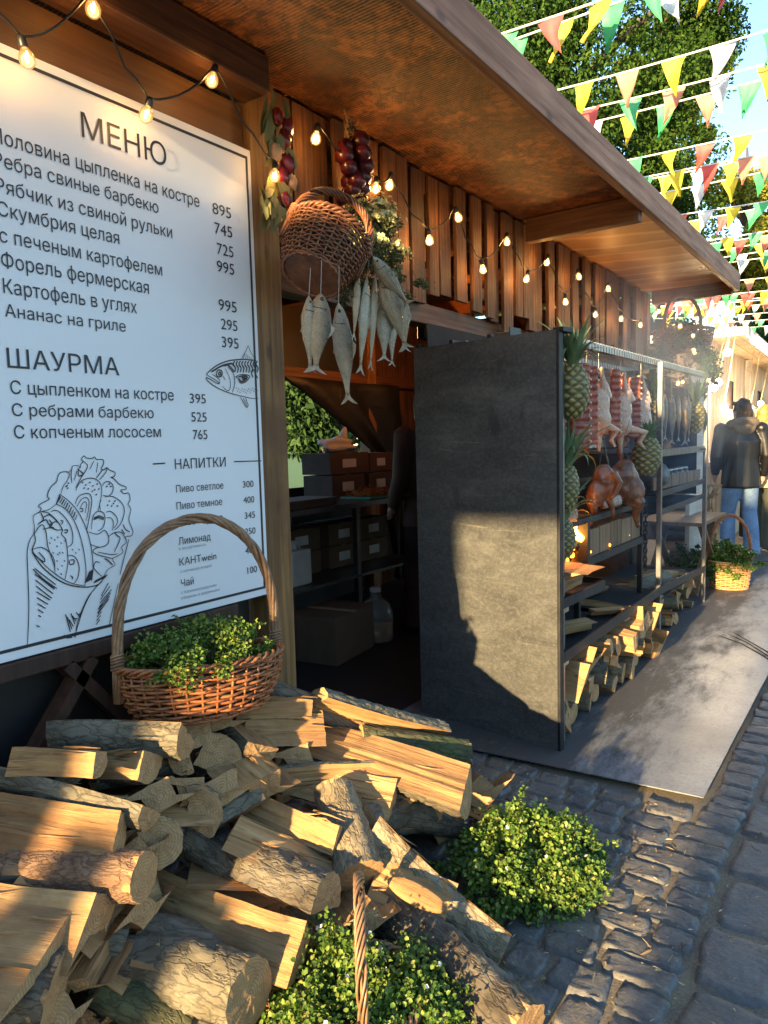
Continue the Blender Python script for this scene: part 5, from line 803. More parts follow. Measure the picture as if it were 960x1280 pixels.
LOGS = [('grey barked half log lying on top of the pile in front of the basket', [-1.884, 1.031, 0.632], [-1.558, 1.239, 0.625], 0.069, 'H', [-0.37, 0.6, 0.71], 'grey'), ('split log with pointed left end below the grey topmost log', [-1.774, 0.871, 0.637], [-1.56, 0.968, 0.639], 0.041, 'Q', [0.22, -0.51, 0.83], 'grey'), ('short split log with rough end face right of the pointed one', [-1.743, 1.084, 0.545], [-1.558, 1.111, 0.58], 0.058, 'Q', [-0.16, -0.15, 0.98], 'grey'), ('forked grey barked log with a side stub at the left of the pile', [-1.835, 0.863, 0.601], [-1.436, 1.021, 0.536], 0.05, 'H', [-0.12, 0.63, 0.77], 'grey'), ('thick pale split half log at the left edge under the forked log', [-1.846, 0.749, 0.536], [-1.433, 0.921, 0.513], 0.064, 'H', [0.33, -0.72, 0.61], 'grey'), ('smooth brown barked log with orange end at the left of the pile', [-1.78, 0.746, 0.414], [-1.358, 0.934, 0.439], 0.057, 'R', [0.31, -0.78, 0.54], 'brown'), ('pale square split log below the smooth brown barked log', [-1.725, 0.668, 0.412], [-1.389, 0.84, 0.396], 0.063, 'S', [0.39, -0.7, 0.6], 'grey'), ('heavy pale split block at the lower left edge of the pile', [-1.678, 0.613, 0.378], [-1.406, 0.763, 0.353], 0.077, 'S', [0.3, -0.41, 0.86], 'grey'), ('big dark barked log cut off by the bottom left corner', [-1.684, 0.577, 0.295], [-1.402, 0.745, 0.267], 0.106, 'R', [0.43, -0.61, 0.66], 'dark'), ('short pale split stick pointing down below the heavy block', [-1.459, 0.889, 0.287], [-1.408, 0.79, 0.252], 0.034, 'S', [-0.01, -0.33, 0.94], 'grey'), ('long grey green barked log near the bottom of the pile', [-1.579, 0.956, 0.177], [-1.141, 1.036, 0.181], 0.074, 'R', [0.12, -0.7, 0.7], 'grey'), ('bright fresh split half log with dark bark behind, at the front of the pile', [-1.615, 1.078, 0.224], [-1.12, 1.173, 0.2], 0.074, 'H', [0.17, -0.7, 0.7], 'dark'), ('big rough barked split log in the middle of the pile with an orange torn side', [-1.659, 1.266, 0.242], [-1.132, 1.297, 0.24], 0.089, 'H', [0.02, -0.43, -0.9], 'dark'), ('small round log showing its pale end in the middle left', [-1.733, 1.243, 0.27], [-1.471, 1.061, 0.425], 0.061, 'R', [-0.55, -0.08, 0.83], 'grey'), ('half log with dark bark and half moon end below the middle row', [-1.76, 1.392, 0.31], [-1.509, 1.207, 0.419], 0.073, 'H', [-0.57, -0.82, -0.07], 'dark'), ('small brown split end in the shade above the round log', [-1.772, 1.28, 0.381], [-1.527, 1.112, 0.505], 0.054, 'S', [-0.48, -0.05, 0.88], 'grey'), ('tawny split end between the rough short log and the grey triangle', [-1.78, 1.399, 0.347], [-1.546, 1.22, 0.476], 0.051, 'S', [-0.31, 0.25, 0.92], 'grey'), ('small wedge end behind the short split log', [-1.847, 1.432, 0.404], [-1.614, 1.256, 0.518], 0.047, 'Q', [0.14, 0.66, 0.74], 'grey'), ('narrow brown split end right beside the grey topmost log', [-1.886, 1.534, 0.461], [-1.648, 1.345, 0.563], 0.056, 'S', [-0.35, 0.06, 0.93], 'grey'), ('grey weathered triangular log end below the basket', [-1.85, 1.588, 0.365], [-1.602, 1.38, 0.488], 0.078, 'Q', [-0.47, -0.79, -0.4], 'grey'), ('flat square log end under the grey triangular one', [-1.755, 1.512, 0.303], [-1.512, 1.308, 0.443], 0.062, 'S', [-0.54, -0.06, 0.84], 'grey'), ('small orange split end tucked under the basket', [-1.849, 1.594, 0.487], [-1.642, 1.422, 0.582], 0.046, 'S', [-0.46, -0.07, 0.88], 'grey'), ('split log with pale top and rounded end right of the grey triangle', [-1.752, 1.544, 0.532], [-1.542, 1.498, 0.487], 0.066, 'H', [0.28, 0.42, 0.86], 'grey'), ('square split log with light top face beside the middle of the pile', [-1.613, 1.47, 0.433], [-1.465, 1.436, 0.409], 0.063, 'S', [0.11, -0.21, 0.97], 'grey'), ('wedge with sunlit orange face just right of the basket', [-1.696, 1.543, 0.573], [-1.571, 1.739, 0.534], 0.052, 'Q', [0.52, -0.16, 0.84], 'grey'), ('thin curved split piece under the sunlit orange wedge', [-1.665, 1.538, 0.523], [-1.535, 1.767, 0.474], 0.036, 'S', [0.8, -0.35, 0.48], 'grey'), ('dark barked log at the back of the pile beside the stall post', [-1.676, 1.63, 0.619], [-1.553, 1.977, 0.399], 0.041, 'R', [0.95, -0.29, 0.07], 'dark'), ('grey brown barked log at the upper right back of the pile', [-1.57, 1.783, 0.531], [-1.333, 2.205, 0.315], 0.061, 'H', [0.43, -0.59, -0.68], 'grey'), ('dark mossy log under the back right log', [-1.48, 1.903, 0.382], [-1.217, 2.186, 0.279], 0.056, 'R', [0.75, -0.57, 0.34], 'moss'), ('large bright split log sticking out at the right of the pile', [-1.608, 1.79, 0.395], [-1.066, 1.903, 0.318], 0.087, 'H', [0.19, -0.29, 0.94], 'dark'), ('pale split half log below the large bright one', [-1.601, 1.615, 0.36], [-1.232, 1.735, 0.306], 0.066, 'H', [0.28, -0.51, 0.81], 'dark'), ('mauve split half log on the left of the upright log', [-1.538, 1.439, 0.344], [-1.247, 1.496, 0.288], 0.067, 'Q', [0.19, -0.02, 0.98], 'dark'), ('long thin split slab lying below the mauve half log', [-1.445, 1.277, 0.36], [-1.238, 1.447, 0.217], 0.037, 'S', [0.6, -0.07, 0.79], 'grey'), ('pale barked log leaning upright in the centre of the pile', [-1.391, 1.651, 0.33], [-1.164, 1.477, 0.217], 0.07, 'R', [0.13, -0.42, 0.9], 'pale'), ('long grey log with bared upper end running down to the cobbles', [-1.221, 1.642, 0.275], [-0.824, 1.677, 0.029], 0.092, 'H', [0.26, 0.8, 0.53], 'pale'), ('short barked log with a long sunlit oval cut, front centre', [-1.144, 1.516, 0.198], [-0.946, 1.571, 0.13], 0.077, 'H', [0.4, -0.59, 0.7], 'pale'), ('long dark rough log lying along the front right bottom of the pile', [-1.136, 1.547, 0.108], [-0.648, 1.409, 0.044], 0.078, 'R', [-0.08, -0.63, 0.77], 'dark'), ('barked log end facing forward beyond the large bright split log', [-1.302, 2.373, 0.058], [-1.136, 2.111, 0.192], 0.069, 'S', [-0.75, -0.15, 0.64], 'dark'), ('thin pale split sliver on the cobbles by the herb bush', [-1.138, 2.13, 0.132], [-0.943, 2.064, 0.148], 0.028, 'S', [-0.16, -0.23, 0.96], 'grey'), ('dark round log end in the shade below the large bright log', [-1.386, 2.145, 0.07], [-1.222, 1.916, 0.203], 0.063, 'R', [-0.75, -0.17, 0.64], 'grey'), ('brown split end left of the dark round end', [-1.406, 2.051, 0.151], [-1.248, 1.833, 0.275], 0.05, 'S', [-0.68, -0.08, 0.73], 'grey'), ('split end in the shade above the herb bush', [-1.346, 2.215, -0.009], [-1.201, 1.997, 0.122], 0.067, 'S', [-0.59, 0.09, 0.8], 'grey'), ('pale short stub between upright log and front handle', [-1.205, 1.491, 0.143], [-1.072, 1.403, 0.169], 0.039, 'S', [-0.33, -0.22, 0.92], 'grey'), ('mossy dark log at the bottom under the long grey green one', [-1.459, 0.861, 0.186], [-1.273, 0.977, 0.079], 0.05, 'R', [0.64, -0.45, 0.62], 'moss'), ('dark rough log at the bottom edge left of the front basket', [-1.343, 0.923, 0.114], [-1.136, 1.067, 0.01], 0.043, 'R', [0.63, -0.45, 0.63], 'dark'), ('pale split end at the bottom edge in the left corner', [-1.6, 0.8, 0.097], [-1.393, 0.731, 0.209], 0.057, 'S', [-0.54, -0.43, 0.72], 'grey'), ('small split piece between the brown barked log and the fresh one', [-1.521, 0.975, 0.294], [-1.398, 0.957, 0.33], 0.045, 'S', [-0.31, -0.47, 0.83], 'grey'), ('thin pale split piece behind the thick half log end', [-1.677, 1.087, 0.353], [-1.477, 0.981, 0.434], 0.045, 'S', [-0.49, -0.29, 0.82], 'grey'), ('shaded split piece between the two middle rows', [-1.712, 1.82, 0.345], [-1.528, 1.652, 0.401], 0.054, 'S', [-0.28, 0.01, 0.96], 'grey'), ('rough split log wedged deep in the gaps of the woodpile', [-1.437, 1.309, 0.15], [-1.163, 1.317, 0.093], 0.059, 'R', [0.68, 0.55, -0.5], 'grey'), ('rough split log wedged deep in the gaps of the woodpile', [-1.277, 1.645, 0.255], [-1.249, 2.096, 0.168], 0.054, 'R', [0.46, -0.18, -0.64], 'dark'), ('rough split log wedged deep in the gaps of the woodpile', [-1.545, 0.803, 0.314], [-1.431, 0.916, 0.26], 0.045, 'R', [-0.58, -0.57, 0.96], 'grey'), ('rough split log wedged deep in the gaps of the woodpile', [-1.504, 0.908, 0.179], [-1.364, 1.016, 0.119], 0.059, 'H', [0.93, 0.79, -0.4], 'dark'), ('rough split log wedged deep in the gaps of the woodpile', [-1.424, 0.972, 0.133], [-1.279, 1.145, 0.142], 0.054, 'S', [-0.87, -0.29, -0.39], 'dark'), ('rough split log wedged deep in the gaps of the woodpile', [-1.603, 0.843, 0.398], [-1.519, 1.051, 0.407], 0.059, 'S', [0.69, -0.96, 0.58], 'dark'), ('rough split log wedged deep in the gaps of the woodpile', [-1.473, 0.978, 0.229], [-1.319, 1.115, 0.138], 0.059, 'R', [0.51, 0.86, 0.88], 'dark'), ('rough split log wedged deep in the gaps of the woodpile', [-1.386, 1.075, 0.131], [-1.219, 1.223, 0.119], 0.057, 'S', [0.72, -0.93, 0.89], 'grey'), ('rough split log wedged deep in the gaps of the woodpile', [-1.595, 0.892, 0.345], [-1.527, 1.048, 0.386], 0.056, 'R', [-0.38, -0.37, -0.65], 'grey'), ('rough split log wedged deep in the gaps of the woodpile', [-1.38, 1.229, 0.147], [-1.187, 1.39, 0.132], 0.046, 'Q', [-0.94, 0.48, -0.31], 'dark'), ('rough split log wedged deep in the gaps of the woodpile', [-1.557, 1.2, 0.365], [-1.407, 1.277, 0.259], 0.052, 'H', [-0.74, 0.46, 0.9], 'dark'), ('rough split log wedged deep in the gaps of the woodpile', [-1.646, 0.822, 0.506], [-1.543, 0.936, 0.387], 0.052, 'H', [0.95, -0.09, -0.02], 'dark'), ('rough split log wedged deep in the gaps of the woodpile', [-1.566, 1.216, 0.326], [-1.485, 1.424, 0.374], 0.06, 'H', [0.25, -0.0, -0.32], 'grey'), ('rough split log wedged deep in the gaps of the woodpile', [-1.53, 1.201, 0.253], [-1.393, 1.344, 0.224], 0.057, 'S', [0.39, 0.33, 0.52], 'dark'), ('rough split log wedged deep in the gaps of the woodpile', [-1.445, 1.18, 0.147], [-1.322, 1.432, 0.146], 0.056, 'S', [0.3, 0.16, -0.98], 'dark'), ('rough split log wedged deep in the gaps of the woodpile', [-1.63, 1.032, 0.461], [-1.541, 1.261, 0.383], 0.05, 'S', [0.29, 0.48, 0.66], 'dark'), ('rough split log wedged deep in the gaps of the woodpile', [-1.286, 1.705, 0.237], [-1.23, 2.123, 0.082], 0.05, 'H', [0.06, -0.67, 0.67], 'dark'), ('rough split log wedged deep in the gaps of the woodpile', [-1.736, 1.056, 0.532], [-1.681, 1.312, 0.475], 0.059, 'Q', [-0.39, 0.11, 0.73], 'dark'), ('rough split log wedged deep in the gaps of the woodpile', [-1.535, 1.565, 0.356], [-1.359, 1.814, 0.325], 0.048, 'H', [0.26, -0.92, -0.06], 'grey'), ('rough split log wedged deep in the gaps of the woodpile', [-1.542, 0.814, 0.304], [-1.412, 0.897, 0.175], 0.053, 'Q', [-0.07, -0.24, 0.22], 'grey'), ('rough split log wedged deep in the gaps of the woodpile', [-1.499, 0.845, 0.218], [-1.378, 0.975, 0.213], 0.051, 'R', [0.38, 0.09, 0.93], 'dark'), ('rough split log wedged deep in the gaps of the woodpile', [-1.643, 0.768, 0.439], [-1.522, 0.947, 0.356], 0.057, 'Q', [-0.18, 0.13, 0.08], 'dark'), ('rough split log wedged deep in the gaps of the woodpile', [-1.648, 0.842, 0.431], [-1.477, 0.94, 0.283], 0.054, 'S', [0.64, 0.32, -0.24], 'dark'), ('rough split log wedged deep in the gaps of the woodpile', [-1.472, 1.217, 0.224], [-1.262, 1.378, 0.158], 0.051, 'Q', [0.95, -0.01, -0.04], 'dark'), ('rough split log wedged deep in the gaps of the woodpile', [-1.451, 0.961, 0.222], [-1.298, 1.118, 0.154], 0.05, 'S', [-0.17, -0.36, 0.97], 'dark'), ('rough split log wedged deep in the gaps of the woodpile', [-1.32, 1.725, 0.272], [-1.156, 2.073, 0.082], 0.049, 'R', [0.56, 0.65, -0.97], 'dark')]
# ================================================================ firewood
def barkmat(name, cols, scale=1.0, moss=None):
    t = NT(name); v = t.coord((.38, 1, 1), rnd=30); n = t.noise(v, 16 * scale, 6, .65, .6); vo = t.n('ShaderNodeTexVoronoi', feature='DISTANCE_TO_EDGE'); vo.inputs['Scale'].default_value = 46 * scale; vo.inputs['Randomness'].default_value = 1
    nq = t.n('ShaderNodeTexNoise'); nq.inputs['Scale'].default_value = 30; nq.inputs['Detail'].default_value = 5; t.l(v, nq.inputs['Vector']); dn = t.mix(.07, v, nq.outputs['Color']); t.l(dn, vo.inputs['Vector']); lo = t.noise(t.coord(rnd=30), 5, 4)
    c = t.ramp(n, [(.28, cols[0]), (.5, cols[1]), (.72, cols[2])]); c = t.mix(t.ramp(vo.outputs['Distance'], [(.0, .6), (.1, .0)]), c, [q * .45 for q in cols[0]])
    c = t.mix(t.ramp(lo, [(.5, 0.), (.7, .6)]), c, moss or [q * .8 + .06 for q in cols[2]])
    t.col(c); t.rough(.85); b = t.bump(t.ramp(vo.outputs['Distance'], [(.0, 0.), (.16, 1.)]), .6, .006); t.bump(n, .7, .008, b); return t.m
M['bark_grey'] = barkmat('grey_bark', [(.06, .05, .032), (.135, .113, .073), (.23, .195, .125)]); M['bark_dark'] = barkmat('dark_rough_bark', [(.035, .026, .018), (.1, .078, .052), (.19, .155, .1)], .8)
M['bark_brown'] = barkmat('smooth_brown_bark', [(.12, .06, .03), (.22, .12, .065), (.31, .19, .11)], 1.5); M['bark_pale'] = barkmat('pale_bark', [(.13, .095, .055), (.22, .17, .1), (.31, .25, .155)], 1.1); M['bark_moss'] = barkmat('mossy_bark', [(.03, .03, .015), (.07, .07, .03), (.13, .13, .05)], 1, (.06, .09, .015))
def splitmat():
    t = NT('split_wood'); v = t.coord((.07, 1, 1), rnd=30); g = t.noise(v, 38, 6, .68, .4); lo = t.noise(t.coord((.5, 1, 1), rnd=30), 7, 4, .6, .5); f = t.noise(t.coord((.03, 1, 1), rnd=30), 160, 3, .7)
    c = t.ramp(g, [(.25, (.24, .12, .042)), (.5, (.42, .25, .098)), (.75, (.56, .375, .175))]); c = t.mix(t.ramp(lo, [(.46, 0.), (.72, .85)]), c, (.29, .145, .06)); c = t.mix(t.ramp(f, [(.62, 0.), (.74, .55)]), c, (.2, .11, .05))
    ck = t.n('ShaderNodeTexVoronoi', feature='DISTANCE_TO_EDGE'); ck.inputs['Scale'].default_value = 15; nv_ = t.n('ShaderNodeTexNoise'); nv_.inputs['Scale'].default_value = 14; nv_.inputs['Detail'].default_value = 4; t.l(v, nv_.inputs['Vector']); t.l(t.mix(.1, t.coord((.09, 1, 1), rnd=30), nv_.outputs['Color']), ck.inputs['Vector'])
    crk = t.ramp(ck.outputs['Distance'], [(.0, 1.), (.035, .0)]); pm_ = t.ramp(t.noise(t.coord((.6, 1, 1), rnd=11), 9, 3), [(.5, 0.), (.6, .8)]); cm_ = t.n('ShaderNodeMath', operation='MULTIPLY'); t.l(crk, cm_.inputs[0]); t.l(pm_, cm_.inputs[1]); c = t.mix(cm_.outputs[0], c, (.075, .035, .014))
    dirt = t.noise(t.coord(rnd=17), 4.5, 6, .7); c = t.mix(t.ramp(dirt, [(.52, 0.), (.7, .6)]), c, (.2, .115, .055))
    oi = t.n('ShaderNodeObjectInfo').outputs['Random']; c = t.mix(t.ramp(oi, [(0, .0), (.5, .1), (1, .8)]), c, t.mix(1., c, (.66, .54, .46), 'MULTIPLY'))
    t.col(c); t.rough(.8); b = t.bump(g, .95, .011); b = t.bump(cm_.outputs[0], -.8, .006, b) if False else b; t.bump(f, .7, .003, b); return t.m
def endmat():
    t = NT('cut_end_grain'); v = t.coord(); w = t.n('ShaderNodeTexWave', wave_type='RINGS', rings_direction='X', wave_profile='SAW'); w.inputs['Scale'].default_value = 42; w.inputs['Distortion'].default_value = 2.2; w.inputs['Detail'].default_value = 3; w.inputs['Detail Scale'].default_value = 2; t.l(v, w.inputs['Vector'])
    n = t.noise(t.coord(rnd=20), 26, 5, .65); sw = t.noise(t.coord((1, 6, 1), rnd=20), 30, 4, .7)
    c = t.ramp(w.outputs[0], [(.0, (.3, .16, .06)), (1, (.46, .29, .13))]); c = t.mix(t.ramp(n, [(.42, 0.), (.7, .8)]), c, (.26, .14, .06)); c = t.mix(t.ramp(sw, [(.55, 0.), (.75, .4)]), c, (.6, .46, .28))
    vo = t.n('ShaderNodeTexVoronoi', feature='DISTANCE_TO_EDGE'); vo.inputs['Scale'].default_value = 11; t.l(t.coord((.1, 1, 1), rnd=20), vo.inputs['Vector']); c = t.mix(t.ramp(vo.outputs['Distance'], [(.0, .4), (.02, 0.)]), c, (.1, .05, .02))
    t.col(c); t.rough(.85); b = t.bump(n, .35, .004); t.bump(sw, .5, .003, b); return t.m
M['split'] = splitmat(); M['endgrain'] = endmat()
LOGN = [0]
def make_log(label, A, B, r, kind, nrm, bark, group='firewood in the big pile', rough_=1.0):
    A = Vector(A); B = Vector(B); d = B - A; L = d.length; ax = d.normalized(); nv = Vector(nrm); nv = nv - ax * nv.dot(ax); nv = nv.normalized() if nv.length > .05 else ax.orthogonal().normalized(); sv = nv.cross(ax)
    LOGN[0] += 1; sd = LOGN[0] * 3.7; rr = random.Random(LOGN[0])
    if kind == 'R': arc = [2 * math.pi * k / 40 for k in range(41)]; segs = [('bark', [(math.cos(a), math.sin(a)) for a in arc])]
    elif kind == 'H':
        h = rr.uniform(-.02, .2); a0 = math.asin(h); n = 26; arc = [math.pi - a0 + (math.pi + 2 * a0) * k / n for k in range(n + 1)]; P = [(math.cos(a), math.sin(a)) for a in arc]
        segs = [('bark', P), ('wood', [tuple(P[-1][q] + (P[0][q] - P[-1][q]) * k / 14 + (0 if q == 0 else .07 * math.sin(k / 14 * math.pi) * rr.uniform(-.6, 1)) for q in (0, 1)) for k in range(15)])]
    elif kind == 'Q':
        n = 18; arc = [math.radians(200) + math.radians(140) * k / n for k in range(n + 1)]; P = [(math.cos(a), math.sin(a) + .25) for a in arc]; ap = (rr.uniform(-.35, .35), .85)
        segs = [('bark', P), ('wood', [(P[-1][0] + (ap[0] - P[-1][0]) * k / 9, P[-1][1] + (ap[1] - P[-1][1]) * k / 9) for k in range(10)]), ('wood', [(ap[0] + (P[0][0] - ap[0]) * k / 9, ap[1] + (P[0][1] - ap[1]) * k / 9) for k in range(10)])]
    else:
        c = [(-.85 + rr.uniform(-.15, .2), .75 + rr.uniform(-.25, .1)), (-.8 + rr.uniform(-.1, .3), -.7 + rr.uniform(-.2, .2)), (.8 + rr.uniform(-.3, .15), -.75 + rr.uniform(-.1, .25)), (.85 + rr.uniform(-.25, .1), .7 + rr.uniform(-.3, .2))]
        segs = [('wood', [(c[i][0] + (c[(i+1) % 4][0] - c[i][0]) * k / 5, c[i][1] + (c[(i+1) % 4][1] - c[i][1]) * k / 9) for k in range(10)]) for i in range(4)]
    m = max(16, int(L / .009)); bend = rr.uniform(-.1, .1); bend2 = rr.uniform(-.1, .1); tap = rr.uniform(-.08, .08); tl = [(rr.uniform(-.18, .18), rr.uniform(-.18, .18)) for _ in (0, 1)]
    def pt(u, y, z, amp, fr, fib):
        # whole log: bend, taper, lumps;  fib: fibres along the log on split faces
        s = 1 + tap * (u - .5) * 2; lump = .07 * mnoise.noise(Vector((u * 2.5 + sd, y * .9, z * .9 + sd)))
        q = amp * mnoise.noise(Vector((u * L * fr[0] + sd, y * fr[1], z * fr[1]))) + amp * .5 * mnoise.noise(Vector((u * L * fr[0] * 2.3, y * fr[1] * 2.2 + sd, z * fr[1] * 2.2)))
        if not fib: k = s + lump + q - rough_ * .075 * (1 - min(1, 3.2 * abs(mnoise.noise(Vector((u * L * 22 + sd, y * 3.4 + .25 * q, z * 3.4 + sd)))))) - rough_ * .03 * (1 - min(1, 3 * abs(mnoise.noise(Vector((u * L * 60, y * 8, z * 8 + sd))))))
        else: k = s + lump + q + .022 * mnoise.noise(Vector((u * L * 2.5 + sd, y * 26, z * 26))) + (.025 if mnoise.noise(Vector((u * L * 1.2 + sd, y * 5 + z * 5, sd))) > .15 else 0)
        e = (tl[0][0] * y + tl[0][1] * z) * r * (1 - u) ** 3 + (tl[1][0] * y + tl[1][1] * z) * r * u ** 3
        return Vector((u * L - L / 2 + e, r * (y * k + bend * math.sin(u * 3.1)), r * (z * k + bend2 * math.sin(u * 3.1 + .4))))
    bw, bb = MB(), MB(); rim0, rim1 = [], []
    for kind_, P in segs:
        isb = kind_ == 'bark'; tb = bb if isb else bw; N = len(P); V = []
        for i in range(m + 1):
            for (y, z) in P:
                V.append(pt(i / m, y, z, (.055 if isb else .05) * rough_, (28, 5) if isb else (5, 9), not isb))
        closed = isb and kind == 'R'
        if closed:
            for i in range(m + 1): V[i * N + N - 1] = V[i * N]
        tb.add(V, [(i*N+k, i*N+k+1, (i+1)*N+k+1, (i+1)*N+k) for i in range(m) for k in range(N - 1)], 0)
        rim0 += V[:N - 1]; rim1 += V[m * N: m * N + N - 1]
    for rim, sg in ((rim0, -1), (rim1, 1)):
        c = sum(rim, Vector()) / len(rim); N = len(rim); V = list(rim)
        for w in (.8, .5, .2): V += [c.lerp(p, w) + Vector((sg * (1 - w) * (.003 + .005 * mnoise.noise(c.lerp(p, w) * 38 + Vector((sd, 0, 0)))) * rough_ + sg * .0025 * mnoise.noise(c.lerp(p, w) * 110), 0, 0)) for p in rim]
        V.append(c + Vector((sg * .003, 0, 0))); F = []
        for q in range(3): F += [(q*N+k, q*N+(k+1)%N, (q+1)*N+(k+1)%N, (q+1)*N+k) for k in range(N)]
        F += [(3*N+k, 3*N+(k+1)%N, 4*N) for k in range(N)]
        if sg < 0: F = [tuple(reversed(f)) for f in F]
        bw.add(V, F, 1)
        if kind == 'R':                              # the heartwood under the bark ties both ends together
            if sg < 0: b0_, c0_ = len(bw.v) - len(V), c
            else:
                b1_ = len(bw.v) - len(V); r1_ = [c0_.lerp(p, .8).lerp(c.lerp(q_, .8), .15) for p, q_ in zip(rim0, rim1)]; r2_ = [c0_.lerp(p, .8).lerp(c.lerp(q_, .8), .85) for p, q_ in zip(rim0, rim1)]; b2_ = len(bw.v); bw.v += [tuple(p) for p in r1_ + r2_]
                for a_, c_ in ((b0_, b2_), (b2_, b2_ + N), (b2_ + N, b1_)): bw.f += [(a_ + k, a_ + (k + 1) % N, c_ + (k + 1) % N, c_ + k) for k in range(N)]; bw.m += [0] * N
    o = bw.build('firewood_log', [M['split'], M['endgrain']]); tag(o, label, 'log', group)
    o.matrix_world = Matrix(((ax.x, sv.x, nv.x, 0), (ax.y, sv.y, nv.y, 0), (ax.z, sv.z, nv.z, 0), (0, 0, 0, 1))) if False else Matrix.Translation((A + B) / 2) @ Matrix((ax, sv, nv)).transposed().to_4x4()
    if kind != 'R' and label != 'x' and LOGN[0] < 60:
        for q_ in range(3):
            b = MB(); z0 = .16 * r if kind == 'H' else .9 * r; x0 = rr.uniform(-.4, .3) * L; y0 = rr.uniform(-.55, .55) * r; l_ = rr.uniform(.05, .11); up_ = rr.uniform(.004, .012)
            b.tube([(x0, y0, z0 * .92), (x0 + l_ * .5, y0 + rr.uniform(-.004, .004), z0 + up_ * .3), (x0 + l_, y0 + rr.uniform(-.01, .01), z0 + up_)], [.0035, .0024, .0004], 4); b.build('splinter', M['split'], o)
    if bb.v: bb.build('bark', M['bark_' + bark], o, True)
    return o
for q in LOGS:
    o = make_log(*q)
    if q[0].startswith('forked'):
        b = MB(); b.tube([(-.05, -.0, .0), (-.02, .03, .06), (.0, .05, .095)], [.03, .026, .024], 12); b.build('branch_stub', M['bark_grey'], o, True)
    if 'oval cut' in q[0]:
        b = MB(); b.ball((.02, .0, q[3] * .93), .045, 24, 10, sc=(1.9, .62, .2)); b.build('cut_face', M['split'], o, True)
# firewood stored below the rack and further on
rr = random.Random(12); proto = []
for k in range(9): proto.append(make_log('x', (-.19, 0, 0), (.19, 0, 0), .06, 'RHSQHSRSQ'[k], (0, rr.uniform(-.6, .6), 1), ['grey', 'dark', 'pale', 'brown'][k % 4], 'x', .8))
used = set()
def put(label, x, y, z, yaw, s, group, tilt=0):
    k = rr.randrange(9); o = proto[k] if k not in used else copy_tree(proto[k]); used.add(k)
    o.rotation_mode = 'XYZ'; o.location = (x, y, z); o.rotation_euler = (rr.uniform(-3, 3), tilt, yaw); o.scale = (s * rr.uniform(.85, 1.15), s, s); tag(o, label, 'log', group); return o
LN_ = ['thick barked log lowest and nearest beside the steel sheet', 'pale split log standing on end against the steel sheet edge', 'log with yellow lit round end under the middle of the rack']
cnt = 0
for row, z in enumerate((.08, .2, .31)):
    y = 3.15 + .04 * row
    while y < (4.75 if row < 2 else 4.4):
        lab = 'split log stored in the heap under the lower tray of the rack'
        put(lab, -1.42 + .03 * row + rr.uniform(-.04, .05), y, z, rr.uniform(-.4, .4) * min(1, .15 + (y - 3.15) * 3), rr.uniform(.9, 1.2), 'firewood under the rack', rr.uniform(-.1, .1)); y += rr.uniform(.13, .19)
for row, z in enumerate((.065, .165, .26)):
    y = 4.95
    while y < 6.1: put('split log in the low heap under the far half of the rack', -1.5 + rr.uniform(-.05, .05), y, z, rr.uniform(-.4, .4), .9, 'firewood under the far half of the rack'); y += rr.uniform(.12, .17)
for row in range(8):
    y = 7.75
    while y < 8.5: put('split log in the tall stack beside the person in the black jacket', -1.75 + rr.uniform(-.04, .04), y, .07 + .105 * row, rr.uniform(-.15, .15), .92, 'firewood in the far stack'); y += rr.uniform(.12, .15)
for k in range(9):
    if k not in used:
        for c in list(proto[k].children): bpy.data.objects.remove(c)
        bpy.data.objects.remove(proto[k])
# ================================================================ steel heat shield
t = NT('mill_scale_steel'); v = t.coord(); n = t.noise(t.coord((.8, 1, 2.4)), 4, 8, .72, .5); f = t.noise(t.coord((1, 1, 1.3)), 55, 5, .75); dr = t.noise(t.coord((3, 1, 1.2)), 3, 4); g2 = t.noise(v, 180, 3, .7)
c = t.ramp(n, [(.3, (.035, .036, .036)), (.55, (.075, .075, .072)), (.7, (.14, .135, .12))]); c = t.mix(t.ramp(f, [(.45, 0.), (.7, .6)]), c, (.16, .155, .14)); c = t.mix(t.ramp(dr, [(.62, 0.), (.72, .7)]), c, (.03, .03, .032)); c = t.mix(t.ramp(t.noise(t.coord((.8, 1, 11)), 2.6, 4, .5, .6), [(.66, 0.), (.73, .4)]), c, (.34, .3, .2)); c = t.mix(t.ramp(g2, [(.35, .5), (.6, 0.)]), c, (.04, .04, .04))
t.col(c); t.p.inputs['Metallic'].default_value = .25; t.rough(t.ramp(n, [(.3, .42), (.7, .6)])); b_ = t.bump(n, .08, .01); t.bump(g2, .1, .001, b_); M['shield'] = t.m
sh = thing('heat_shield', 'tall blackened steel sheet standing on edge at the near end of the grill rack', 'steel sheet', (-1.56, 2.985, .017))
def hp(o): o.matrix_parent_inverse = Matrix.Translation((1.56, -2.985, -.017)); return o
dirp = Vector((.776, -.079, 0)).normalized(); nrm = Vector((.079, .776, 0)).normalized(); base = Vector((-1.946, 3.026, .017))
def shp(u0, u1, d0, d1, z0, z1, b):
    p = [base + dirp * u + nrm * d + Vector((0, 0, z)) for z in (z0, z1) for (u, d) in ((u0, d0), (u1, d0), (u1, d1), (u0, d1))]; b.add(p, [(0,3,2,1),(4,5,6,7),(0,1,5,4),(1,2,6,5),(2,3,7,6),(3,0,4,7)])
b = MB(); shp(0, .768, 0, .004, 0, 1.845, b); hp(b.build('sheet', M['shield'], sh))
b = MB(); shp(.7685, .782, -.002, .034, -.002, 1.852, b); hp(b.build('edge_angle', M['iron'], sh, bevel=.002))
b = MB(); shp(0, .766, .005, .03, .02, .05, b); shp(0, .766, .005, .03, 1.79, 1.82, b); hp(b.build('stiffener', M['iron'], sh))
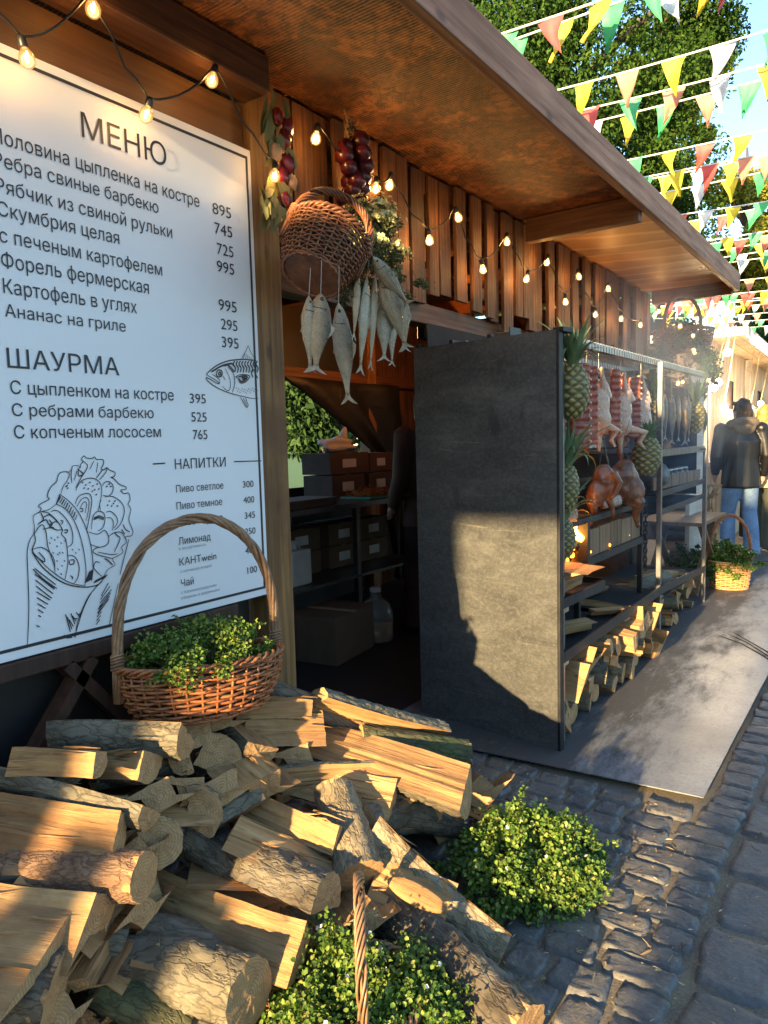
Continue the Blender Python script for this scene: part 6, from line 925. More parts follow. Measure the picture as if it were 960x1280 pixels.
for u, w, hh, m in ((.01, .022, .03, 'black'), (.21, .02, .028, 'black'), (.235, .07, .016, 'steel'), (.42, .02, .03, 'black'), (.46, .08, .03, 'steel'), (.535, .006, .05, 'black'), (.748, .05, .02, 'iron')):
    b = MB(); shp(u, u + w, .006, .10, 1.835, 1.835 + hh, b); hp(b.build('clamp', M[m], sh, bevel=.002))

# ================================================================ grill rack
rk = thing('grill_rack', 'long dark steel rack with trays and hanging rails for grilling over fire', 'rack', (-1.5, 4.6, .016))
def rp(o): o.matrix_parent_inverse = Matrix.Translation((1.5, -4.6, -.016)); return o
def post(x, y, h, w=.03, m='steel'): b = MB(); b.box((x - w/2, y - w/2, .018), (x + w/2, y + w/2, h)); rp(b.build('post', M[m], rk, bevel=.003))
for x, y, h in ((-1.21, 3.06, 1.84), (-1.225, 4.774, 1.87), (-1.27, 6.35, 1.95), (-1.86, 3.08, 1.84), (-1.86, 4.774, 1.87), (-1.86, 6.35, 1.95)): post(x, y, h, .03, 'iron' if x < -1.5 else 'steel')
for x, y, h in ((-1.30, 4.62, 1.12), (-1.34, 3.62, .74)): post(x, y, h, .03, 'iron')
def rail(x0, y0, z0, x1, y1, z1, w, h, m='iron', nm='rail', notch=0):
    b = MB(); b.bar((x0, y0, z0), (x1, y1, z1), w, h)
    if notch:
        n = int((Vector((x1, y1, z1)) - Vector((x0, y0, z0))).length / .045)
        for k in range(n):
            u = (k + .5) / n; p = Vector((x0, y0, z0)).lerp(Vector((x1, y1, z1)), u); b.box((p.x - w * .62, p.y - .014, p.z - h * .6), (p.x + w * .62, p.y + .014, p.z + h * .62))
    return rp(b.build(nm, M[m], rk))
rail(-1.25, 3.05, 1.852, -1.28, 6.34, 1.885, .03, .032, 'steel', 'rail', 1); rail(-1.5, 3.05, 1.835, -1.5, 6.34, 1.86, .025, .026, 'steel', 'rail', 1); rail(-1.72, 3.05, 1.84, -1.72, 6.34, 1.87, .025, .026, 'iron')
for y in (3.07, 4.79, 6.33): rail(-1.86, y, 1.815, -1.24, y, 1.815, .025, .025)
rail(-1.18, 3.0, .43, -1.185, 4.78, .43, .012, .05, 'iron', 'tray_edge'); rail(-1.2, 4.78, .42, -1.26, 6.33, .30, .012, .05, 'iron', 'tray_edge')
b = MB(); b.box((-1.86, 3.02, .408), (-1.188, 4.77, .415)); rp(b.build('tray', M['soot'], rk)); b = MB(); b.box((-1.86, 4.79, .29), (-1.27, 6.33, .296)); rp(b.build('tray', M['soot'], rk))
rail(-1.18, 3.0, .675, -1.185, 3.58, .66, .012, .045, 'iron', 'tray_edge'); b = MB(); b.box((-1.7, 3.02, .655), (-1.19, 3.57, .66)); rp(b.build('tray', M['iron'], rk))
for (x, y, z) in ((-1.20, 3.02, .375), (-1.2, 3.02, .62), (-1.2, 3.95, .385)):
    b = MB(); b.box((x - .3, y, z), (x + .01, y + .09, z + .03)); rp(b.build('support_block', M['palewood'], rk, bevel=.003))
# fire trough
b = MB(); b.box((-1.72, 3.5, .76), (-1.29, 4.6, .775)); b.box((-1.72, 3.5, .775), (-1.70, 4.6, 1.0)); rp(b.build('fire_trough', M['iron'], rk))
for k in range(5):
    b = MB(); y = 3.62 + .19 * k; b.box((-1.305, y + .004, .782), (-1.285, y + .182, .925 + .004 * (k % 3))); rp(b.build('stave', M['trestle'], rk, bevel=.003))
rail(-1.285, 3.1, .985, -1.285, 4.64, .985, .03, .03, 'iron'); rail(-1.285, 3.55, .765, -1.285, 4.64, .765, .035, .04, 'iron'); rail(-1.285, 3.57, .77, -1.285, 3.57, .98, .035, .05, 'iron')
rail(-1.6, 3.1, 1.0, -1.6, 4.64, 1.0, .02, .02, 'iron')
for k in range(9): rail(-1.6, 3.2 + .16 * k, 1.0, -1.29, 3.2 + .16 * k, 1.0, .008, .008, 'iron', 'grate_bar')
# added black sheets for the dark behind the food, upper shelf, far shelves
b = MB(); b.box((-1.885, 3.05, .02), (-1.878, 4.78, 1.98)); b.box((-1.885, 4.78, .90), (-1.878, 6.34, 1.98)); rp(b.build('back_sheet', M['soot'], rk))
b = MB(); b.box((-1.875, 6.37, .92), (-1.34, 6.376, 1.80)); rp(b.build('end_sheet', M['soot'], rk))  # added black sheet hiding the light beyond the far bay
for z in (1.12, 1.22, 1.32): rail(-1.84, 3.1, z, -1.84, 4.7, z, .02, .03, 'iron')
rail(-1.5, 3.1, 1.16, -1.5, 4.7, 1.16, .02, .02, 'darkwood')
for z, m in ((1.285, 'steel'), (1.02, 'iron'), (.90, 'iron')):
    b = MB(); b.box((-1.84, 4.80, z), (-1.26, 6.32, z + .012)); rp(b.build('tray', M['soot'], rk)); rail(-1.235, 4.79, z + .01, -1.275, 6.33, z + .01, .015, .04, m, 'tray_edge', 1 if m == 'steel' else 0)
for k in range(6):
    b = MB(); y = 4.86 + .235 * k; b.box((-1.30, y, 1.045), (-1.285, y + .22, 1.13)); rp(b.build('stave', M['trestle'], rk))
b = MB()
for k in range(16):
    b.add([], []); a = .02 if k % 2 else .012; z = 1.0 - .028 * k; b.tube([(-1.262 + (.011 * math.cos(q*6.283/10) if k % 2 else 0), 4.60 + (0 if k % 2 else .011 * math.cos(q*6.283/10)), z + .02 * math.sin(q*6.283/10)) for q in range(10)], .0032, 5, True)
rp(b.build('chain', M['iron'], rk, True))
# flames and embers
t = NT('flame'); e = t.n('ShaderNodeEmission'); lw = t.n('ShaderNodeLayerWeight'); lw.inputs[0].default_value = .4; t.l(t.ramp(lw.outputs['Facing'], [(0, (1, .55, .1)), (.5, (1, .25, .02)), (1, (.8, .07, .0))]), e.inputs[0]); e.inputs[1].default_value = 7; t.l(e.outputs[0], t.out.inputs[0]); M['flame'] = t.m
fl = thing('fire', 'small orange fire burning at the near end of the grill trough', 'fire', (-1.3, 3.35, .88)); rr = random.Random(3)
for k in range(11):
    b = MB(); x, y = rr.uniform(-.1, .03), rr.uniform(-.14, .22); h = rr.uniform(.05, .10); w = rr.uniform(.012, .022); b.tube([(x + .012 * math.sin(q * .9 + k), y + .02 * math.sin(q * 1.3 + k), .0 + h * q / 6) for q in range(7)], [w * .6, w, w * 1.05, w * .8, w * .55, w * .28, .001], 7); b.build('flame', M['flame'], fl, True)
b = MB()
for k in range(14): b.ball((rr.uniform(-.12, .02), rr.uniform(-.2, .25), -.01), rr.uniform(.018, .03), 8, 5, sc=(1, 1, .7), nz=.5, seed=k)
b.build('embers', M['iron'], fl, True)
M['ember'] = emit('glowing_ember', (1, .22, .02), 2.2); b = MB()
for k in range(40): b.ball((rr.uniform(-.2, .02), rr.uniform(.1, 1.1), -.085 + rr.uniform(0, .02)), rr.uniform(.008, .016), 7, 5, nz=.5, seed=k)
b.build('glowing_coals', M['ember'], fl, True)
b = MB()
for k in range(90): b.ball((rr.uniform(-.34, .0), rr.uniform(.1, 1.2), -.095 + rr.uniform(0, .02)), rr.uniform(.015, .03), 7, 5, nz=.6, seed=k)
b.build('charcoal', M['iron'], fl, True)
ld = bpy.data.lights.new('fire_light', 'POINT'); ld.energy = .35; ld.color = (1, .35, .08); ld.shadow_soft_size = .05; lo = bpy.data.objects.new('fire_light', ld); link(lo, fl); lo.location = (-.02, .05, .12)
b = MB(); b.box((-1.62, 3.1, .85), (-1.32, 3.55, .862)); rp(b.build('ember_pan', M['iron'], rk))

# stump, birch billet and boards lying on the rack
def lone(label, A, B, r, k, nrm, bark, name='firewood_log'): o = make_log(label, A, B, r, k, nrm, bark, 'wood lying on the rack', .7); return o
lone('pale square chopping block on the small upper tray next to the steel sheet', (-1.27, 3.10, .745), (-1.27, 3.34, .745), .074, 'S', (0, 0, 1), 'grey')
lone('flat split board lying in the dark lower tray', (-1.4, 3.2, .455), (-1.25, 3.55, .46), .035, 'S', (0, 0, 1), 'grey'); lone('short split piece on the edge of the lower tray', (-1.35, 3.85, .445), (-1.22, 3.98, .445), .025, 'S', (0, 0, 1), 'grey')
lone('long dark split log at the back of the lower tray', (-1.6, 3.9, .46), (-1.5, 4.5, .46), .04, 'H', (0, 0, 1), 'dark'); lone('grey round log on the far lower tray', (-1.45, 5.0, .36), (-1.35, 5.45, .36), .055, 'R', (0, 0, 1), 'grey'); lone('split log lying beside the grey round log on the far tray', (-1.5, 5.3, .36), (-1.36, 5.75, .345), .05, 'Q', (1, 0, 1), 'pale')
t = NT('birch_bark'); vo = t.n('ShaderNodeTexVoronoi'); vo.inputs['Scale'].default_value = 60; t.l(t.coord((1, 1, 1)), vo.inputs['Vector']); t.col(t.mix(t.ramp(vo.outputs['Distance'], [(.2, 1.), (.34, 0.)]), (.42, .37, .3), (.06, .05, .04))); t.rough(.7); M['bark_birch'] = t.m
lone('small white birch billet with black flecks above the fire', (-1.36, 3.24, 1.03), (-1.24, 3.34, 1.035), .03, 'R', (0, 0, 1), 'birch'); lone('rolled pale birch piece below the grilled chickens', (-1.34, 4.0, 1.03), (-1.26, 4.08, 1.05), .03, 'R', (0, 0, 1), 'birch')

# ================================================================ pineapples
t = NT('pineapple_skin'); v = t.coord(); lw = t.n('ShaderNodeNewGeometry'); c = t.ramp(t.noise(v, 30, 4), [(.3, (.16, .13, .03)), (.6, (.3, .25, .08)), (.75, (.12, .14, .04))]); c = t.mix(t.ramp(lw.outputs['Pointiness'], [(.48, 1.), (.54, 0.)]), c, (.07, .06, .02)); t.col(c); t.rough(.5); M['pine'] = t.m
M['pineleaf'] = plain('pineapple_leaf', (.12, .19, .085), .5, 0, .4, 9, .1)
def pineapple(label, loc, h=.22, r=.058, lh=.2, rot=(0, 0, 0), seed=1, spread=1.0):
    rt = thing('pineapple', label, 'pineapple', loc, 'pineapples on the rack', rot); r_ = random.Random(seed)
    b = MB(); n, m = 64, 56; vs = []
    for i in range(m + 1):
        w = i / m; pr = r * (math.sin(math.pi * (.06 + .88 * w)) ** .45)
        for k in range(n):
            a = 2 * math.pi * k / n; u = a * 8 / (2 * math.pi) + w * 6; q = a * 8 / (2 * math.pi) - w * 6
            bump = abs(math.sin(math.pi * u)) * abs(math.sin(math.pi * q)); tip = max(0, bump - .8) * .09
            rr_ = pr + .0085 * (bump ** .5 - .6) * (r / .058) + tip * r; vs.append((rr_ * math.cos(a), rr_ * math.sin(a), h * w))
    b.add(vs, [(i*n+k, i*n+(k+1)%n, (i+1)*n+(k+1)%n, (i+1)*n+k) for i in range(m) for k in range(n)] + [tuple(range(n-1, -1, -1)), tuple(m*n+k for k in range(n))]); b.build('fruit', M['pine'], rt, True)
    for k in range(34):
        b = MB(); a = k * 2.4; lv = k / 34; L = lh * (.5 + .5 * (1 - abs(lv - .55) * 1.4)) * r_.uniform(.8, 1.1); out = (1 - lv) * .85 * spread + .08; w0 = .013 * (r / .058); N = 8; vs = []
        for j in range(N + 1):
            q = j / N; rad = .016 + L * (math.sin(out * q * 1.3) * q ** .5 * .8); z = h - .008 + L * q * math.cos(out * q * 1.1) - (L * .12 * q ** 3 if lv < .5 else 0); hw = w0 * (1 - q ** 1.6) + .0006; ca, sa = math.cos(a), math.sin(a)
            for s, dz in ((-1, .005), (0, 0), (1, .005)): vs.append((rad * ca - s * hw * sa - dz * .5 * ca, rad * sa + s * hw * ca - dz * .5 * sa, z + dz * .4))
        b.add(vs, [(j*3+i, j*3+i+1, (j+1)*3+i+1, (j+1)*3+i) for j in range(N) for i in (0, 1)]); b.build('leaf', M['pineleaf'], rt, True)
    return rt
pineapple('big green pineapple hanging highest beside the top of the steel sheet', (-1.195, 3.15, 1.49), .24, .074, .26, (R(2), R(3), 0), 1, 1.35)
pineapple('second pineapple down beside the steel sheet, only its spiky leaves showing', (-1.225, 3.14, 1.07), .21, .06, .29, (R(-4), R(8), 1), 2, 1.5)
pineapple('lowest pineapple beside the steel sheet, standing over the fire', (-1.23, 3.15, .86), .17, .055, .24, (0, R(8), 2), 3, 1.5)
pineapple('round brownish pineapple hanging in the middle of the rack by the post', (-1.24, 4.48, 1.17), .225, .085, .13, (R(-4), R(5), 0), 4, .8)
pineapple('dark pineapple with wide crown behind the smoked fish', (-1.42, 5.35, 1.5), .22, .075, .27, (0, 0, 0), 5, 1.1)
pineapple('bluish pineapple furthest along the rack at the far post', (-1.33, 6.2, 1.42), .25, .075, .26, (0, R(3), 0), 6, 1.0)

# ================================================================ meat and poultry
def meat(name, cols, sc=14, rough=.35, spots=None):
    t = NT(name); v = t.coord(rnd=15); n = t.noise(v, sc, 6, .65, .5); c = t.ramp(n, [(.3, cols[0]), (.52, cols[1]), (.74, cols[2])])
    if spots: c = t.mix(t.ramp(t.noise(v, 120, 3, .7), [(.56, 0.), (.68, .8)]), c, spots)
    t.col(c); t.rough(rough); t.p.inputs['Subsurface Weight'].default_value = .08; t.p.inputs['Subsurface Radius'].default_value = (.01, .004, .002); t.bump(t.noise(v, 90, 4, .7), .35, .003, t.bump(n, .5, .01)); return t.m
M['ribs'] = meat('smoked_ribs', [(.13, .025, .015), (.3, .075, .04), (.5, .23, .13)], 22); M['raw'] = meat('pale_poultry_skin', [(.36, .2, .11), (.58, .4, .28), (.5, .25, .13)], 16, .3, (.17, .06, .02)); M['roast'] = meat('roast_poultry_skin', [(.05, .016, .008), (.17, .065, .025), (.33, .165, .08)], 16, .28, (.04, .016, .008))
M['bone'] = plain('bone', (.6, .5, .36), .5, 0, .2, 20, .1)
def ribs(label, loc, L, w, th, yaw):
    rt = thing('rib_rack', label, 'ribs', loc, 'meat hung from the rack rails', (0, 0, yaw)); b = MB(); n, m = 16, 60; vs = []
    for i in range(m + 1):
        u = i / m; z = -L * u; wv = .5 + .5 * math.cos(u * 2 * math.pi * 11); cv = .02 * math.sin(u * 2.6)
        for k in range(n):
            a = 2 * math.pi * k / n; hw = w / 2 * (1 - .12 * math.cos(u * 5)) * (.55 if i in (0, m) else 1) * (1 + .05 * wv + .09 * mnoise.noise(Vector((u * 7, k * .3, L * 9)))); hy = th / 2 * (.62 + .38 * wv) * (.5 if i in (0, m) else 1)
            vs.append((hw * math.copysign(abs(math.cos(a)) ** .7, math.cos(a)), cv + hy * math.copysign(abs(math.sin(a)) ** .6, math.sin(a)) + .004 * mnoise.noise(Vector((u * 25, math.cos(a) * 3, L * 5))), z))
    b.add(vs, [(i*n+k, (i+1)*n+k, (i+1)*n+(k+1)%n, i*n+(k+1)%n) for i in range(m) for k in range(n)] + [tuple(range(n)), tuple(m*n+k for k in range(n-1, -1, -1))]); b.build('meat', M['ribs'], rt, True)
    for k in range(10):
        b = MB(); z = -L * (k + 1) / 11.0; b.tube([(w * .46, .003, z), (w * .56, .003, z - .004)], .006, 7); b.build('bone', M['bone'], rt, True)
    b = MB(); b.tube([(0, 0, -.01), (0, 0, 1.85 - loc[2])], .0018, 5); b.build('hook', M['steel'], rt); return rt
def chicken(label, loc, s, yaw, mat='raw', wire=True, splay=1.0):
    rt = thing('hanging_chicken', label, 'chicken', loc, 'poultry hung from the rack rails', (0, 0, yaw)); b = MB()
    # hung by its legs: drumsticks up, breast below, wings and neck at the bottom
    for sg in (-1, 1):
        b.tube([(sg * .018 * s, 0, -.0), (sg * .024 * s, 0, -.05 * s), (sg * .036 * s, 0, -.1 * s), (sg * .05 * s, .005, -.16 * s)], [.009 * s, .012 * s, .026 * s, .036 * s], 12); b.ball((sg * .018 * s, 0, 0), .014 * s)
        b.tube([(sg * .055 * s, 0, -.31 * s), (sg * .10 * s * splay, .01, -.335 * s), (sg * .075 * s * splay, .02, -.39 * s), (sg * .10 * s * splay, .02, -.43 * s)], [.022 * s, .019 * s, .014 * s, .006 * s], 10)
    b.ball((0, 0, -.2 * s), .066 * s, 18, 12, sc=(1, .8, 1.45)); b.ball((0, -.015, -.275 * s), .06 * s, 18, 12, sc=(1.05, .85, 1.35)); b.tube([(0, 0, -.32 * s), (0, .0, -.37 * s), (.005, 0, -.45 * s)], [.035 * s, .02 * s, .008 * s], 10)
    b.v = [tuple(Vector(v) + .006 * s * mnoise.noise_vector(Vector(v) * 28 + Vector((loc[1] * 9, 0, 0)))) for v in b.v]
    voxel(b, 'carcass', M[mat], .0055 * s, rt, 2)
    if wire:
        b = MB(); b.tube([(0, 0, .0), (0, 0, 1.86 - loc[2])], .0016, 5); b.build('hook', M['steel'], rt)
    return rt
def half_grilled(label, loc, s, yaw, flip=1, rx=0):
    rt = thing('grilled_chicken', label, 'chicken', loc, 'grilled chickens over the fire', (rx, 0, yaw)); b = MB()
    b.ball((0, 0, -.1 * s), .1 * s, 20, 14, sc=(.75, .42, 1.15)); b.ball((flip * .045 * s, -.01, -.16 * s), .075 * s, 18, 12, sc=(.8, .5, 1.1))
    b.tube([(flip * .03 * s, 0, -.17 * s), (flip * .075 * s, -.01, -.22 * s), (flip * .06 * s, -.01, -.29 * s), (flip * .075 * s, -.005, -.335 * s)], [.045 * s, .036 * s, .018 * s, .01 * s], 12); b.ball((flip * .078 * s, -.005, -.34 * s), .014 * s)
    b.tube([(-flip * .05 * s, -.02, -.04 * s), (-flip * .085 * s, -.03, -.1 * s), (-flip * .06 * s, -.035, -.16 * s), (-flip * .03 * s, -.035, -.2 * s)], [.028 * s, .022 * s, .018 * s, .006 * s], 10); b.tube([(-flip * .02 * s, 0, -.17 * s), (-flip * .05 * s, 0, -.26 * s), (-flip * .055 * s, 0, -.3 * s)], [.03 * s, .018 * s, .008 * s], 10)
    b.v = [tuple(Vector(v) + .009 * s * mnoise.noise_vector(Vector(v) * 24 + Vector((loc[1] * 9, 0, 0)))) for v in b.v]
    voxel(b, 'meat', M['roast'], .0055 * s, rt, 1)
    b = MB(); b.tube([(-.03, 0, -.03 * s), (.0, 0, .14), (.05, 0, .3)], .0014, 5); b.tube([(.03, 0, -.03 * s), (.0, 0, .14)], .0014, 5); b.build('wire', M['steel'], rt); return rt
ribs('dark red rib slab hanging nearest the big pineapple', (-1.27, 3.50, 1.77), .42, .09, .04, R(45)); ribs('paler rib slab hanging between the nearest red one and the first chicken', (-1.28, 3.67, 1.77), .40, .07, .04, R(40)); ribs('rib slab hanging between the first and second pale chickens', (-1.28, 4.06, 1.78), .38, .06, .045, R(40)); ribs('purplish rib slab hanging left of the furthest pale chicken', (-1.29, 4.44, 1.76), .36, .085, .04, R(35))
ribs('long rib slab behind the gap between the second and third chickens', (-1.58, 4.62, 1.77), .40, .09, .04, R(35)); ribs('dark rib slab hanging deepest behind the nearest chicken', (-1.60, 4.0, 1.77), .42, .1, .04, R(40)); ribs('short rib slab beside the middle post of the rack', (-1.42, 4.86, 1.75), .3, .08, .04, R(20))
M['sausage'] = meat('smoked_sausage', [(.12, .025, .012), (.25, .06, .025), (.36, .11, .05)], 20, .22)
for k_, (x_, y_, n_) in enumerate(((-1.34, 3.76, 5), (-1.37, 4.43, 6), (-1.45, 5.1, 5))):
    sg = thing('sausage_string', ['string of dark sausages hanging between the nearest ribs and chicken', 'string of dark sausages hanging between the second and third chickens', 'string of dark sausages hanging just past the middle post'][k_], 'sausages', (x_, y_, 1.80), 'meat hung from the rack rails')
    for q_s in range(n_):
        b = MB(); z_ = -.04 - .085 * q_s; b.tube([(.006 * math.sin(q_s * 2 + u_), .012 * math.sin(u_ * .5 + q_s), z_ - .08 * u_ / 6) for u_ in range(7)], [.004, .013, .016, .0165, .016, .013, .004], 10); b.build('sausage', M['sausage'], sg, True)
    b = MB(); b.tube([(0, 0, .06), (0, 0, -.04)], .0016, 5); b.build('string', M['thread'], sg)
ribs('red rib slab behind the row of pale chickens', (-1.55, 4.35, 1.77), .38, .09, .04, R(40))
chicken('nearest pale raw chicken hung by its legs', (-1.31, 3.86, 1.77), .98, R(50), splay=1.2); chicken('second pale raw chicken hung by its legs, broad breast speckled', (-1.31, 4.24, 1.765), 1.02, R(25), splay=1.4); chicken('third pale raw chicken hung by its legs nearest the post', (-1.30, 4.61, 1.77), 1.0, R(60), splay=1.2)
half_grilled('brown grilled half chicken hanging on the left over the fire', (-1.28, 3.86, 1.25), .9, R(30), -1); half_grilled('bigger glossy grilled chicken hanging on the right over the fire', (-1.27, 4.18, 1.26), 1.08, R(25), 1)
M['smoked'] = meat('smoked_fish_skin', [(.1, .06, .03), (.25, .17, .1), (.42, .32, .22)], 18, .35)
for k, (x, y, L, w) in enumerate(((-1.27, 4.95, .36, .05), (-1.33, 5.3, .33, .06), (-1.32, 5.45, .36, .055), (-1.31, 5.6, .34, .05), (-1.3, 5.76, .37, .06), (-1.31, 5.92, .35, .05))):
    fish(['smoked fish hanging right beside the middle post of the rack', 'first smoked fish after the gap in the far bay', 'second smoked fish in the far bay', 'third smoked fish in the far bay', 'fourth smoked fish in the far bay with split tail', 'last smoked fish in the far bay next to the bluish pineapple'][k], (x, y, 1.70), (x, y + .02, 1.70 - L), w * 1.3, .04, .4 + .5 * (k % 2), 0, (x, y, 1.87), 'smoked', 'smoked fish in the far bay')
# jars and a cabbage on the far shelves
t = NT('charred_cabbage_leaf'); n = t.noise(t.coord(), 12, 5); t.col(t.ramp(n, [(.3, (.05, .05, .055)), (.7, (.2, .2, .18))])); t.rough(.6); t.bump(n, .8, .02); M['cab'] = t.m
cb = thing('charred_cabbage', 'round charred cabbage on the far middle shelf', 'cabbage', (-1.36, 5.12, 1.135)); b = MB(); b.ball((0, 0, 0), .095, 20, 14, nz=.25); b.build('head', M['cab'], cb, True)
for k in range(5):
    b = MB(); a = k * 1.3; b.ball((.012 * math.cos(a), .012 * math.sin(a), .0), .1, 14, 8, sc=(.98, .7, .95), rot=Euler((a, .4, a)).to_matrix(), nz=.3, seed=k); b.build('leaf', M['cab'], cb, True)
M['glass'] = plain('dark_jar_glass', (.08, .075, .07), .12, 0, .2, 10, 0); M['lid'] = plain('tin_lid', (.5, .48, .42), .35, .8, .1, 10, 0)
for k in range(5):
    y = 5.42 + .16 * k; j = thing('jar', 'small jar with tin lid standing on the far middle shelf', 'jar', (-1.38, y, 1.035), 'jars on the far shelf')
    b = MB(); b.lathe([(.045, 0), (.05, .01), (.05, .09), (.038, .105)], 16); b.build('glass', M['glass'], j, True); b = MB(); b.lathe([(.04, .106), (.041, .122), (.035, .125)], 16); b.build('lid', M['lid'], j, True)
ft = thing('foil_tray', 'crumpled foil tray on the grate behind the pale chickens', 'foil tray', (-1.55, 3.9, 1.345)); b = MB(); b.box((-.14, -.3, 0), (.14, .3, .008)); b.build('base', M['lid'], ft)
t = NT('crumpled_foil'); t.col((.7, .7, .7)); t.p.inputs['Metallic'].default_value = 1; t.rough(.25); t.bump(t.noise(t.coord(), 30, 4), 1, .02); M['foil'] = t.m
for sx, sy, lx, ly in ((.14, 0, .01, .3), (-.14, 0, .01, .3), (0, .3, .14, .01), (0, -.3, .14, .01)):
    b = MB(); b.box((sx - lx, sy - ly, .008), (sx + lx, sy + ly, .045), jit=.006); b.build('side', M['foil'], ft)
b = MB(); b.box((-1.82, 3.1, 1.335), (-1.4, 4.7, 1.344)); rp(b.build('tray', M['soot'], rk))
# folding trestle under the far end of the rack
ft = thing('folding_trestle', 'brown wooden folding trestle with crossed legs past the far end of the rack', 'trestle', (-1.50, 6.95, .016))
for x, d in ((-.28, 0), (.12, 0)):
    b = MB(); b.bar((x, -.42, .0), (x, .34, .62), .03, .06, (1, 0, 0)); b.build('leg', M['trestle'], ft, bevel=.003); b = MB(); b.bar((x + .035, .42, .0), (x + .035, -.34, .62), .03, .06, (1, 0, 0)); b.build('leg', M['trestle'], ft, bevel=.003)
b = MB(); b.box((-.36, -.5, .62), (.2, .5, .65)); b.build('top', M['trestle'], ft)
b = MB(); b.bar((-.28, -.2, .18), (.14, -.2, .18), .03, .03); b.build('stretcher', M['trestle'], ft)
wb = thing('white_screen', 'white painted board standing upright past the far end of the rack', 'screen', (-1.55, 7.3, .016)); b = MB(); b.box((-.02, -.28, 0), (.02, .28, 2.02)); b.build('board', M['whitewood'], wb, bevel=.004)
for y in (-.2, .2): b = MB(); b.box((-.1, y - .02, 0), (.1, y + .02, .03)); b.build('foot', M['trestle'], wb)

# smoke drifting off the rack
t = NT('wood_smoke'); t.t.nodes.remove(t.p); pv = t.n('ShaderNodeVolumePrincipled'); tc = t.n('ShaderNodeTexCoord'); n = t.noise(t.coord((1, 1, .8)), 2.2, 3, .6, 1.0)
sub = t.n('ShaderNodeVectorMath', operation='SUBTRACT'); sub.inputs[1].default_value = (.5, .5, .5); t.l(tc.outputs['Generated'], sub.inputs[0]); ln = t.n('ShaderNodeVectorMath', operation='LENGTH'); t.l(sub.outputs[0], ln.inputs[0])
fo = t.ramp(ln.outputs['Value'], [(.12, 1.), (.5, 0.)]); dn = t.ramp(n, [(.4, 0.), (.72, 1.)]); mu = t.n('ShaderNodeMath', operation='MULTIPLY'); t.l(fo, mu.inputs[0]); t.l(dn, mu.inputs[1]); m2 = t.n('ShaderNodeMath', operation='MULTIPLY'); m2.inputs[1].default_value = .85; t.l(mu.outputs[0], m2.inputs[0])
t.l(m2.outputs[0], pv.inputs['Density']); pv.inputs['Color'].default_value = (.58, .7, .9, 1); t.l(pv.outputs[0], t.out.inputs['Volume']); M['smoke'] = t.m
b = MB(); b.ball((0, 0, 0), 1, 24, 16, sc=(.6, 1.75, 1.2)); o = b.build('smoke', M['smoke'], None, True, loc=(-1.4, 5.25, 1.55)); tag(o, 'blue grey wood smoke drifting round the far half of the grill rack', 'smoke', kind='stuff')
# ================================================================ inside the stall
M['card'] = plain('cardboard', (.085, .048, .025), .8, 0, .15, 8, .05); M['card2'] = plain('dark_cardboard', (.05, .027, .016), .8, 0, .2, 8, .05); M['paper'] = plain('white_label', (.4, .385, .36), .7, 0, .1, 10, 0); M['inox'] = plain('stainless_top', (.12, .12, .125), .35, .9, .15, 10, .05)
tb = thing('prep_table', 'steel prep table inside the stall with a dark undershelf', 'table', (-3.55, 4.2, .018))
def q_(b, n, m, bev=0): o = b.build(n, M[m], tb, bevel=bev); o.matrix_parent_inverse = Matrix.Translation((3.55, -4.2, -.018)); return o
b = MB(); b.box((-3.95, 3.3, .94), (-3.2, 5.15, .98)); q_(b, 'tabletop', 'inox', .004); b = MB(); b.box((-3.93, 3.33, .42), (-3.22, 5.12, .44)); q_(b, 'shelf', 'inox')
for x in (-3.92, -3.24):
    for y in (3.34, 4.2, 5.1): b = MB(); b.box((x - .02, y - .02, .02), (x + .02, y + .02, .938)); q_(b, 'leg', 'inox')
def carton(label, x, y, z, lx, ly, lz, m='card', yaw=0, lab=True, group='cartons inside the stall'):
    c = thing('cardboard_box', label, 'carton', (x, y, z), group, (0, 0, yaw)); b = MB(); b.box((-lx/2, -ly/2, 0), (lx/2, ly/2, lz)); b.build('carton_body', M[m], c, bevel=.004)
    b = MB(); b.box((-lx/2 - .001, -.025, lz), (lx/2 + .001, .025, lz + .0015)); b.build('tape', M['straw'], c)
    if lab: b = MB(); b.box((lx/2, -ly * .2, lz * .3), (lx/2 + .002, ly * .15, lz * .7)); b.build('label', M['paper'], c)
carton('large open floor carton standing in front of the prep table', -3.02, 3.62, .02, .36, .5, .3, 'card', R(8), False)
carton('lower carton at the back of the prep table, left one', -3.72, 4.55, .982, .3, .42, .18, 'card2'); carton('lower carton at the back of the prep table, right one', -3.72, 5.0, .982, .3, .36, .18, 'card2')
carton('upper carton at the back of the prep table under the white bag', -3.74, 4.6, 1.17, .3, .5, .17, 'card2'); carton('small upper carton beside the tarpaulin', -3.74, 5.05, 1.17, .28, .34, .16, 'card2')
for i, (y, z) in enumerate(((3.95, .442), (3.95, .62), (4.45, .442), (4.45, .62), (4.85, .442), (4.85, .62))): carton('brown carton with white label stacked on the undershelf of the prep table', -3.7, y, z, .3, .4, .17, 'card', 0, True, 'cartons on the undershelf')
cn = thing('canister', 'white plastic canister on the undershelf of the prep table', 'canister', (-3.38, 3.66, .442)); b = MB(); b.box((-.08, -.1, 0), (.08, .1, .25)); b.build('body', M['paper'], cn, bevel=.02); b = MB(); b.lathe([(.025, .25), (.025, .285), (.02, .29)], 14); b.build('cap', M['paper'], cn); b = MB(); b.tube([(0, -.07, .25), (0, -.05, .3), (0, .03, .3), (0, .06, .25)], .012, 8); b.build('handle', M['paper'], cn, True)
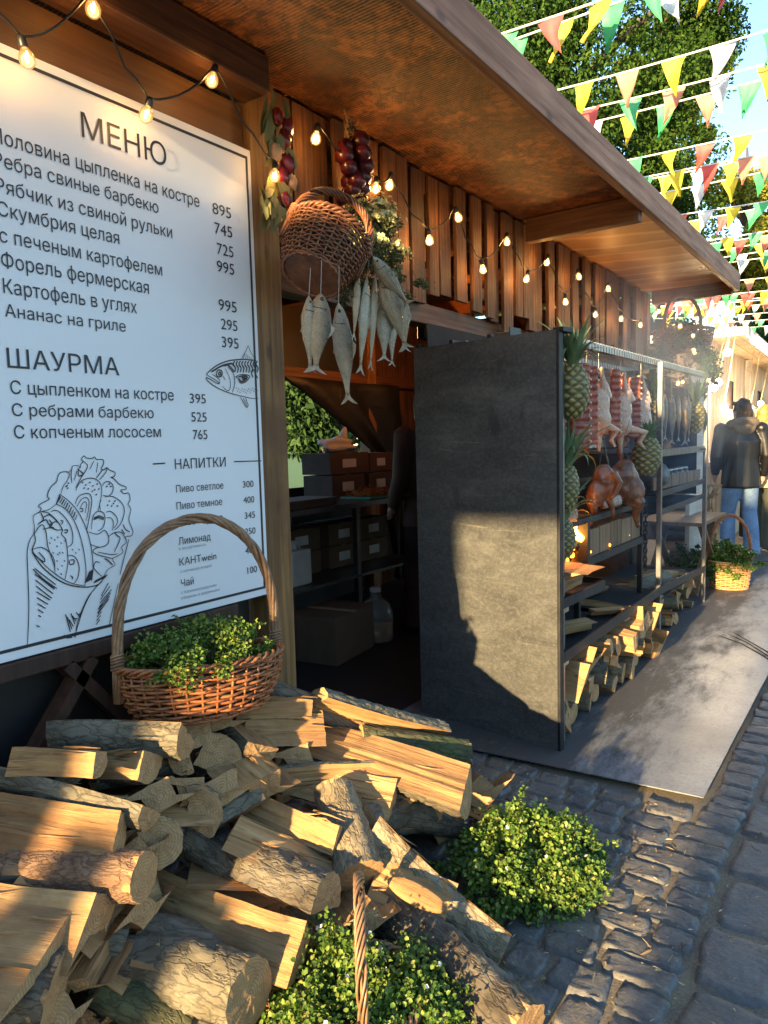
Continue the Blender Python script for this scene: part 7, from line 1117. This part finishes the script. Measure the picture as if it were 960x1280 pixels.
t = NT('clear_plastic'); t.col((.75, .75, .7)); t.p.inputs['Transmission Weight'].default_value = .85; t.rough(.15); t.p.inputs['IOR'].default_value = 1.3; M['clear'] = t.m; M['oil'] = plain('amber_oil', (.35, .17, .03), .2, 0, .1, 10, 0)
jg = thing('water_jug', 'clear plastic jug with amber oil standing on the stall floor', 'jug', (-2.95, 4.02, .02)); b = MB(); b.lathe([(.11, 0), (.12, .02), (.12, .2), (.1, .26), (.04, .31), (.035, .35)], 20); b.build('body', M['clear'], jg, True); b = MB(); b.lathe([(.1, .01), (.11, .02), (.11, .13)], 20); b.build('oil', M['oil'], jg, True); b = MB(); b.lathe([(.04, .351), (.04, .375), (.035, .38)], 14); b.build('cap', M['paper'], jg)
cb = thing('cutting_board', 'green cutting board lying on the prep table', 'cutting board', (-3.38, 4.62, .982)); b = MB(); b.box((-.15, -.25, 0), (.15, .25, .018)); M['green'] = plain('green_plastic', (.02, .16, .09), .5, 0, .1, 8, 0); cb2 = b.build('board', M['green'], cb, bevel=.004)
r_ = np.random.default_rng(5); P = r_.normal(size=(900, 3)) * np.array([.06, .1, .016]) + np.array([-3.38, 4.6, 1.02]); P[:, 2] = np.maximum(P[:, 2], 1.003); V, F = leaves_np(P, r_.normal(size=P.shape) * np.array([1, 1, .4]), r_.normal(size=P.shape) + np.array([0, 0, 1.]), r_.uniform(.02, .035, 900), r_.uniform(.006, .012, 900))
M['shred'] = leafmat('orange_shreds', [(.5, .16, .03), (.6, .25, .06), (.42, .1, .02)], .5, .1); tag(np_mesh('shredded_carrot', V, F, M['shred']), 'heap of orange shredded vegetable on the green cutting board', 'vegetable heap')
pp = thing('paper_stack', 'stack of brown wrapping sheets on the left of the prep table', 'paper stack', (-3.4, 3.75, .982)); rr = random.Random(6)
for k in range(9): b = MB(); b.box((-.14 + rr.uniform(-.02, .02), -.25 + rr.uniform(-.03, .03), .006 * k), (.14, .25 + rr.uniform(-.03, .03), .006 * k + .004)); b.build('sheet', M['card'], pp)
bg_ = thing('plastic_bag', 'crumpled white plastic bag lying on the upper carton', 'bag', (-3.74, 4.62, 1.345)); b = MB(); b.ball((0, 0, .05), .13, 24, 14, sc=(.8, 1.3, .5), nz=.6, seed=3); b.tube([(0, .06, .08), (0, .1, .16), (.02, .09, .2)], [.05, .03, .012], 8); b.build('bag_skin', M['paper'], bg_, True)
for i, (x, y, z) in enumerate(((-2.75, 4.45, 2.18), (-2.75, 5.15, 2.16))):
    f = thing('floodlight', ['left black floodlight under the stall ceiling above the steel sheet', 'right black floodlight under the stall ceiling above the steel sheet'][i], 'floodlight', (x, y, z), 'floodlights inside the stall')
    b = MB(); b.box((-.04, -.06, -.05), (.02, .06, .05)); b.build('housing', M['black'], f, bevel=.006); b = MB(); b.bar((0, 0, .05), (0, 0, .32 if i else .3), .015, .02); b.build('bracket', M['black'], f); b = MB(); b.box((-.045, -.05, -.04), (-.041, .05, .04)); b.build('lens', emit('heat_lamp_%d' % i, (1, .3, .05), 3), f)
    ld = bpy.data.lights.new('flood', 'AREA'); ld.energy = 2.2; ld.color = (1, .33, .06); ld.size = .1; lo = bpy.data.objects.new('flood', ld); link(lo, f); lo.location = (-.06, 0, 0); lo.rotation_euler = (0, R(120), 0)

# ================================================================ people
M['skin'] = plain('skin', (.5, .29, .2), .5, 0, .08, 14, .05); M['leather'] = plain('black_leather', (.007, .007, .008), .42, 0, .3, 9, .5)
t = NT('blue_denim'); n = t.noise(t.coord(), 6, 4); f = t.noise(t.coord((1, 1, .3)), 220, 2); t.col(t.mix(t.ramp(f, [(.4, 0.), (.6, .35)]), t.ramp(n, [(.3, (.05, .1, .2)), (.7, (.13, .23, .38))]), (.3, .38, .48))); t.rough(.85); t.bump(n, .4, .02); M['denim'] = t.m
M['olive'] = plain('olive_trousers', (.06, .065, .042), .85, 0, .2, 7, .4); M['tan'] = plain('tan_coat', (.42, .3, .16), .8, 0, .15, 7, .4); M['hood'] = plain('grey_brown_hood', (.13, .1, .075), .9, 0, .3, 60, .5); M['hair'] = plain('dark_brown_hair', (.03, .017, .011), .5, 0, .5, 40, .6); M['ginger'] = plain('ginger_hair', (.4, .17, .03), .5, 0, .4, 40, .6); M['brownshirt'] = plain('brown_shirt', (.10, .045, .028), .85, 0, .2, 8, .4); M['apron'] = plain('dark_apron', (.05, .02, .018), .8, 0, .2, 8, .3); M['greyhair'] = plain('grey_brown_hair', (.13, .1, .08), .6, 0, .6, 40, .8); M['shoe'] = plain('black_shoe', (.015, .015, .015), .5, 0, .2, 10, .2); M['sneaker'] = plain('white_sneaker', (.5, .5, .5), .6, 0, .1, 10, .1)
def person(label, x, y, h, yaw, top, legs, hair, shoe, hood=None, head_turn=0, stride=.08, z=.0, apron=None, bag=None, armin=.0, wide=1.0):
    p = thing('person', label, 'person', (x, y, z), None, (0, 0, yaw)); k = h / 1.75; S = lambda *a: tuple(q * k for q in a); w = wide
    hips = [(-.09, 0, .93), (.09, 0, .93)]; kn = [(-.10, .03 + stride * .6, .5), (.10, .02 - stride * .2, .5)]; an = [(-.105, stride, .09), (.105, -stride * .9, .09)]
    sh = [(-.195 * w, 0, 1.43), (.195 * w, 0, 1.43)]; el = [(-.25 * w, -.02, 1.14), (.25 * w, -.02, 1.14)]; wr = [(-.22 * w + armin, .12, .93), (.24 * w, .06, .90)]
    rot = Euler((0, 0, head_turn)).to_matrix(); hc = Vector((0, .015, 1.63))
    H = lambda a, b, c: tuple((hc + rot @ Vector((a, b, c))) * k)
    b = MB()
    b.ball(H(0, -.005, .02), .1 * k, 20, 14, sc=(.8, .95, 1.12)); b.ball(H(0, .03, -.045), .068 * k, 16, 10, sc=(.88, 1, 1.1)); b.ball(H(0, .098, -.01), .018 * k, 8, 6, sc=(.8, 1, 1.3))
    for s in (-1, 1): b.ball(H(s * .082, -.005, -.01), .025 * k, 8, 6, sc=(.45, .8, 1.2)); b.ball(H(s * .034, .082, .012), .012 * k, 8, 6)
    b.tube([H(0, -.01, -.08), S(0, -.01, 1.46)], [.058 * k, .065 * k], 12)
    b.tube([S(0, 0, .95), S(0, .0, 1.15), S(0, .01, 1.35), S(0, 0, 1.47)], [.1 * k, .09 * k, .095 * k, .07 * k], 14)
    for i in (0, 1):
        b.tube([S(*hips[i]), S(*kn[i]), S(*an[i])], [.085 * k, .058 * k, .04 * k], 12); b.tube([S(*an[i]), S(an[i][0], an[i][1] + .1, .045)], [.045 * k, .035 * k], 10)
        b.tube([S(*sh[i]), S(*el[i]), S(*wr[i])], [.05 * k, .04 * k, .028 * k], 10)
        d = (Vector(wr[i]) - Vector(el[i])).normalized(); pm = Vector(wr[i]) + d * .05; b.tube([S(*wr[i]), S(*pm)], [.026 * k, .034 * k], 10)
        for f_ in range(4): o_ = Vector((0, .024 - .016 * f_, 0)); L = (.07, .078, .072, .055)[f_]; a0 = pm + o_; a1 = a0 + d * L * .55; a2 = a1 + (d + Vector((.35 * (1 if i == 0 else -1), .1, -.3))).normalized() * L * .5; b.tube([S(*a0), S(*a1), S(*a2)], [.0095 * k, .0085 * k, .007 * k], 7)
        a0 = Vector(wr[i]) + d * .02; b.tube([S(*a0), S(*(a0 + Vector((0, .04, -.02)))), S(*(a0 + Vector((0, .055, -.055))))], [.012 * k, .01 * k, .008 * k], 7)
    bd = voxel(b, 'body', M['skin'], .0085, p, 3)
    b = MB()   # hair: cap over crown, back and sides
    for (a, c, e, r, sc) in ((0, -.022, .045, .104, (.9, .98, 1.02)), (0, -.055, -.02, .085, (1.0, .75, 1.15)), (.055, -.02, .0, .05, (.75, 1.2, 1.3)), (-.055, -.02, .0, .05, (.75, 1.2, 1.3)), (0, .05, .095, .05, (1.3, .8, .6)), (0, -.05, -.075, .08, (1.1, .7, .9)), (.06, -.025, -.06, .045, (.7, 1, 1.2)), (-.06, -.025, -.06, .045, (.7, 1, 1.2))): b.ball(H(a, c, e), r * k, 18, 12, sc=sc, nz=.14, seed=a * 9 + e)
    voxel(b, 'hair', M[hair], .009, p, 2)
    b = MB()   # coat or shirt
    b.tube([S(0, 0, .78), S(0, 0, .9), S(0, 0, 1.1), S(0, .0, 1.3), S(0, -.005, 1.44), S(0, -.01, 1.5)], [.195 * k * w, .19 * k * w, .175 * k * w, .185 * k * w, .13 * k, .075 * k], 18)
    b.v = [(v[0], v[1] * .72, v[2]) for v in b.v]
    for i in (0, 1):
        b.ball(S(*sh[i]), .082 * k, 14, 10, nz=.1); m_ = [Vector(sh[i]).lerp(Vector(el[i]), .5), Vector(el[i]).lerp(Vector(wr[i]), .55)]
        b.tube([S(*sh[i]), S(*m_[0]), S(*el[i]), S(*m_[1]), S(*(Vector(wr[i]) * .97 + Vector(el[i]) * .03))], [.078 * k, .072 * k, .066 * k, .058 * k, .047 * k], 14)
    b.v = [tuple(Vector(v) + Vector((1, 1, 0)) * .012 * k * mnoise.noise(Vector(v) * 11)) for v in b.v]
    voxel(b, 'jacket', M[top], .011, p, 3)
    b = MB()
    for i in (0, 1):
        b.tube([S(*hips[i]), S(hips[i][0] * 1.05, .01, .75), S(*kn[i]), S((kn[i][0] + an[i][0]) / 2, (kn[i][1] + an[i][1]) / 2 - .01, .3), S(an[i][0], an[i][1], .035)], [.108 * k, .1 * k, .08 * k, .082 * k, .088 * k], 14)
    b.ball(S(0, -.01, .93), .15 * k, 16, 10, sc=(1.15, .85, .8)); b.v = [tuple(Vector(v) + Vector((1, 1, 0)) * .01 * k * mnoise.noise(Vector(v) * 9 + Vector((4, 4, 4)))) for v in b.v]
    voxel(b, 'trousers', M[legs], .011, p, 3)
    for i in (0, 1):
        b = MB(); b.ball(S(an[i][0], an[i][1] + .05, .05), .05 * k, 14, 10, sc=(.95, 2.5, .95)); b.v = [(v[0], v[1], max(v[2], .004)) for v in b.v]; b.build('shoe', M[shoe], p, True)
    if hood:
        b = MB(); b.tube([S(.13 * math.cos(a), .09 * math.sin(a) - .03, 1.49 + .03 * -math.sin(a)) for a in np.linspace(0, 6.283, 20)[:-1]], .05 * k, 10, True); b.ball(S(0, -.09, 1.46), .11 * k, 16, 10, sc=(1.15, .6, .9)); voxel(b, 'hood', M[hood], .011, p, 3)
    if apron:
        b = MB(); b.tube([(.205 * k * w * math.cos(a), .15 * k * w * math.sin(a), 1.02 * k) for a in np.linspace(0, 6.283, 26)[:-1]], .014, 6, True); b.build('apron_string', M[apron], p, True)
    if bag:
        b = MB(); b.tube([S(-.17, .05, 1.46), S(-.1, -.14, 1.35), S(.08, -.16, 1.12), S(.2, -.1, .98)], .013, 6); b.build('bag_strap', M['shoe'], p, True)
    return p
person('person in a black leather jacket with grey hood and blue jeans, seen from behind', -1.43, 9.05, 1.77, R(28), 'leather', 'denim', 'hair', 'sneaker', 'hood', R(30), .1, .01, wide=1.08)
person('person in a tan coat and olive trousers cut by the right edge of the picture', -1.27, 9.6, 1.72, R(-10), 'tan', 'olive', 'ginger', 'shoe', None, R(-10), .05, bag=True, wide=1.05)
person('person with curly grey brown hair standing behind the black jacket', -1.5, 10.6, 1.72, R(0), 'olive', 'shoe', 'greyhair', 'shoe', None, 0, .03)
person('stall worker in a brown shirt and apron half hidden behind the steel sheet', -2.78, 4.47, 1.74, R(75), 'brownshirt', 'apron', 'hair', 'shoe', None, R(-10), .05, .02, apron='card2', wide=1.1)
